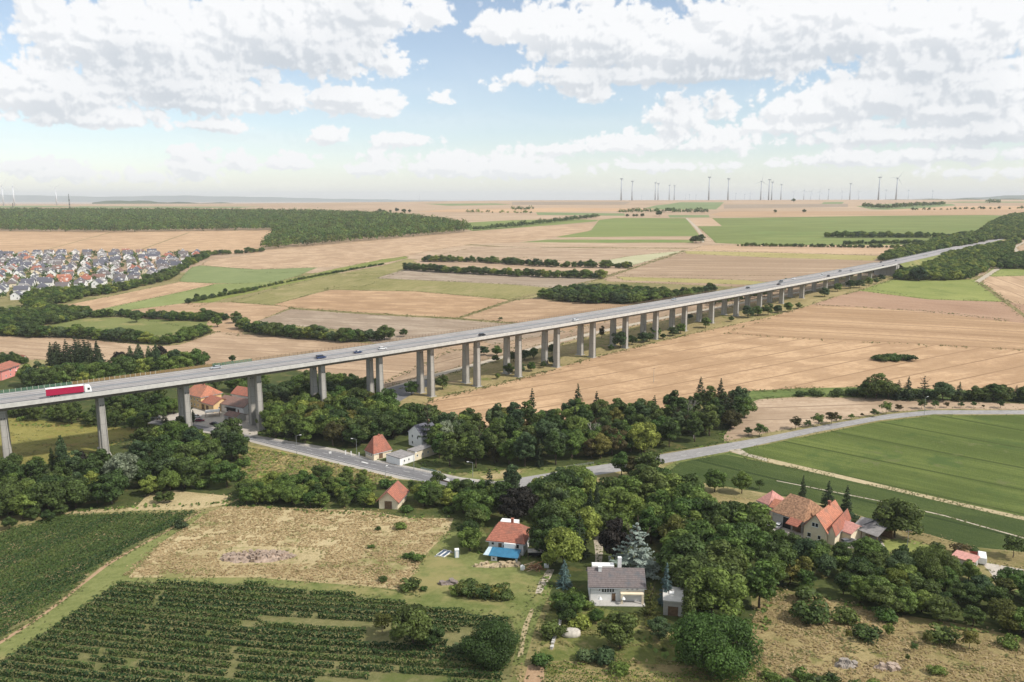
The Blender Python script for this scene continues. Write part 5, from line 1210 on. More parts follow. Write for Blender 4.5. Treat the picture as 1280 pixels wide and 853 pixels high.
grove([(130, 505), (210, 500), (222, 520), (200, 530), (150, 520)], 8, [('broad', 6, 'dark', 3, 8, 12, 1.0), ('broad', 6, 'mid', 2, 8, 10, 1.0), ('spruce', 3, 'conifer', 1, 8, 12, 1)], 'left of the big pier and the yellow house', 7)
one('spruce.1', 'conifer', 206, 528, 7, 1.1, 'standing on the paved yard left of the big pier')
one('poplar.0', 'conifer', 242, 529, 6.5, 1.3, 'clipped dark column beside the parked cars at the big pier', 'dark clipped')
grove([(180, 560), (235, 548), (300, 552), (305, 570), (303, 610), (250, 612), (180, 628), (80, 638), (0, 662), (-60, 672), (-60, 612), (60, 600), (150, 592)], 7.8, [('broad', 6, 'dark', 4, 8, 12, 1.1), ('broad', 6, 'mid', 3, 7, 11, 1.1), ('broad', 6, 'light', 1.2, 6, 9, 1.1), ('bush', 3, 'mid', 1, 3, 4.5, 1.3), ('tall', 3, 'cool', 1.4, 10, 13, 1.1)], 'in the wood below the left viaduct end', 8, holes=[[(15, 655), (40, 650), (42, 665), (15, 668)]])
one('broad.4', 'silver', 156, 612, 14, 1.0, 'big round willow in front of the second viaduct pier', 'silvery')
one('poplar.1', 'cool', 80, 596, 17, 1.0, 'tall one in the yellow meadow between the first two piers', 'bluish green')
one('poplar.0', 'dark', 67, 596, 12, .9, 'shorter one left of the tall poplar in the yellow meadow', 'dark green')
one('broad.2', 'purple', 102, 590, 8.5, 1.0, 'right of the tall poplar in the yellow meadow', 'nearly black')
one('broad.0', 'dark', 18, 592, 8, 1.0, 'right behind the first viaduct pier at the left edge')
one('broad.3', 'conifer', 290, 575, 12, 1.0, 'at the right end of the wood, over the road bend', 'very dark')
one('broad.5', 'mid', 48, 588, 6, 1.1, 'low one at the left side of the yellow meadow')
# --- behind the viaduct, left
grove([(62, 462), (125, 458), (128, 474), (64, 476)], 6.2, [('spruce', 3, 'conifer', 5, 17, 21, 1.25), ('pine', 1, 'conifer', 1, 17, 20, 1.1)], 'in the clump behind the red lorry', 9)
grove([(50, 478), (120, 474), (215, 462), (250, 462), (245, 470), (150, 482), (60, 492), (30, 494), (34, 482)], 7.8, [('broad', 6, 'mid', 3, 11, 14, 1.1), ('broad', 6, 'dark', 2, 11, 15, 1.1), ('broad', 6, 'light', 1.6, 10, 13, 1.1), ('broad', 6, 'yellow', .7, 8, 10, 1.1), ('tall', 3, 'cool', 1, 13, 16, .9)], 'in the belt behind the left viaduct end', 10)
one('broad.2', 'purple', 152, 466, 14, 1.0, 'left one of two in the belt behind the viaduct')
one('tall.0', 'purple', 201, 462, 16, 1.0, 'right one of two in the belt behind the viaduct')
for k, px in enumerate((165, 176, 188, 197)): tree('poplar.%d' % (k % 2), 'cool', P(px, 470), 19 + k % 2, 1.25, 'bluish green columnar poplar in the short row behind the viaduct', 'poplars in the short row behind the viaduct', 'poplar_tree', 'tree')
one('broad.4', 'light', 219, 464, 13, 1.25, 'right of the purple tree behind the viaduct', 'yellow green')
one('broad.1', 'dark', 238, 458, 9, 1.0, 'left of the pair above the silver car on the viaduct')
one('broad.0', 'dark', 256, 456, 8.5, 1.0, 'right of the pair above the silver car on the viaduct')
one('broad.3', 'dark', 291, 453, 5, 1.1, 'at the stubble edge above the green barrier panels')
grove([(-30, 456), (5, 450), (28, 452), (26, 458), (-30, 462)], 7, [('broad', 6, 'dark', 3, 5, 7, 1.1)], 'above the pink house at the left edge', 12)
# --- along the viaduct foot
FOOT = [(636, 468, 6.5), (650, 466, 6.3), (664, 464, 5.8), (679, 460, 4), (693, 457, 6), (622, 474, 3.6), (619, 453, 4.5), (605, 444, 6), (621, 445, 7), (642, 452, 6.5), (656, 450, 6.5), (667, 448, 7), (690, 443, 6.5), (775, 435, 11), (764, 438, 4), (790, 431, 6.5), (804, 428, 7), (819, 423, 8.5), (812, 427, 6), (841, 420, 6.5), (851, 417, 7.5), (829, 424, 4), (862, 399, 4), (882, 410, 8), (914, 402, 4), (935, 397, 9), (947, 395, 8), (960, 394, 9), (972, 391, 6), (985, 390, 8), (998, 386, 5), (1031, 371, 8), (1047, 364.5, 8), (1063, 361, 8.5), (1074, 360, 8), (1086, 357.5, 8.5), (1095, 355, 6), (1102, 351, 6.5), (515, 494, 8), (553, 487, 8), (1148, 351, 14)]
for k, (px, py, h) in enumerate(FOOT):
    tree('broad.%d' % (k % 6), ('dark', 'cool', 'mid')[k % 3], P(px, py), h, 1.25, ('%s small round tree, %s from the left along the viaduct foot' % (('dark green', 'bluish green', 'mid green')[k % 3], ordinal(1 + sum(q[0] < px for q in FOOT)))), ('%s round trees at the foot of the viaduct' % ('dark green', 'bluish green', 'mid green')[k % 3]), 'deciduous_tree', 'tree')
one('tall.1', 'rust', 752, 423, 10, .8, 'thin one between two viaduct piers, beside the farm path', 'thin rusty')
grove([(880, 378), (960, 362), (1010, 352), (1060, 344), (1062, 348), (1010, 358), (960, 370), (890, 384)], 9, [('broad', 6, 'dark', 2, 5, 8, 1.2), ('broad', 6, 'mid', 2, 5, 8, 1.2)], 'in the row just behind the far viaduct piers', 13)
# --- shrubs and hedges around the dry meadow
grove([(282, 631), (320, 612), (400, 608), (470, 610), (474, 634), (420, 635), (392, 642), (360, 636), (320, 632)], 5.6, [('broad', 6, 'mid', 3, 5, 7.5, 1.2), ('broad', 6, 'light', 2, 4.5, 7, 1.2), ('broad', 6, 'dark', 1.5, 5, 8, 1.1), ('bush', 3, 'mid', 1, 2.5, 4, 1.3)], 'in the thicket above the dry meadow', 14)
grove([(503, 632), (545, 618), (600, 622), (640, 626), (600, 648), (566, 646), (505, 643)], 5.8, [('broad', 6, 'mid', 3, 5.5, 8, 1.2), ('broad', 6, 'light', 1.5, 5, 7, 1.2), ('broad', 6, 'dark', 2, 6, 9, 1.1), ('bush', 3, 'mid', 1, 2.5, 4, 1.3)], 'in the thicket right of the small barn', 15)
grove([(395, 596), (430, 602), (500, 604), (560, 614), (540, 618), (480, 610), (400, 606)], 7, [('bush', 3, 'mid', 2, 2.5, 4, 1.3), ('broad', 6, 'dark', 1, 4, 6, 1.1), ('broad', 6, 'mid', 1, 4, 6, 1.1)], 'on the slope just below the main road', 16)
one('spruce.0', 'conifer', 403, 606, 6, 1.2, 'on the slope below the road left of the traffic sign', 'small dark')
one('small.1', 'dark', 546, 608, 6, 1.2, 'at the roadside right of the culvert wall')
grove([(565, 668), (585, 660), (606, 655), (608, 690), (600, 697), (575, 694), (568, 680)], 5, [('broad', 6, 'dark', 2, 6, 8, 1.1), ('broad', 6, 'mid', 2, 5, 8, 1.1)], 'left of the blue annex', 17)
# --- right grove
grove([(590, 650), (605, 628), (700, 616), (742, 618), (742, 662), (728, 690), (720, 712), (690, 706), (676, 690), (664, 668), (660, 648)], 7.4, [('broad', 6, 'dark', 3, 10, 13, 1.05), ('broad', 6, 'mid', 3, 9, 12, 1.1), ('tall', 3, 'cool', 2, 11, 15, 1), ('broad', 6, 'light', 1, 9, 11, 1.1), ('spruce', 3, 'conifer', .9, 11, 15, 1.1)], 'in the grove right of the blue annex', 18, holes=[[(600, 640), (668, 640), (668, 705), (600, 705)]])
grove([(758, 655), (760, 620), (830, 622), (900, 648), (950, 675), (975, 715), (978, 765), (940, 792), (880, 788), (866, 750), (845, 722), (800, 700), (765, 690)], 8.0, [('broad', 6, 'dark', 3, 10, 14, 1.15), ('broad', 6, 'mid', 4, 9, 13, 1.2), ('broad', 6, 'light', 1.4, 8, 11, 1.15), ('broad', 6, 'olive', .8, 8, 11, 1.1), ('tall', 3, 'mid', 1, 11, 14, 1.1)], 'in the big grove behind the white bungalow', 19, holes=[[(775, 690), (815, 690), (815, 720), (775, 720)]])
one('spruce.2', 'conifer', 644, 633, 13, 1.3, 'left of two rising behind the red roofed house')
one('spruce.0', 'conifer', 612, 630, 13, 1.2, 'by the road end behind the red roofed house')
one('broad.1', 'purple', 648, 655, 12, 1.1, 'right behind the red roofed house', 'almost black')
one('poplar.0', 'conifer', 737, 668, 15, .7, 'left of a narrow pair at the top of the long drive', 'dark slender')
one('poplar.0', 'conifer', 745, 658, 15, .6, 'right of a narrow pair at the top of the long drive', 'dark slender')
one('broad.4', 'light', 704, 712, 12, 1.0, 'between the red roofed house and the bungalow', 'big yellow green')
one('broad.2', 'purple', 768, 702, 13, .85, 'between the long drive and the silver blue cedar')
one('cedar.0', 'cedar', 795, 718, 15, 1.3, 'behind the white bungalow')
one('spruce.2', 'blue', 832, 757, 11.5, 1.0, 'right of the white bungalow')
one('spruce.1', 'blue', 705, 733, 7.5, 1.25, 'small one beside the stony end of the track')
one('poplar.0', 'dark', 860, 785, 13, 1.0, 'behind the pale garage')
one('big.0', 'mid', 888, 834, 11.5, 1.05, 'low hanging walnut at the bottom right of centre', 'large mid green')
one('broad.3', 'dark', 775, 811, 8.2, 1.3, 'in the garden below the white bungalow')
one('broad.0', 'cool', 824, 798, 5, 1.3, 'low round one left of the large walnut', 'bluish green')
one('big.0', 'dark', 616, 826, 8.4, .95, 'at the lower edge of the vineyard', 'dark green')
one('broad.4', 'dark', 516, 806, 9.3, 1.1, 'standing between the vineyard blocks')
one('broad.2', 'dark', 540, 808, 5.2, 1.3, 'low one at the foot of the dark vineyard tree')
one('small.1', 'olive', 478, 790, 5, 1.2, 'left of the dark vineyard tree')
one('bush.0', 'cool', 575, 816, 2.6, 1.2, 'small one left of the spreading vineyard tree')
grove([(684, 772), (705, 742), (735, 752), (735, 770), (760, 775), (815, 778), (845, 784), (820, 792), (760, 788), (700, 786)], 4.6, [('bush', 3, 'light', 2, 2.2, 3.6, 1.2), ('bush', 3, 'olive', 1, 2, 3.2, 1.2), ('broad', 6, 'mid', 2, 3.5, 5.5, 1.1), ('broad', 6, 'dark', 1, 4, 5.5, 1.1), ('bush', 3, 'yellow', .6, 1.8, 2.6, 1.2)], 'in the garden below the bungalow', 20)
one('pine.0', 'olive', 812, 772, 9, 1.0, 'between the white bungalow and the pale garage')
for px, py, h, mt, k in [(676, 832, 3.0, 'mid', 'left of the maize rows at the end of the sandy track'), (731, 826, 2.8, 'cool', 'left of a pair on the garden bottom edge'), (755, 828, 3.6, 'cool', 'right of a pair on the garden bottom edge'), (775, 842, 2.8, 'mid', 'between maize rows below the garden'), (690, 796, 4.0, 'dark', 'by the wall left of the garden boulder')]:
    one('bush.1', mt, px, py, h, 1.2, k)
for px, py, h, w in [(700, 764, 5, 1.2), (720, 768, 5.5, 1.2)]: tree('broad.5', 'mid', P(px, py), h, w, 'mid green garden tree left of the white bungalow', 'garden trees left of the white bungalow', 'deciduous_tree', 'tree')
# --- thicket on the right slope and farm trees
grove([(915, 668), (952, 672), (1005, 690), (1050, 700), (1105, 700), (1180, 716), (1240, 735), (1300, 745), (1400, 790), (1400, 850), (1290, 802), (1200, 783), (1110, 768), (1050, 754), (985, 742), (960, 725)], 6.0, [('broad', 6, 'dark', 4, 4.6, 7.2, 1.25), ('broad', 6, 'mid', 3, 4.4, 7, 1.25), ('broad', 6, 'olive', 1, 4.5, 7, 1.25), ('broad', 6, 'cool', 1.2, 5, 8, 1.2), ('bush', 3, 'mid', 1, 2.5, 4.5, 1.4)], 'in the thicket on the right slope', 21)
one('big.0', 'dark', 1162, 728, 9.5, .85, 'broad dark crown above the right slope thicket', 'dark green')
one('broad.4', 'yellow', 1120, 744, 7, 1.1, 'in the middle of the right slope thicket')
one('broad.4', 'dark', 1118, 672, 12, 1.25, 'behind the machinery shelter of the farm', 'big dark')
one('spruce.2', 'conifer', 1003, 622, 8.5, 1.0, 'left of three behind the farm roofs', 'small dark')
one('spruce.1', 'conifer', 1034, 640, 11, 1.2, 'middle of three behind the farm roofs')
one('spruce.0', 'conifer', 1057, 646, 11, 1.1, 'right of three behind the farm roofs')
grove([(1015, 652), (1060, 655), (1095, 662), (1095, 668), (1040, 662)], 5, [('broad', 6, 'dark', 2, 3.5, 5.5, 1.2), ('broad', 6, 'cool', 1, 3.5, 5, 1.2)], 'in the row behind the farmhouse', 22)
grove([(1130, 668), (1200, 684), (1270, 700), (1268, 706), (1190, 694), (1128, 676)], 6.5, [('bush', 3, 'dark', 2, 2.5, 3.8, 1.3), ('broad', 6, 'dark', 1, 3.5, 5, 1.1), ('bush', 3, 'rust', 1, 2.5, 3.5, 1.3)], 'in the hedge by the dark beet field', 23)
one('small.0', 'dark', 1266, 697, 6.5, 1.2, 'alone on the grass strip by the caravan')
one('broad.2', 'mid', 893, 615, 8.5, 1.15, 'left of two below the dark beet field')
one('broad.0', 'mid', 927, 617, 8, 1.0, 'right of two below the dark beet field')
one('small.1', 'dark', 949, 612, 4, 1.0, 'beside the two trees below the dark beet field')
SL = [(1012, 778, 5.5, 1.3, 'dark'), (1057, 777, 3.6, 1.4, 'dark'), (1084, 797, 3.4, 1.5, 'dark'), (1104, 775, 3.6, 1.2, 'mid'), (1060, 800, 2.6, .8, 'olive'), (1110, 797, 3.4, 1.0, 'light'), (1181, 802, 3.6, 1.5, 'dark'), (1211, 812, 4.8, 1.0, 'olive'), (1261, 808, 3.2, 1.1, 'mid'), (1158, 806, 3, .9, 'olive'), (1008, 752, 4.5, 1.1, 'dark'), (1171, 842, 2, 1.4, 'mid'), (1142, 815, 2.2, 1.0, 'mid'), (1134, 828, 2, .6, 'dark')]
for k, (px, py, h, w, mt) in enumerate(SL): tree('bush.%d' % (k % 3) if w > 1.05 else 'small.0', mt, P(px, py), h, w, '%s %s, %s from the left on the dry slope at bottom right' % (WORD[mt], 'bush' if w > 1.05 else 'small tree', ordinal(1 + sum(q[0] < px for q in SL))), '%s %s on the dry slope' % (WORD[mt], 'bushes' if w > 1.05 else 'small trees'), 'shrub' if w > 1.05 else 'young_tree', 'shrub' if w > 1.05 else 'tree')
grove([(960, 838), (1100, 858), (1100, 880), (960, 870)], 4, [('bush', 3, 'dark', 2, 2, 3.2, 1.3), ('bush', 3, 'mid', 1, 2, 3, 1.3)], 'at the bottom right edge', 24)
MB_ = [(515, 736, 3.0, 1.5, 'dark', 'round dark bush at the lower edge of the dry meadow'), (479, 727, 1.8, 1.1, 'dark', 'small dark bush at the lower left of the dry meadow'), (530, 738, 1.4, 1.2, 'mid', 'tiny bush right of the round dark bush in the meadow'), (500, 661, 2.4, 1.3, 'mid', 'bush in the upper part of the dry meadow below the barn'), (473, 663, 1.5, 1.0, 'dark', 'little dark bush left of the one below the barn'), (464, 685, 1.3, 1.4, 'mid', 'low bush in the middle of the dry meadow'), (511, 698, 1.8, 1.6, 'mid', 'left low bush at the edge of the mown garden strip'), (522, 701, 2.2, 1.4, 'mid', 'right low bush at the edge of the mown garden strip'), (586, 733, 2.6, 1.3, 'dark', 'dark bush above the garden hedge row')]
for k, (px, py, h, w, mt, lb) in enumerate(MB_): tree('bush.%d' % (k % 3), mt, P(px, py), h, w, lb, None, 'shrub', 'shrub')
for k in range(9):
    px = 572 + k * 7.0; tree('bush.%d' % (k % 3), ('mid', 'olive', 'dark')[k % 3], P(px, 742 + k * .6), 2.6 + .6 * (k % 3), 1.2, 'bush in the short garden hedge above the vineyard', 'bushes in the short garden hedge', 'shrub', 'shrub')
for px, py in [(60, 653), (40, 650), (12, 662), (-10, 668), (25, 640), (78, 645), (212, 628), (200, 629)]:
    tree('broad.%d' % (abs(px) % 6), 'dark', P(px, py), 4.2, 1.2, 'low dark tree at the upper edge of the left vineyard', 'low dark trees at the upper edge of the left vineyard', 'deciduous_tree', 'tree')
one('bush.2', 'conifer', 226, 660, 3.5, 1.0, 'at the top right corner of the left vineyard', 'dark pointed')
# --- roadside row
RT = [(935, 545.5, 4.2), (949.5, 546, 6.3), (994.5, 537, 6), (1010, 534.5, 3.6), (1022.5, 533, 6), (1039, 530.5, 6.3), (1049, 527, 3), (1064, 525, 3), (1077.5, 521.5, 2), (1092.5, 521, 4), (1107.5, 517.5, 6), (1122.5, 515, 4), (1152, 511.5, 5), (1169, 510.5, 4), (1183, 510, 3), (1201, 510, 3), (1217, 509.5, 3), (1229, 510, 1.6), (1250.5, 510.5, 4.2)]
for k, (px, py, h) in enumerate(RT):
    tree('small.%d' % (k % 2), ('dark', 'mid', 'rust')[(k * 7) % 3], P(px, py), h, 1.15, '%s small round tree from the left in the roadside row along the pale road' % ordinal(k + 1), 'roadside trees along the pale road', 'young_tree', 'tree')
# --- hedge right of the big stubble field
HR = [(1082, 20, 'b'), (1095, 28, 'b'), (1110, 20, 'b'), (1122, 22, 's'), (1134, 26, 's'), (1154, 27, 'p'), (1178, 20, 'l'), (1198, 21, 's'), (1218, 16, 'b'), (1230, 15, 'b'), (1241, 20, 'b'), (1252, 18, 'b'), (1269, 18, 's'), (1282, 17, 'b'), (1298, 18, 'b'), (1320, 19, 's')]
for px, h, k in HR:
    kk = {'b': 'broad.%d' % (px % 6), 's': 'spruce.1', 'p': 'pine.0', 'l': 'broad.4'}[k]; mt = 'conifer' if k in 'sp' else 'cool' if k == 'l' else 'dark'
    nm, ct = KIND[kk.split('.')[0]]
    tree(kk, mt, P(px, 499 + (px - 1082) * .017), h * .47, 1.2 if k != 's' else 1.3, 'dark %s, %s tree from the left in the field hedge on the right' % ('pointed conifer' if k in 'sp' else 'round tree', ordinal([q[0] for q in HR].index(px) + 1)), ('conifers' if k in 'sp' else 'round trees') + ' in the field hedge right', nm, ct)
grove([(1000, 494), (1075, 492), (1280, 499), (1330, 503), (1330, 507), (1280, 503), (1075, 497), (1000, 497)], 5.5, [('bush', 3, 'dark', 2, 3, 4.5, 1.4), ('bush', 3, 'cool', 1, 3, 4, 1.4)], 'in the low field hedge on the right', 25)
grove([(1093, 452), (1098, 448), (1130, 447.5), (1138, 451), (1120, 453)], 4.0, [('bush', 3, 'dark', 2, 3, 4.5, 1.3), ('bush', 3, 'mid', 1, 2.5, 4, 1.3)], 'in the bush island on the stubble', 26)
for k in range(16):
    px = 652 + k * 4.3
one('small.1', 'dark', 626, 401, 3, 1.6, 'low dark one at the field corner behind the viaduct')
one('broad.0', 'dark', 505, 421, 6, 1.2, 'alone left of the field hedge end behind the viaduct')
one('broad.1', 'dark', 171, 403, 9, 1.15, 'dark one in the small green paddock')
one('broad.3', 'mid', 272, 409, 10, 1.2, 'left of two big ones where the hedges meet')
one('broad.0', 'dark', 296, 404, 10, 1.1, 'right of two big ones where the hedges meet')
one('broad.2', 'dark', 246, 375, 7, 1.1, 'on the grassy bank above the paddock, left one')
one('broad.2', 'dark', 282, 367, 6, 1.1, 'on the grassy bank above the paddock, right one')
for k, (px, py, h) in enumerate([(475, 266.3, 13), (480, 266.4, 10), (488, 266, 9), (496, 265.4, 14), (505, 266.2, 12), (512, 266.3, 11), (824, 270.6, 15), (784, 271.5, 8), (792, 271.4, 8), (796, 271.4, 8), (803, 271.3, 9), (969, 266.5, 10), (1005, 266.3, 10), (992, 252.8, 16), (1230, 262, 8), (865, 304, 9), (870, 304, 12), (876, 303.8, 14)]):
    tree('broad.%d' % (k % 6), 'dark', P(px, py), h, 1.3, 'dark lone tree far out on the open fields near the skyline', 'dark lone trees far out on the open fields', 'deciduous_tree', 'tree')
# bare pale tree in the central grove, and dead trees
def bare(px, py, h, label):
    t = thing('dead_tree', P(px, py), .4, label, 'tree'); m = MB(); r = random.Random(px); ends = []
    def br(p, d, L, rad, dep):
        q = p + d * L; m.cyl(p, q, rad, rad * .6, 5)
        if dep:
            for k in range(3 if dep > 1 else 2):
                d2 = (d + Vector((r.uniform(-.6, .6), r.uniform(-.6, .6), r.uniform(-.05, .35)))).normalized(); br(q, d2, L * .68, rad * .58, dep - 1)
    MB().cyl((0, 0, -.3), (0, 0, h * .35), .26, .2, 7).build('trunk', M['palebark'], t)
    for k in range(3): br(Vector((0, 0, h * .33)), Vector((math.cos(k * 2.1) * .4, math.sin(k * 2.1) * .4, 1)).normalized(), h * .27, .14, 3)
    m.build('branches', M['palebark'], t)
bare(859, 532, 13, 'pale bare dead tree standing in the central grove'); bare(867, 548, 9, 'smaller pale dead trunk just in front of the bare tree'); bare(742, 558, 11, 'thin grey bare tree inside the central grove')

PENDING.sort(key=lambda q: -q[0])
N_IND = max(0, 292 - sum(1 for o in COL.objects if o.name.startswith('deciduous_tree') and o.type == 'EMPTY'))
for _, _, args in PENDING[:N_IND]: tree(*args)
# the remaining broadleaf trees: one object per grove, crowns set on points by one shared node group
REST = PENDING[N_IND:]
combos = sorted({(a[0], a[1]) for _, _, a in REST} | {('broad.%d' % i, m_) for i in range(6) for m_ in ('dark', 'mid', 'light', 'cool')})
ng = bpy.data.node_groups.new('crowns_on_points', 'GeometryNodeTree')
ng.interface.new_socket('Geometry', in_out='INPUT', socket_type='NodeSocketGeometry'); ng.interface.new_socket('Geometry', in_out='OUTPUT', socket_type='NodeSocketGeometry')
gi = ng.nodes.new('NodeGroupInput'); go = ng.nodes.new('NodeGroupOutput'); jn = ng.nodes.new('GeometryNodeJoinGeometry'); ng.links.new(jn.outputs[0], go.inputs[0])
def named(nm, ty_):
    q = ng.nodes.new('GeometryNodeInputNamedAttribute'); q.data_type = ty_; q.inputs['Name'].default_value = nm; return q.outputs[0]
a_pid = named('pid', 'INT'); a_rot = named('rot', 'FLOAT_VECTOR'); a_sc = named('sc', 'FLOAT_VECTOR')
SRC = {}
for o in COL.objects:
    if o.name.startswith('crown') and o.parent: SRC.setdefault((o.data.name, o.material_slots[0].material.name), o)
    if o.name.startswith('trunk') and o.parent: SRC.setdefault((o.data.name, ''), o)
ATT = []
for i, (kd, mt) in enumerate(combos):
    me, tm, H = PROTO[kd]
    if (me.name, LM[mt].name) not in SRC:                     # a crown of that look must stand somewhere: promote one
        for j, r_ in enumerate(REST):
            if (r_[2][0], r_[2][1]) == (kd, mt):
                t = tree(*r_[2]); REST.pop(j)
                for ch in t.children:
                    if ch.data == me: SRC[(me.name, LM[mt].name)] = ch
                    else: SRC.setdefault((tm.name, ''), ch)
                break
    cmp_ = ng.nodes.new('FunctionNodeCompare'); cmp_.data_type = 'INT'; cmp_.operation = 'EQUAL'; ng.links.new(a_pid, cmp_.inputs[2]); cmp_.inputs[3].default_value = i
    for src in (SRC[(me.name, LM[mt].name)], SRC[(tm.name, '')]):
        oi_ = ng.nodes.new('GeometryNodeObjectInfo'); oi_.inputs['Object'].default_value = src; oi_.inputs['As Instance'].default_value = True; oi_.transform_space = 'ORIGINAL'
        ip = ng.nodes.new('GeometryNodeInstanceOnPoints'); ng.links.new(gi.outputs[0], ip.inputs['Points']); ng.links.new(cmp_.outputs[0], ip.inputs['Selection']); ng.links.new(oi_.outputs['Geometry'], ip.inputs['Instance'])
        ng.links.new(a_rot, ip.inputs['Rotation']); ng.links.new(a_sc, ip.inputs['Scale']); ng.links.new(ip.outputs[0], jn.inputs[0])
def crowd(pts, hs, ws, pick, name, origin=(0, 0, 0)):
    me = bpy.data.meshes.new(name); me.from_pydata([tuple(np.array(p) - np.array(origin) - np.array((0, 0, .13 * h_))) for p, h_ in zip(pts, hs)], [], [])
    me.attributes.new('pid', 'INT', 'POINT').data.foreach_set('value', [combos.index(k) for k in pick])
    me.attributes.new('rot', 'FLOAT_VECTOR', 'POINT').data.foreach_set('vector', [v for _ in pts for v in (0, 0, random.uniform(0, 6.28))])
    me.attributes.new('sc', 'FLOAT_VECTOR', 'POINT').data.foreach_set('vector', [v for h_, w_ in zip(hs, ws) for v in (h_ / 10 * w_, h_ / 10 * w_, h_ / 10)])
    return me
def crowd_obj(name, me, parent=None):
    o = link(name, me, parent); md = o.modifiers.new('crowns', 'NODES'); md.node_group = ng; return o
byg = {}
for _, wh, a in REST: byg.setdefault(wh, []).append(a)
for wh, lst in byg.items():
    me = bpy.data.meshes.new('broadleaf_trees'); me.from_pydata([a[2] for a in lst], [], [])
    me.attributes.new('pid', 'INT', 'POINT').data.foreach_set('value', [combos.index((a[0], a[1])) for a in lst])
    me.attributes.new('rot', 'FLOAT_VECTOR', 'POINT').data.foreach_set('vector', [v for a in lst for v in (0, 0, random.uniform(0, 6.28))])
    me.attributes.new('sc', 'FLOAT_VECTOR', 'POINT').data.foreach_set('vector', [v for a in lst for s_ in (a[3] / PROTO[a[0]][2],) for v in (s_ * a[4], s_ * a[4], s_)])
    o = link('broadleaf_trees', me); tag(o, ('close standing smaller broadleaf trees ' + wh), 'trees', kind='stuff')
    md = o.modifiers.new('crowns', 'NODES'); md.node_group = ng
# ------------------------------------------------------------------ hedgerows and woods read as masses
def mass(pts, h, w, per, leaf, mat, name, rg, core=True):
    """leafy crowns at pts joined in one mesh"""
    n = len(pts); Q = []; T = []
    hh = rg.uniform(h[0], h[1], n); ww = hh * w * rg.uniform(.85, 1.2, n); tn = rg.uniform(.1, .9, n)
    idx = np.repeat(np.arange(n), per); m = len(idx)
    d = rg.normal(size=(m, 3)); d[:, 2] = np.abs(d[:, 2]) * .9 - .15; d /= np.linalg.norm(d, axis=1, keepdims=True)
    rad = rg.uniform(.7, 1.05, m)
    lob = 1 + .18 * np.sin(np.arctan2(d[:, 1], d[:, 0]) * 3 + idx * 1.7) + .1 * np.sin(d[:, 2] * 7 + idx)
    c = np.array(pts)[idx] + d * np.stack([ww[idx], ww[idx], hh[idx] * .62], 1) * (rad * lob)[:, None]; c[:, 2] += hh[idx] * .40
    nn = d + rg.normal(size=(m, 3)) * .4
    sz = leaf * (hh[idx] / ((h[0] + h[1]) / 2))
    Q = orient_quads(c, nn, sz, rg, .85)
    return quads_mesh(name, Q, LM[mat], np.clip(tn[idx] + rg.normal(size=m) * .18, 0, 1))
def wood(poly, sp, h, w, per, leaf, mats, seed, label, holes=()):
    pts = scatter(poly, sp, seed, holes=holes); rg = np.random.default_rng(seed)
    if seed != 41:
        names = [m[0] if m[0] in ('dark', 'mid', 'light', 'cool') else 'light' for m in mats]; pr = [m[1] for m in mats]
        me = crowd(pts, rg.uniform(h[0], h[1], len(pts)), rg.uniform(1.1, 1.4, len(pts)), [('broad.%d' % rg.integers(6), names[rg.choice(len(names), p=pr)]) for _ in pts], 'woodland')
        tag(crowd_obj('woodland', me), label, 'woodland', kind='stuff'); return
    pick = rg.choice(len(mats), len(pts), p=[m[1] for m in mats])
    # join the tints of several materials in one object: one mesh per wood, material per face
    Qs = []; me = None
    objs = []
    for i, (mt, _) in enumerate(mats):
        if (pick == i).sum() == 0: continue
        objs.append((mt, mass(pts[pick == i], h, w, per, leaf, mt, 'woodland', rg)))
    o = None
    if len(objs) == 1: me = objs[0][1]
    else:
        bm = bmesh.new(); lay = None; me = bpy.data.meshes.new('woodland')
        for i, (mt, m_) in enumerate(objs):
            k0 = len(bm.faces); bm.from_mesh(m_); bm.faces.ensure_lookup_table()
            for f in bm.faces[k0:] if False else list(bm.faces)[k0:]: f.material_index = i
        bm.to_mesh(me); bm.free()
        for mt, m_ in objs: me.materials.append(LM[mt]); bpy.data.meshes.remove(m_)
    o = link('woodland', me); tag(o, label, 'woodland', kind='stuff'); return len(pts)
wood([(-420, 289), (0, 289.5), (140, 291), (345, 288), (338, 300), (326, 313.5), (345, 312), (420, 305), (500, 298), (588, 290.3), (585, 286), (560, 280), (520, 275), (480, 271), (400, 268), (300, 266.5), (100, 265.5), (-420, 265)], 11.5, (13, 18), .52, 34, 1.75, [('mid', .30), ('light', .42), ('olive', .20), ('yellow', .08)], 41, 'wide dense forest on the ridge behind the village')
wood([(1098, 326.5), (1115, 319), (1150, 309), (1180, 301), (1225, 293), (1240, 280), (1262, 271), (1330, 268), (1500, 285), (1420, 300), (1300, 300), (1262, 300), (1248, 299.5), (1200, 308.5), (1150, 320), (1119, 327.5)], 7.5, (8, 12), .5, 80, .95, [('mid', .45), ('light', .4), ('dark', .15)], 42, 'wooded hillside on the upper side of the motorway at the right edge')
wood([(1122, 350), (1126, 342), (1148, 331), (1197, 318), (1256, 307), (1268, 301.5), (1276, 303), (1266, 308), (1262, 322), (1240, 334), (1212, 349), (1190, 351.5), (1160, 350.5)], 6.8, (8, 11), .5, 100, .85, [('mid', .45), ('light', .4), ('dark', .15)], 43, 'wooded embankment on the lower side of the motorway')
wood([(1248, 336), (1250, 329), (1262, 322), (1280, 320), (1330, 322), (1330, 336), (1270, 337)], 7, (7, 11), .5, 110, .7, [('dark', .5), ('mid', .5)], 44, 'clump of trees beside the pale winding path at the right edge')
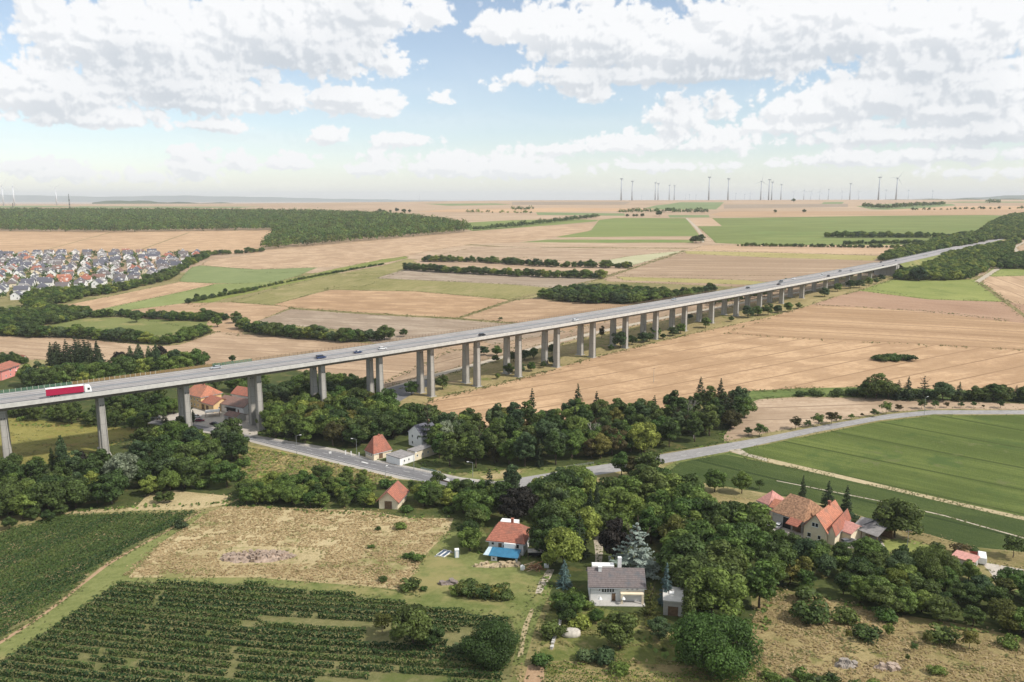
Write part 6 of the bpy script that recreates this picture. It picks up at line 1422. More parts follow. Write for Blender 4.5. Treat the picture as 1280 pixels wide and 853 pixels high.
wood([(672, 372), (700, 368), (740, 366), (800, 367), (850, 372), (892, 366), (880, 373), (800, 380), (740, 380), (700, 377)], 7.0, (8, 12), .52, 130, .65, [('dark', .55), ('mid', .25), ('cool', .2)], 45, 'dark copse on the fields behind the middle of the viaduct')
wood([(30, 388), (34, 372), (60, 366), (120, 366), (178, 355), (215, 342), (236, 328), (250, 322), (262, 319), (264, 322), (236, 333), (214, 350), (160, 363), (100, 374), (64, 383), (50, 392)], 8, (7, 12), .5, 90, .8, [('dark', .35), ('mid', .45), ('olive', .2)], 46, 'belt of garden trees along the lower edge of the village')
wood([(-60, 400), (30, 392), (60, 388), (110, 391), (105, 396), (75, 405), (45, 411), (45, 420), (0, 420), (-60, 420)], 8, (8, 11), .52, 120, .7, [('dark', .6), ('mid', .4)], 47, 'belt of dark trees at the left edge between village and stubble')
HEDGES = [
 ([(250, 321), (268, 319), (300, 317.5), (332, 314.5)], (8, 12), 9, 90, .9, 'line of trees between the village end and the forest spur'),
 ([(0, 452), (18, 450), (34, 455)], (4, 6), 5, 90, .6, 'low hedge above the pink house at the left edge'),
 ([(0, 419), (40, 420.5), (100, 422.5), (150, 426), (210, 431), (235, 425.5), (262, 415)], (9, 12), 6.0, 170, .5, 'thick hedgerow along the lower side of the small green paddock'),
 ([(75, 404), (110, 396.5), (155, 396), (185, 398), (212, 399), (262, 402)], (6, 9), 5.5, 140, .5, 'hedgerow along the upper side of the small green paddock'),
 ([(212, 401), (250, 399), (285, 400)], (8, 11), 5.5, 140, .5, 'short hedgerow left of the two big trees above the paddock'),
 ([(298, 411), (330, 418), (380, 423), (430, 427), (486, 425)], (8, 12), 6.0, 160, .5, 'dark hedgerow between stubble fields just behind the viaduct'),
 ([(505, 337.5), (560, 341), (640, 345), (700, 347.5), (752, 348)], (8, 11), 7, 100, .8, 'lower of two long hedgerows in the middle of the stubble fields'),
 ([(530, 327), (600, 328), (650, 331.5), (700, 334), (788, 335.5)], (7, 11), 7, 100, .8, 'upper of two long hedgerows in the middle of the stubble fields'),
 ([(234, 379), (280, 370), (322, 362.5)], (4, 6), 5, 90, .6, 'scrubby hedge along the foot of the grassy bank'),
 ([(322, 361), (370, 351), (430, 339.5), (480, 331)], (2.5, 4), 4, 50, .7, 'low scrub strip on the long grassy bank'),
 ([(592, 289), (640, 284.5), (700, 277.5), (748, 272)], (7, 10), 9, 50, 1.2, 'hedgerow at the edge of the far green field left of centre'),
 ([(774, 266.8), (830, 266), (885, 267)], (10, 14), 13, 60, 1.6, 'straight dark hedgerow before the skyline below the wind turbines'),
 ([(1032, 297), (1100, 297.3), (1160, 297.3), (1224, 297)], (9, 13), 8, 100, 1.0, 'upper long hedgerow in the big green field on the right'),
 ([(1056, 306), (1110, 305), (1180, 305)], (6, 8), 7, 80, .9, 'short hedgerow between the long ones in the right green field'),
 ([(922, 308), (1000, 309), (1080, 310), (1140, 310)], (4, 6.5), 6, 60, .9, 'lower thin hedgerow at the foot of the big right green field'),
 ([(640, 263.5), (668, 262.5)], (9, 12), 14, 40, 1.6, 'short dark hedgerow far away left of centre near the skyline'),
 ([(1080, 259), (1105, 261), (1130, 259), (1180, 256.5)], (9, 13), 14, 50, 2.0, 'dark wooded gully on the far right plateau'),
 ([(1235, 254.6), (1252, 254.6)], (12, 16), 14, 60, 2.2, 'dark clump on the far plateau near the right edge'),
 ([(1138, 263.5), (1280, 261.5)], (5, 9), 30, 40, 1.4, 'dotted line of trees along the far plateau on the right'),
 ([(580, 266.5), (668, 267), (640, 267)], (6, 10), 24, 40, 1.4, 'dotted line of trees far away left of centre'),
]
for k, (ln, h, sp, per, leaf, lb) in enumerate(HEDGES):
    W = [P(*q) for q in ln]; pts = []; rg = np.random.default_rng(200 + k); rr = random.Random(k)
    for a, b in zip(W[:-1], W[1:]):
        n = max(1, int((b - a).length / (sp * .62)))
        for i in range(n):
            q = a.lerp(b, (i + rr.random() * .8) / n); x = q.x + rr.uniform(-1, 1) * sp * .22; y = q.y + rr.uniform(-1, 1) * sp * .4; pts.append((x, y, float(gz(x, y))))
    if W[0].y < 1400:
        me = crowd(pts, rg.uniform(h[0] * .75, h[1] * 1.05, len(pts)), rg.uniform(1.1, 1.45, len(pts)), [('broad.%d' % rg.integers(6), ('dark', 'cool', 'light', 'mid', 'mid')[rg.integers(5)]) for _ in pts], 'foliage', W[0])
        t = thing('hedgerow', W[0], 0, lb, 'hedgerow'); crowd_obj('foliage', me, t)['kind'] = 'stuff'; continue
    m_ = mass(np.array(pts), (h[0] * .8, h[1] * 1.15), .55, int(per * 1.2), leaf * 1.0, ('dark', 'cool', 'dark', 'mid')[k % 4], 'foliage', rg)
    t = thing('hedgerow', W[0], 0, lb, 'hedgerow'); o = link('foliage', m_, t); o.location = -W[0]
    stm = MB()
    for x, y, z in pts[::3]: stm.cyl((x - W[0].x, y - W[0].y, z - W[0].z - .3), (x - W[0].x, y - W[0].y, z - W[0].z + h[0] * .5), .15, .1, 5)
    stm.build('trunks', M['bark'], t)['kind'] = 'stuff'
print('TREES', NTREE, len(REST))
# ------------------------------------------------------------------ village
VH = {}
def village_proto(i):
    if i in VH: return VH[i]
    r = random.Random(900 + i); L = r.uniform(12, 15); D = r.uniform(9, 10.5); hw = r.uniform(4.2, 6.0); hr = r.uniform(3.8, 5.2)
    w = walls(L, D, hw, hr, x0=-L / 2, y0=-D / 2, base=3)
    wo = w.build('wall', M['white']); ro = gable_roof(L, D, hw, hr, M['slate'], None, x0=-L / 2, y0=-D / 2, over=.5, hip=0 if i % 4 else 3.0)
    if i % 4 == 0: bpy.data.objects.remove(wo); wo = MB().box(-L / 2, L / 2, -D / 2, D / 2, -3, hw).build('wall', M['white'])
    ch = MB().box(-.4, .4, -.4, .4, hw + hr * .6, hw + hr + .9)
    co = ch.build('chimney', M['white'])
    dm = MB(); dm.box(-1.8, 1.8, -D / 2 + .8, -.6, hw + .2, hw + 2.3); do = dm.build('dormer', M['white'])
    VH[i] = (wo.data, ro.data, co.data, do.data, L, D, hw)
    for o in (wo, ro, co, do): bpy.data.objects.remove(o)
    return VH[i]
VPOLY = [(-16, 320.5), (0, 320), (60, 319), (140, 317.3), (200, 317.8), (248, 318.5), (250, 322), (234, 328), (220, 336), (210, 343), (180, 353), (150, 358), (120, 362), (60, 364), (32, 374), (-16, 378)]
vp = scatter(VPOLY, 22.5, 77, jit=.17); rr = random.Random(31)
ROOFS_ = [('slate', .40, 'dark slate'), ('greytile', .26, 'grey brown'), ('greyroof', .15, 'light grey'), ('redtile', .06, 'red'), ('orangetile', .02, 'orange red'), ('browntile', .09, 'brown')]
vx, vy = PROJ(vp[:, 0], vp[:, 1], vp[:, 2])
plainwalls = [('white', .86, 'white'), ('cream', .09, 'cream'), ('yellow', .05, 'yellow')]
def pickw(r, lst):
    x = r.random()
    for q in lst:
        x -= q[1]
        if x <= 0: return q
    return lst[0]
nh = 0
for i, p in enumerate(vp):
    if rr.random() < .08: continue
    rf = pickw(rr, ROOFS_); wl = pickw(rr, plainwalls); k = rr.randrange(8); wo, ro, co, do, L, D, hw = village_proto(k)
    col = 'left' if vx[i] < 70 else 'right' if vx[i] > 165 else 'middle'; row = 'near' if vy[i] > 345 else 'far' if vy[i] < 328 else 'central'
    lb = '%s house with %s roof in the %s %s part of the village' % (wl[2], rf[2], row, col)
    street = .28 + .18 * math.sin(p[0] / 60.0)
    t = thing('house', tuple(p), street + (0 if rr.random() < .45 else math.pi / 2) + rr.uniform(-.07, .07), lb, 'house', '%s houses with %s roofs in the %s %s village' % (wl[2], rf[2], row, col))
    a = link('wall', wo, t); a.material_slots[0].link = 'OBJECT'; a.material_slots[0].material = M[wl[0]]
    b = link('roof', ro, t); b.material_slots[0].link = 'OBJECT'; b.material_slots[0].material = M[rf[0]]
    c = link('chimney', co, b); c.location.x = rr.uniform(-3, 3)
    if rr.random() < .4:
        d = link('dormer', do, b); d.location.x = rr.uniform(-2, 2)
    if vy[i] > 322:
        for s_ in (-1, 1):
            window(t, s_ * L * .27, -D / 2 - .004, 1.0, 1.5, 1.4, 'y', -1); window(t, s_ * L * .27, D / 2 + .004, 1.0, 1.5, 1.4, 'y', 1)
            window(t, s_ * (L / 2 + .004), -D * .2, 1.0, 1.3, 1.4, 'x', s_); window(t, s_ * (L / 2 + .004), D * .15, 3.7, 1.3, 1.4, 'x', s_)
    nh += 1
print('HOUSES', nh)
gp = scatter(VPOLY, 15, 78, jit=.45)
gp = gp[np.random.default_rng(4).random(len(gp)) < .8]
m_ = mass(gp, (4.0, 8), .5, 80, .75, 'mid', 'garden_trees', np.random.default_rng(5))
tag(link('garden_trees', m_), 'small garden trees and shrubs between the village houses', 'trees', kind='stuff')

# ------------------------------------------------------------------ wind turbines and pylons
def blade_mb(L):
    m = MB(); secs = [(0, .9, .9), (.05, 1.0, .8), (.2, 2.0, .45), (.6, 1.1, .22), (1, .25, .08)]; vs = []
    for u, c, th in secs:
        z = u * L; vs += [(-c * .35, -th / 2, z), (c * .65, 0, z), (-c * .35, th / 2, z)]
    fs = []
    for i in range(len(secs) - 1): fs += [(i * 3 + j, i * 3 + (j + 1) % 3, (i + 1) * 3 + (j + 1) % 3, (i + 1) * 3 + j) for j in range(3)]
    fs += [(0, 2, 1), (12, 13, 14)]
    return m.add(vs, fs)
TUR = None
def turbine(px, hub, y, ang0, yaw, label, group=None, wfac=1.0):
    global TUR
    X, Y, Z = ray(px, hub); x = X / Y * y; g = float(gz(x, y)); hh = CZ + Z / Y * y - g
    t = thing('wind_turbine', (x, y, g), yaw, label, 'wind turbine', group); s = hh / 110; t.scale = (s * wfac * 1.2, s * wfac * 1.2, s)
    if TUR is None:
        a = MB().cyl((0, 0, -6), (0, 0, 109), 3.3, 1.7, 14).build('tower', M['turbine'], smooth=True)
        b = MB().box(-2, 2, -5, 6.5, 108.6, 113).cyl((0, -5, 110.8), (0, -7.5, 110.8), 2.0, .7, 10).build('nacelle', M['turbine'])
        c = blade_mb(44).build('blade', M['turbine'])
        TUR = (a.data, b.data, c.data)
        for o in (a, b, c): bpy.data.objects.remove(o)
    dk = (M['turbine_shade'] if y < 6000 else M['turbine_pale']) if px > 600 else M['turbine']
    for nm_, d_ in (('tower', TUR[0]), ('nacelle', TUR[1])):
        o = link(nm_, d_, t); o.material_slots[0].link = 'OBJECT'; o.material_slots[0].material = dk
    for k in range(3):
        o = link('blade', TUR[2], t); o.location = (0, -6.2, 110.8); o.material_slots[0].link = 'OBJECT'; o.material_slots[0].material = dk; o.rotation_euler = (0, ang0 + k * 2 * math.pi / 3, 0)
TL = [(777, 224, 'leftmost of the clear ones on the right plateau'), (790.5, 227, 'second from the left on the right plateau'), (819.5, 229, 'left of a close pair above the straight far hedge'), (823, 230, 'right of a close pair above the straight far hedge'), (837, 232, 'left of a small wide pair above the far hedge'), (843.3, 232.5, 'right of a small wide pair above the far hedge'),
 (887, 222, 'tall one above the right end of the straight far hedge'), (911, 224, 'alone between the tall one and the cluster of three'), (952, 227, 'left of the cluster of three'), (962, 225, 'tallest of the cluster of three'), (965.6, 228, 'right of the cluster of three'), (977, 231, 'thin one just right of the cluster of three'),
 (1005.3, 238.5, 'short one with visible blades right of the cluster'), (1036, 237, 'short one left of the low tower with dark foot'), (1063.5, 230, 'middle sized one with a dark clump at its foot'), (1100, 222, 'left of the two big ones at right'), (1122, 223, 'right of the two big ones at right, blades spread like a Y')]
for i, (px, hub, w) in enumerate(TL):
    d = (248 - hub) / 1000; y = 4300 if hub < 229 else 4700 if hub < 234 else 5600
    turbine(px, hub, y, (.55 if px > 1110 else .1 + .9 * (i % 4)), (.1 if px > 1110 or px in (1005.3, 952) else 1.25 - .2 * (i % 3)), 'wind turbine, ' + w)
for i, (px, hub) in enumerate([(802, 245), (857, 244), (862, 243.5), (870, 244), (920, 242), (931, 243), (938, 242), (955, 244), (992, 240), (1014, 240), (1025, 240), (1053, 240), (1074, 240), (1108, 238), (1136, 238.5), (1166, 239)]):
    turbine(px, hub, 7400 + (i * 377) % 900, .4 * i, .3 + .25 * i, 'tiny faint wind turbine on the hazy skyline behind the nearer ones', 'tiny faint wind turbines on the skyline', .9)
turbine(2, 233, 4300, .6, .4, 'white wind turbine cut by the left edge of the picture'); turbine(15.5, 233, 4400, .3, .5, 'white wind turbine second from the left edge beside a dark mast'); turbine(69, 235, 4600, .9, .2, 'white wind turbine left of the tall dark lattice mast'); turbine(524, 245, 7000, .2, .6, 'single faint wind turbine far away in the middle of the skyline')
def mast(px, top, y, label, w=4.0, arms=True):
    X, Y, Z = ray(px, top); x = X / Y * y; g = float(gz(x, y)); h = CZ + Z / Y * y - g
    t = thing('lattice_mast', (x, y, g), .4, label, 'mast'); m = MB(); n = 9
    for a, b in ((-1, -1), (1, -1), (1, 1), (-1, 1)): m.cyl((a * w / 2, b * w / 2, -1), (a * .4, b * .4, h), .45, .3, 5)
    for k in range(n):
        z0, z1 = h * k / n, h * (k + 1) / n; w0, w1 = w / 2 * (1 - k / n) + .4 * k / n, w / 2 * (1 - (k + 1) / n) + .4 * (k + 1) / n
        for a, b, c, d in ((-1, -1, 1, -1), (1, -1, 1, 1), (1, 1, -1, 1), (-1, 1, -1, -1)): m.cyl((a * w0, b * w0, z0), (c * w1, d * w1, z1), .22, .22, 4)
    m.build('lattice', M['pylon'], t)
    if arms:
        q = MB(); q.box(-1.6, 1.6, -1.6, 1.6, h * .62, h * .70); q.box(-1.3, 1.3, -1.3, 1.3, h * .40, h * .46); q.cyl((0, 0, h), (0, 0, h + 5), .3, .1, 5); q.build('antenna_drum', M['pylon'], t)
mast(85.6, 243, 2900, 'tall dark lattice mast rising behind the forest'); mast(15.6, 254, 2850, 'short dark mast behind the forest at the left edge', arms=False)
# transmission pole, light poles
def pole(px, py, h, label, kind='lamp', arm=1.6, rz=0, name='street_lamp', cat='street lamp', mat='steel'):
    t = thing(name, P(px, py), rz, label, cat); MB().cyl((0, 0, -.3), (0, 0, h), .11, .06, 8).build('pole', M[mat], t)
    if kind == 'lamp':
        MB().cyl((0, 0, h - .05), (arm, 0, h + .25), .05, .04, 6).build('arm', M['steel'], t); MB().box(arm - .15, arm + .65, -.16, .16, h + .18, h + .34).build('lamp_head', M['white'], t)
    elif kind == 'cross':
        MB().box(-.9, .9, -.06, .06, h - .7, h - .56).build('crossarm', M['wood'], t)
        for k in (-.8, 0, .8): MB().cyl((k, 0, h - .558), (k, 0, h - .3), .05, .03, 6).build('insulator', M['white'], t)
pole(371, 566.5, 7.6, 'street lamp by the main road, in front of the round grove', rz=0.2); pole(446, 568, 6.6, 'street lamp left of the steep red roofed house', rz=math.pi); pole(517.5, 588, 6.5, 'street lamp beside the low white workshop', rz=1.2); pole(591, 597, 6.0, 'street lamp at the right end of the bridge railing', rz=math.pi)
pole(1155, 519.5, 8.6, 'tall light pole standing on the edge of the pale road at right', rz=.6)
pole(817, 478, 8.5, 'grey utility pole standing alone on the stubble above the central grove', 'cross', name='utility_pole', cat='utility pole', mat='steel', rz=.5)
pole(1133, 695, 8, 'thin utility pole on the farm lawn at right', 'cross', name='utility_pole', cat='utility pole', rz=.3); pole(482, 598, 4.5, 'slim lamp post on the verge below the white workshop', 'lamp', arm=.6, rz=1.0)

# ------------------------------------------------------------------ road markings, railings, sign, cars on the road
def ribbon(pts, w, name, mat, up=.035, dash=None, kind=None, parent=None):
    W = [P(*q) for q in pts]; m = MB(); s = 0.0; tot = 0
    for a, b in zip(W[:-1], W[1:]):
        L = (b - a).length; d = (b - a).normalized(); n = Vector((-d.y, d.x, 0)).normalized() * w / 2; k = max(1, int(L / 1.5))
        for i in range(k):
            u0, u1 = a.lerp(b, i / k), a.lerp(b, (i + 1) / k); mid = tot + L * (i + .5) / k
            if dash and (mid % (dash[0] + dash[1])) > dash[0]: continue
            q = [u0 - n, u1 - n, u1 + n, u0 + n]; m.add([(v.x, v.y, float(gz(v.x, v.y)) + up) for v in q], [(0, 1, 2, 3)])
        tot += L
    o = m.build(name, mat); return tag(o, kind='structure')
ribbon([(245, 533.6), (305, 544.5), (320, 548.8), (400, 565.5), (460, 579.2), (520, 592.2), (577, 603.5), (612, 608)], .16, 'road_marking', mkr, dash=(3, 6))
ribbon([(300, 545.2), (395, 568.6), (505, 594.8), (566, 608.5)], .14, 'road_marking', mkr); ribbon([(320, 547.4), (420, 565.5), (460, 575.6), (520, 588.6), (577, 601)], .14, 'road_marking', mkr)
ribbon([(680, 600), (760, 586.5), (835, 573), (908, 560), (960, 550), (1030, 535.3), (1105, 521.5), (1166, 515.4), (1280, 515.3)], .14, 'road_marking', mkr, dash=(3, 6))
for k, (a, b) in enumerate([((452, 577.5), (460, 579.6)), ((553, 597.8), (562, 599.6))]): ribbon([a, b], .9, 'road_marking', mkr, up=.04)
ribbon([(300, 547), (320, 552.2), (395, 571.2), (505, 597.3), (560, 608.6)], .25, 'kerb', M['concrete_light'], up=.10)
ribbon([(245, 530), (320, 545.7), (420, 563.6), (460, 573.6), (520, 586.6), (577, 598.8), (622, 605)], .25, 'kerb', M['concrete_light'], up=.10)
def railing(a, b, label, n=9, h=1.0, mat='steel'):
    A, B = P(*a), P(*b); L = (B - A).length; rz = math.atan2(B.y - A.y, B.x - A.x); t = thing('railing', A, rz, label, 'railing'); dz = (B.z - A.z) / L
    for k in range(n + 1):
        o = MB().box(-.04, .04, -.04, .04, -.2, h).build('post', M[mat], t) if k == 0 else link('post', t.children[0].data, t); o.location = (L * k / n, 0, dz * L * k / n)
    for z in (.45, .75, h): MB().add([(0, -.03, z), (L, -.03, z + dz * L), (L, .03, z + dz * L), (0, .03, z), (0, -.03, z + .06), (L, -.03, z + .06 + dz * L), (L, .03, z + .06 + dz * L), (0, .03, z + .06)], [(0, 3, 2, 1), (4, 5, 6, 7), (0, 1, 5, 4), (1, 2, 6, 5), (2, 3, 7, 6), (3, 0, 4, 7)]).build('rail', M[mat], t)
M['railblue'] = plain('pale_blue_steel', (.34, .42, .46), .5)
railing((526, 587.5), (551, 592.8), 'pale blue bridge railing on the far side of the main road', mat='railblue'); railing((708, 585.8), (742, 580.8), 'grey railing along the pale road below the central grove')
A, B = P(545, 599), P(568, 604.5); rz = math.atan2(B.y - A.y, B.x - A.x); L = (B - A).length
t = thing('culvert_wall', A, rz, 'brown culvert wall with pale coping on the near side of the main road', 'wall'); MB().box(0, L, -.4, 0, -2.2, .6).build('wall', M['oldtile'], t); MB().box(-.1, L + .1, -.5, .1, .602, .8).build('coping', M['concrete_light'], t)
t = thing('road_sign', P(413, 572), .2, 'small white road sign on two legs beside the main road', 'road sign'); MB().cyl((-.3, 0, -.2), (-.3, 0, 2.6), .04, .04, 6).cyl((.3, 0, -.2), (.3, 0, 2.6), .04, .04, 6).build('post', M['steel'], t); MB().box(-.5, .5, -.07, -.045, 1.7, 2.6).build('panel', M['white'], t)
for k, (px, py) in enumerate([(432, 568), (439, 569), (449, 570.5)]):
    t = thing('gate_pillar', P(px, py), .25, ('left', 'middle', 'right')[k] + ' of three short white pillars left of the steep red roofed house', 'pillar'); MB().box(-.22, .22, -.22, .22, -.3, 1.5).build('shaft', M['white'], t); MB().box(-.3, .3, -.3, .3, 1.502, 1.62).build('cap', M['concrete_light'], t)
car(P(586, 605.5), 2.95, 'silver car driving on the main road just before the junction', SILV); car(P(567, 613), -.2, 'white van parked below the junction between the thickets', WHITE, 'van', 'van')
# under-viaduct bridge deck over the stream
# ------------------------------------------------------------------ garden things
p = P(555, 693); t = thing('cold_frame', p, R(62), 'pair of glazed cold frames with white rims on gravel in the garden', 'cold frame')
for y0 in (-1.7, .15):
    f = MB().box(-2.6, 2.6, y0, y0 + .12, 0, .55).box(-2.6, 2.6, y0 + 1.43, y0 + 1.55, 0, .55).box(-2.6, -2.48, y0 + .122, y0 + 1.428, 0, .55).box(2.48, 2.6, y0 + .122, y0 + 1.428, 0, .55).build('frame', M['white'], t)
    for k in range(3): MB().box(-2.46 + k * 1.65, -.84 + k * 1.65, y0 + .13, y0 + 1.42, .42, .46).build('pane', paint('dark_blue_glass', (.03, .06, .10), .15), f)
MB().box(-3.2, 3.2, -2.2, 2.2, -.2, .03).build('gravel_bed', M['greyroof'], t); t.scale = (.8, .8, .8)
p = P(571, 696.5); t = thing('water_tank', p, .2, 'tall pale blue garden toilet cabin with white top left of the shrubbery', 'cabin'); MB().box(-.6, .6, -.6, .6, 0, 2.2).build('cabin', paint('pale_blue_plastic', (.33, .42, .48), .5), t); loft([(-.6, .6, .3, 2.202, 2.6), (.6, .6, .3, 2.202, 2.6)]).build('roof', M['white'], t); MB().box(-.4, .4, -.63, -.602, .1, 2.0).build('door', M['white'], t)
def heap(px, py, rx, ry, h, label, mat, n, name='rubble_heap', cat='heap', stone=None, seed=1):
    p = P(px, py); t = thing(name, p, 0, label, cat); r = random.Random(seed); vs = []; fs = []; nx, ny = 22, 12
    for i in range(nx + 1):
        for j in range(ny + 1):
            u, v = i / nx * 2 - 1, j / ny * 2 - 1; d = math.sqrt(u * u + v * v); x, y = u * rx, v * ry
            z = h * max(0, 1 - d * d) * (.7 + .3 * math.sin(u * 7 + 2 * v)) + (r.uniform(-.12, .2) * h if d < .95 else 0); vs.append((x, y, z + float(gz(p.x + x, p.y + y)) - p.z - .12))
    for i in range(nx):
        for j in range(ny): fs.append((i * (ny + 1) + j, (i + 1) * (ny + 1) + j, (i + 1) * (ny + 1) + j + 1, i * (ny + 1) + j + 1))
    MB().add(vs, fs).build('mound', mat, t, smooth=False)
    for k in range(n):
        a = r.uniform(0, 6.28); q = r.random() ** .5 * .95; x, y = math.cos(a) * q * rx, math.sin(a) * q * ry; s = r.uniform(.25, .75)
        m = MB(); pts = [Vector((r.uniform(.6, 1) * sx_, r.uniform(.6, 1) * sy_, r.uniform(.5, .8) * sz_)) * s for sx_ in (-1, 1) for sy_ in (-1, 1) for sz_ in (-1, 1)]
        m.add(pts, [(0, 1, 3, 2), (4, 6, 7, 5), (0, 4, 5, 1), (2, 3, 7, 6), (0, 2, 6, 4), (1, 5, 7, 3)]); o = m.build('stone', stone or mat, t); o.location = (x, y, h * max(0, 1 - q * q) * .8 + float(gz(p.x + x, p.y + y)) - p.z); o.rotation_euler.z = a
rub = plain('pink_rubble', (.33, .25, .19), .95, var=.4, scale=.7)
heap(322, 697, 11.5, 4.2, 1.9, 'long heap of pinkish earth and rubble in the dry meadow', rub, 70, seed=3)
heap(560, 729, 2.6, 1.6, .8, 'small grey brush pile in the garden above the vineyard', plain('brush_grey', (.22, .18, .16), .95), 10, 'brush_pile', 'pile', seed=4)
heap(1057, 832, 2.6, 1.4, 1.3, 'grey rock beside the bottom edge, left of the paler one', plain('grey_rock', (.27, .235, .20), .95, var=.3), 8, 'rock', 'rock', seed=5); heap(1108, 835, 2.9, 1.3, 1.0, 'flat pinkish rock beside the bottom edge, right of the grey one', plain('pink_rock', (.36, .28, .22), .95, var=.3), 8, 'rock', 'rock', seed=6)
heap(622, 707, 7.5, 1.6, .9, 'low pale earth bank at the foot of the blue annex', plain('pale_earth', (.38, .30, .19), .95, var=.3), 20, 'earth_bank', 'bank', seed=8)
p = P(714, 794); t = thing('boulder', p, .2, 'big pale rounded boulder in the garden below the white bungalow', 'boulder'); vs = []; fs = []
for i in range(9):
    for j in range(16):
        a, b = math.pi * i / 8, 2 * math.pi * j / 16; k = 1 + .09 * math.sin(3 * b + i) + .06 * math.sin(5 * b); vs.append((2.3 * k * math.sin(a) * math.cos(b), 1.5 * k * math.sin(a) * math.sin(b), 1.25 * math.cos(a) + .4))
for i in range(8):
    for j in range(16): fs.append((i * 16 + j, (i + 1) * 16 + j, (i + 1) * 16 + (j + 1) % 16, i * 16 + (j + 1) % 16))
MB().add(vs, fs).build('stone', plain('pale_stone', (.46, .42, .36), .95, var=.25, scale=1), t, smooth=True)
p = P(668, 711); t = thing('timber_pile', p, .1, 'pile of reddish boards and logs with white bags beside the red roofed house', 'wood pile'); r = random.Random(9)
brd = [plain('board_orange', (.40, .22, .10), .9), plain('board_brown', (.22, .11, .06), .9), plain('board_pale', (.50, .36, .22), .9)]
for k in range(26):
    o = MB().box(-1.6, 1.6, -.12, .12, -.05, .05).build('board', brd[k % 3], t); o.location = (r.uniform(-1.8, 1.8), r.uniform(-1.3, 1.3), .1 + .05 * k * r.uniform(.4, 1)); o.rotation_euler = (r.uniform(-.15, .15), r.uniform(-.2, .2), r.uniform(0, 3))
for k, x in enumerate((-3.3, 3.4)):
    o = loft([(-.6, .5, .35, 0, 1.0), (0, .65, .5, 0, 1.25), (.6, .5, .3, 0, .9)]).build('bag', M['white'], t); o.location = (x, -.2 + k * .6, 0)
p = P(671, 697); t = thing('lean_to', p, 0, 'dark open lean-to behind the timber pile', 'shed'); MB().box(-2.6, 2.6, -1.2, 1.2, 2.0, 2.15).build('roof', M['concrete'], t)
for a in (-2.5, 2.4):
    for b in (-1.1, 1.0): MB().box(a, a + .1, b, b + .1, 0, 1.998).build('post', M['wood'], t)
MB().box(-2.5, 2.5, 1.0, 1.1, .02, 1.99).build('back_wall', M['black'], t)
for k, (px, py) in enumerate([(762, 700), (771, 697), (783, 700)]):
    t = thing('bee_box', P(px, py), .2 * k, ('left', 'middle', 'right')[k] + ' of three small white garden boxes behind the bungalow', 'box'); MB().box(-.35, .35, -.3, .3, .25, .9).build('box', M['white'], t); MB().box(-.42, .42, -.36, .36, .902, 1.0).build('lid', M['concrete_light'], t); MB().box(-.3, .3, -.25, .25, 0, .248).build('stand', M['wood'], t)
A, B = P(689, 812), P(701, 776); L = (B - A).length
t = thing('garden_wall', A, math.atan2(B.y - A.y, B.x - A.x), 'broken pale dry stone wall between the sandy track and the garden', 'wall'); r = random.Random(3); k = 0.0
while k < L:
    w = r.uniform(.5, 1.1); o = MB().box(0, w - .06, -.3, .3, -.2, r.uniform(.35, .9)).build('stone', M['concrete_light'], t); o.location = (k, r.uniform(-.1, .1), float(gz(A.x + (B.x - A.x) * k / L, A.y + (B.y - A.y) * k / L)) - A.z); k += w * (1.0 if r.random() < .7 else 1.8)

# ------------------------------------------------------------------ vineyards, maize and grasses
def rows(poly, a, b, sp, mat, name, label, group, seed, hh, ww, dens, leaf, gap, skip=lambda x, y, px, py: np.zeros(len(px), bool), cat='vine row'):
    A, B = P(*a), P(*b); d = Vector((B.x - A.x, B.y - A.y, 0)).normalized(); n = Vector((-d.y, d.x, 0)); W = [P(*q) for q in poly]
    us = [(w - A).dot(d) for w in W]; vs_ = [(w - A).dot(n) for w in W]; rg = np.random.default_rng(seed); cnt = 0; k = 0
    for v in np.arange(min(vs_), max(vs_), sp):
        u = np.arange(min(us), max(us), 1.0 / dens); u = u + rg.uniform(-.1, .1, len(u))
        X = A.x + d.x * u + n.x * v; Y = A.y + d.y * u + n.y * v; Z = gz(X, Y); px, py = PROJ(X, Y, Z); ok = vinpoly(px, py, poly)
        g = value_noise(X / 2.6, Y / 1.4, seed) + .7 * value_noise(X / 14, Y / 12, seed + 5); ok &= g > gap
        ok &= ~skip(X, Y, px, py)
        X, Y, Z, g = X[ok], Y[ok], Z[ok], g[ok]
        if len(X) < 20: continue
        top = rg.random(len(X)) < .36; sd = np.where(rg.random(len(X)) < .62, -1.0, 1.0); bul = ww * .5 * (.85 + .5 * np.clip(g, -.3, .4))
        off = np.where(top, rg.uniform(-1, 1, len(X)) * bul, sd * bul * rg.uniform(.8, 1.1, len(X))); hz_ = hh * (.9 + .3 * np.clip(g, -.4, .5))
        c = np.stack([X + n.x * off, Y + n.y * off, Z + np.where(top, hz_ * rg.uniform(.9, 1.08, len(X)), hz_ * rg.uniform(.1, .95, len(X)))], 1)
        nn = rg.normal(size=(len(X), 3)) * .45 + np.where(top[:, None], np.array([[0, 0, 1.0]]), np.stack([n.x * sd, n.y * sd, .15 + 0 * sd], 1))
        o0 = np.array([X[0], Y[0], Z[0]]); Q = orient_quads(c - o0, nn, leaf, rg, .85)
        me = quads_mesh(name, Q, LM[mat], rg.uniform(0, 1, len(X)))
        o = link(name, me); o.location = o0; pxm = float(px[ok].mean()) if ok.any() else 0; pym = float(py[ok].mean())
        cnt += 1; suf = 'th' if 10 < cnt % 100 < 20 else {1: 'st', 2: 'nd', 3: 'rd'}.get(cnt % 10, 'th')
        tag(o, label('%d%s' % (cnt, suf)), cat, group)
    print(name, cnt)
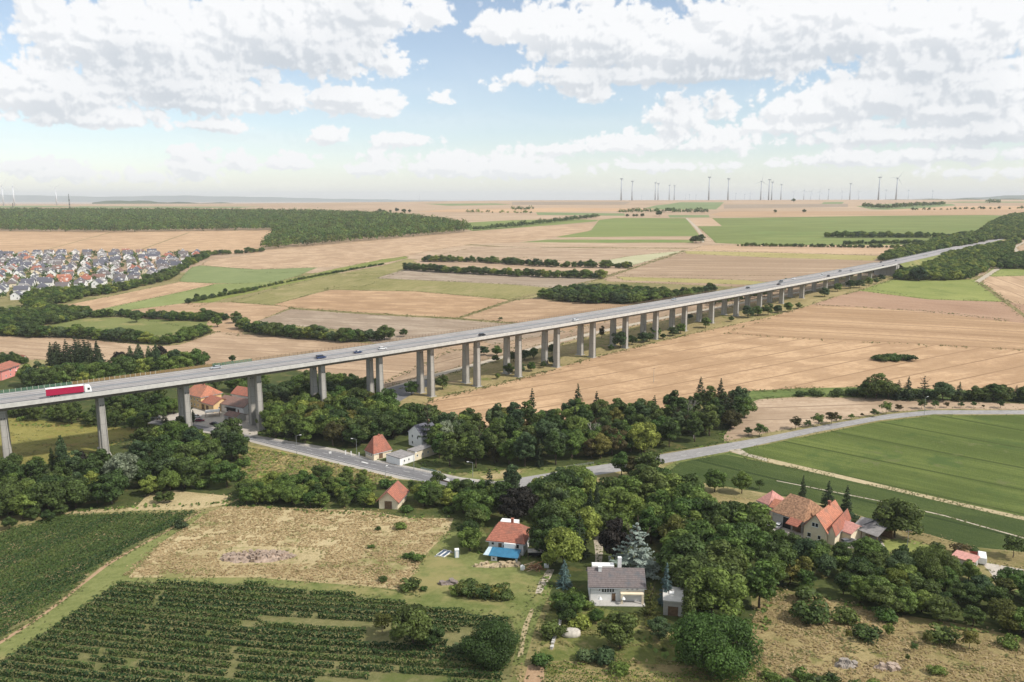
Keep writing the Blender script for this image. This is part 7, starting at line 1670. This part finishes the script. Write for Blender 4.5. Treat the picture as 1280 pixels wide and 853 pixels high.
V1 = [(-60, 680), (0, 667), (75, 646), (243, 640.5), (205, 664), (133, 702), (72, 751), (0, 798), (-60, 838)]
rows(V1, (0, 745), (200, 655), 2.3, 'vine', 'vine_row', lambda k: '%s row of vines counted upward from the track in the left vineyard' % k, 'vine rows of the left vineyard', 61, 1.15, .95, 20, .27, -.55)
V2 = [(-40, 862), (0, 832), (100, 763), (152, 729), (320, 732), (450, 747), (560, 765), (632, 773), (640, 790), (635, 800), (600, 812), (632, 832), (622, 880), (-40, 900)]
def skip2(X, Y, px, py):
    mid = (np.abs(py - (779 + .02 * (px - 300) + np.where(px > 420, (px - 420) * .08, 0))) < 3.8) & (px > 300) & (px < 585)
    gr = ((px - 482) / 30) ** 2 + ((py - 797) / 9) ** 2 < 1
    cor = (py > 848 + (600 - px) * .0) & (px > 395) & (px < 560)
    far = (px > 560) & (py < 812) & (py > 790)
    return mid | gr | cor | far
rows(V2, (20, 822), (160, 838), 3.0, 'vine', 'vine_row', lambda k: '%s row of vines counted from the bottom in the front vineyard' % k, 'vine rows of the front vineyard', 62, 1.3, 1.1, 24, .28, -.5, skip2)
V3 = [(682, 831), (728, 833), (738, 842), (800, 845), (900, 838), (960, 848), (1000, 860), (1000, 900), (680, 900)]
rows(V3, (690, 833), (728, 834.5), 2.0, 'corn', 'maize_row', lambda k: '%s row of young maize counted from the bottom, below the garden' % k, 'maize rows at the bottom edge', 63, 1.2, .7, 12, .22, -.75, cat='maize row')
def tufts(poly, n, mats, h, seed, label, name='dry_grass', holes=()):
    rg = np.random.default_rng(seed); W = [P(*q) for q in poly]; x0, x1 = min(w.x for w in W), max(w.x for w in W); y0, y1 = min(w.y for w in W), max(w.y for w in W)
    X = rg.uniform(x0, x1, n * 3); Y = rg.uniform(y0, y1, n * 3); Z = gz(X, Y); px, py = PROJ(X, Y, Z); ok = vinpoly(px, py, poly)
    for hh in holes: ok &= ~vinpoly(px, py, hh)
    g = value_noise(X / 9, Y / 6, seed) + .6 * value_noise(X / 3, Y / 2.5, seed + 1); ok &= g > (-.25 if mats != 'weed' or h > .41 and seed in (75, 78) else .16); X, Y, Z, g = X[ok][:n], Y[ok][:n], Z[ok][:n], g[ok][:n]
    hs = h * rg.uniform(.5, 1.2, len(X)); c = np.stack([X, Y, Z + hs * .3], 1); a = rg.uniform(0, 6.28, len(X)); nn = np.stack([np.cos(a) * .5, np.sin(a) * .5, .9 + .5 * rg.random(len(X))], 1)
    me = quads_mesh(name, orient_quads(c, nn, hs * .75, rg, .8), LM[mats], np.clip(.5 + g * .8 + rg.normal(size=len(X)) * .2, 0, 1)); tag(link(name, me), label, 'grass', kind='stuff')
MEADOW = [(152, 720), (204, 677), (262, 641), (282, 634), (320, 634), (465, 640), (505, 648), (563, 649), (556, 665), (531, 692), (513, 720), (502, 736), (459, 731), (320, 720)]
HEAPH = [[(270, 690), (300, 682), (400, 686), (395, 705), (275, 707)]]
tufts(MEADOW, 15000, 'drygrass', .48, 71, 'tall dry yellow grass of the big meadow', holes=HEAPH); tufts(MEADOW, 2600, 'weed', .45, 72, 'greener weeds in the big dry meadow', 'weeds')
SLOPE = [(938, 782), (960, 738), (1000, 745), (1100, 768), (1200, 793), (1280, 810), (1330, 830), (1330, 880), (980, 880), (945, 845)]
tufts(SLOPE, 10000, 'drygrass', .42, 73, 'tall dry grass on the slope at bottom right'); tufts(SLOPE, 3500, 'weed', .42, 74, 'green weeds on the slope at bottom right', 'weeds')
tufts([(676, 828), (686, 775), (760, 792), (840, 795), (870, 800), (945, 808), (950, 840), (830, 836), (760, 828)], 4500, 'weed', .35, 75, 'uneven grass of the garden below the bungalow', 'garden_grass')
tufts([(300, 558), (330, 562), (395, 574), (495, 598), (480, 606), (420, 605), (330, 610), (300, 613)], 4200, 'drygrass', .6, 76, 'rough dry grass between the road and the thicket'); tufts([(300, 558), (330, 562), (395, 574), (495, 598), (480, 606), (420, 605), (330, 610), (300, 613)], 2600, 'mid', .7, 77, 'green scrub between the road and the thicket', 'weeds')
tufts([(0, 524), (100, 532), (160, 537), (178, 545), (170, 560), (120, 580), (60, 584), (0, 588)], 5000, 'weed', .4, 78, 'yellowing meadow grass below the viaduct', 'meadow_grass')

# ragged grass along the edges of fields and tracks
rg = np.random.default_rng(99); C = {'weed': [], 'drygrass': [], 'mid': []}
for nm, mt, poly in FIELDS:
    if nm in ('road', 'pavement', 'asphalt_yard', 'farm_yard'): continue
    W = [P(*q) for q in poly]
    for a, b in zip(W, W[1:] + W[:1]):
        if min(a.y, b.y) > 1300 or max(abs(a.x), abs(b.x)) > 900: continue
        L = (b - a).length; n = int(L * (1.6 if a.y < 500 else .7)); u = rg.random(n)
        sp = .9 if a.y < 300 else 1.5
        X = a.x + (b.x - a.x) * u + rg.normal(size=n) * sp; Y = a.y + (b.y - a.y) * u + rg.normal(size=n) * sp
        k = value_noise(X / 12, Y / 12, 8) > -.2; C['mid' if nm == 'undergrowth' else 'weed' if mt.name not in ('dry_meadow', 'dry_slope') else 'drygrass'].append(np.stack([X[k], Y[k]], 1))
RD = [[PROJ(*P(*q)) for q in poly] for nm, mt, poly in FIELDS if nm in ('road', 'pavement', 'concrete_path')]
for mt, lst in C.items():
    XY = np.concatenate(lst); Z = gz(XY[:, 0], XY[:, 1]); px, py = PROJ(XY[:, 0], XY[:, 1], Z)
    ok = np.ones(len(px), bool)
    for r_ in RD: ok &= ~vinpoly(px, py, r_)
    XY, Z = XY[ok], Z[ok]; sz = np.where(XY[:, 1] < 400, .34, .62) * (1.9 if mt == 'mid' else 1); a = rg.uniform(0, 6.28, len(Z))
    nn = np.stack([np.cos(a) * .5, np.sin(a) * .5, 1 + 0 * a], 1)
    me = quads_mesh('margin_grass', orient_quads(np.stack([XY[:, 0], XY[:, 1], Z + sz * .35], 1), nn, sz, rg, .8), LM[mt], rg.random(len(Z)))
    tag(link('margin_grass', me), 'ragged grass along the edges of fields and tracks', 'grass', kind='stuff'); print('margin', len(Z))
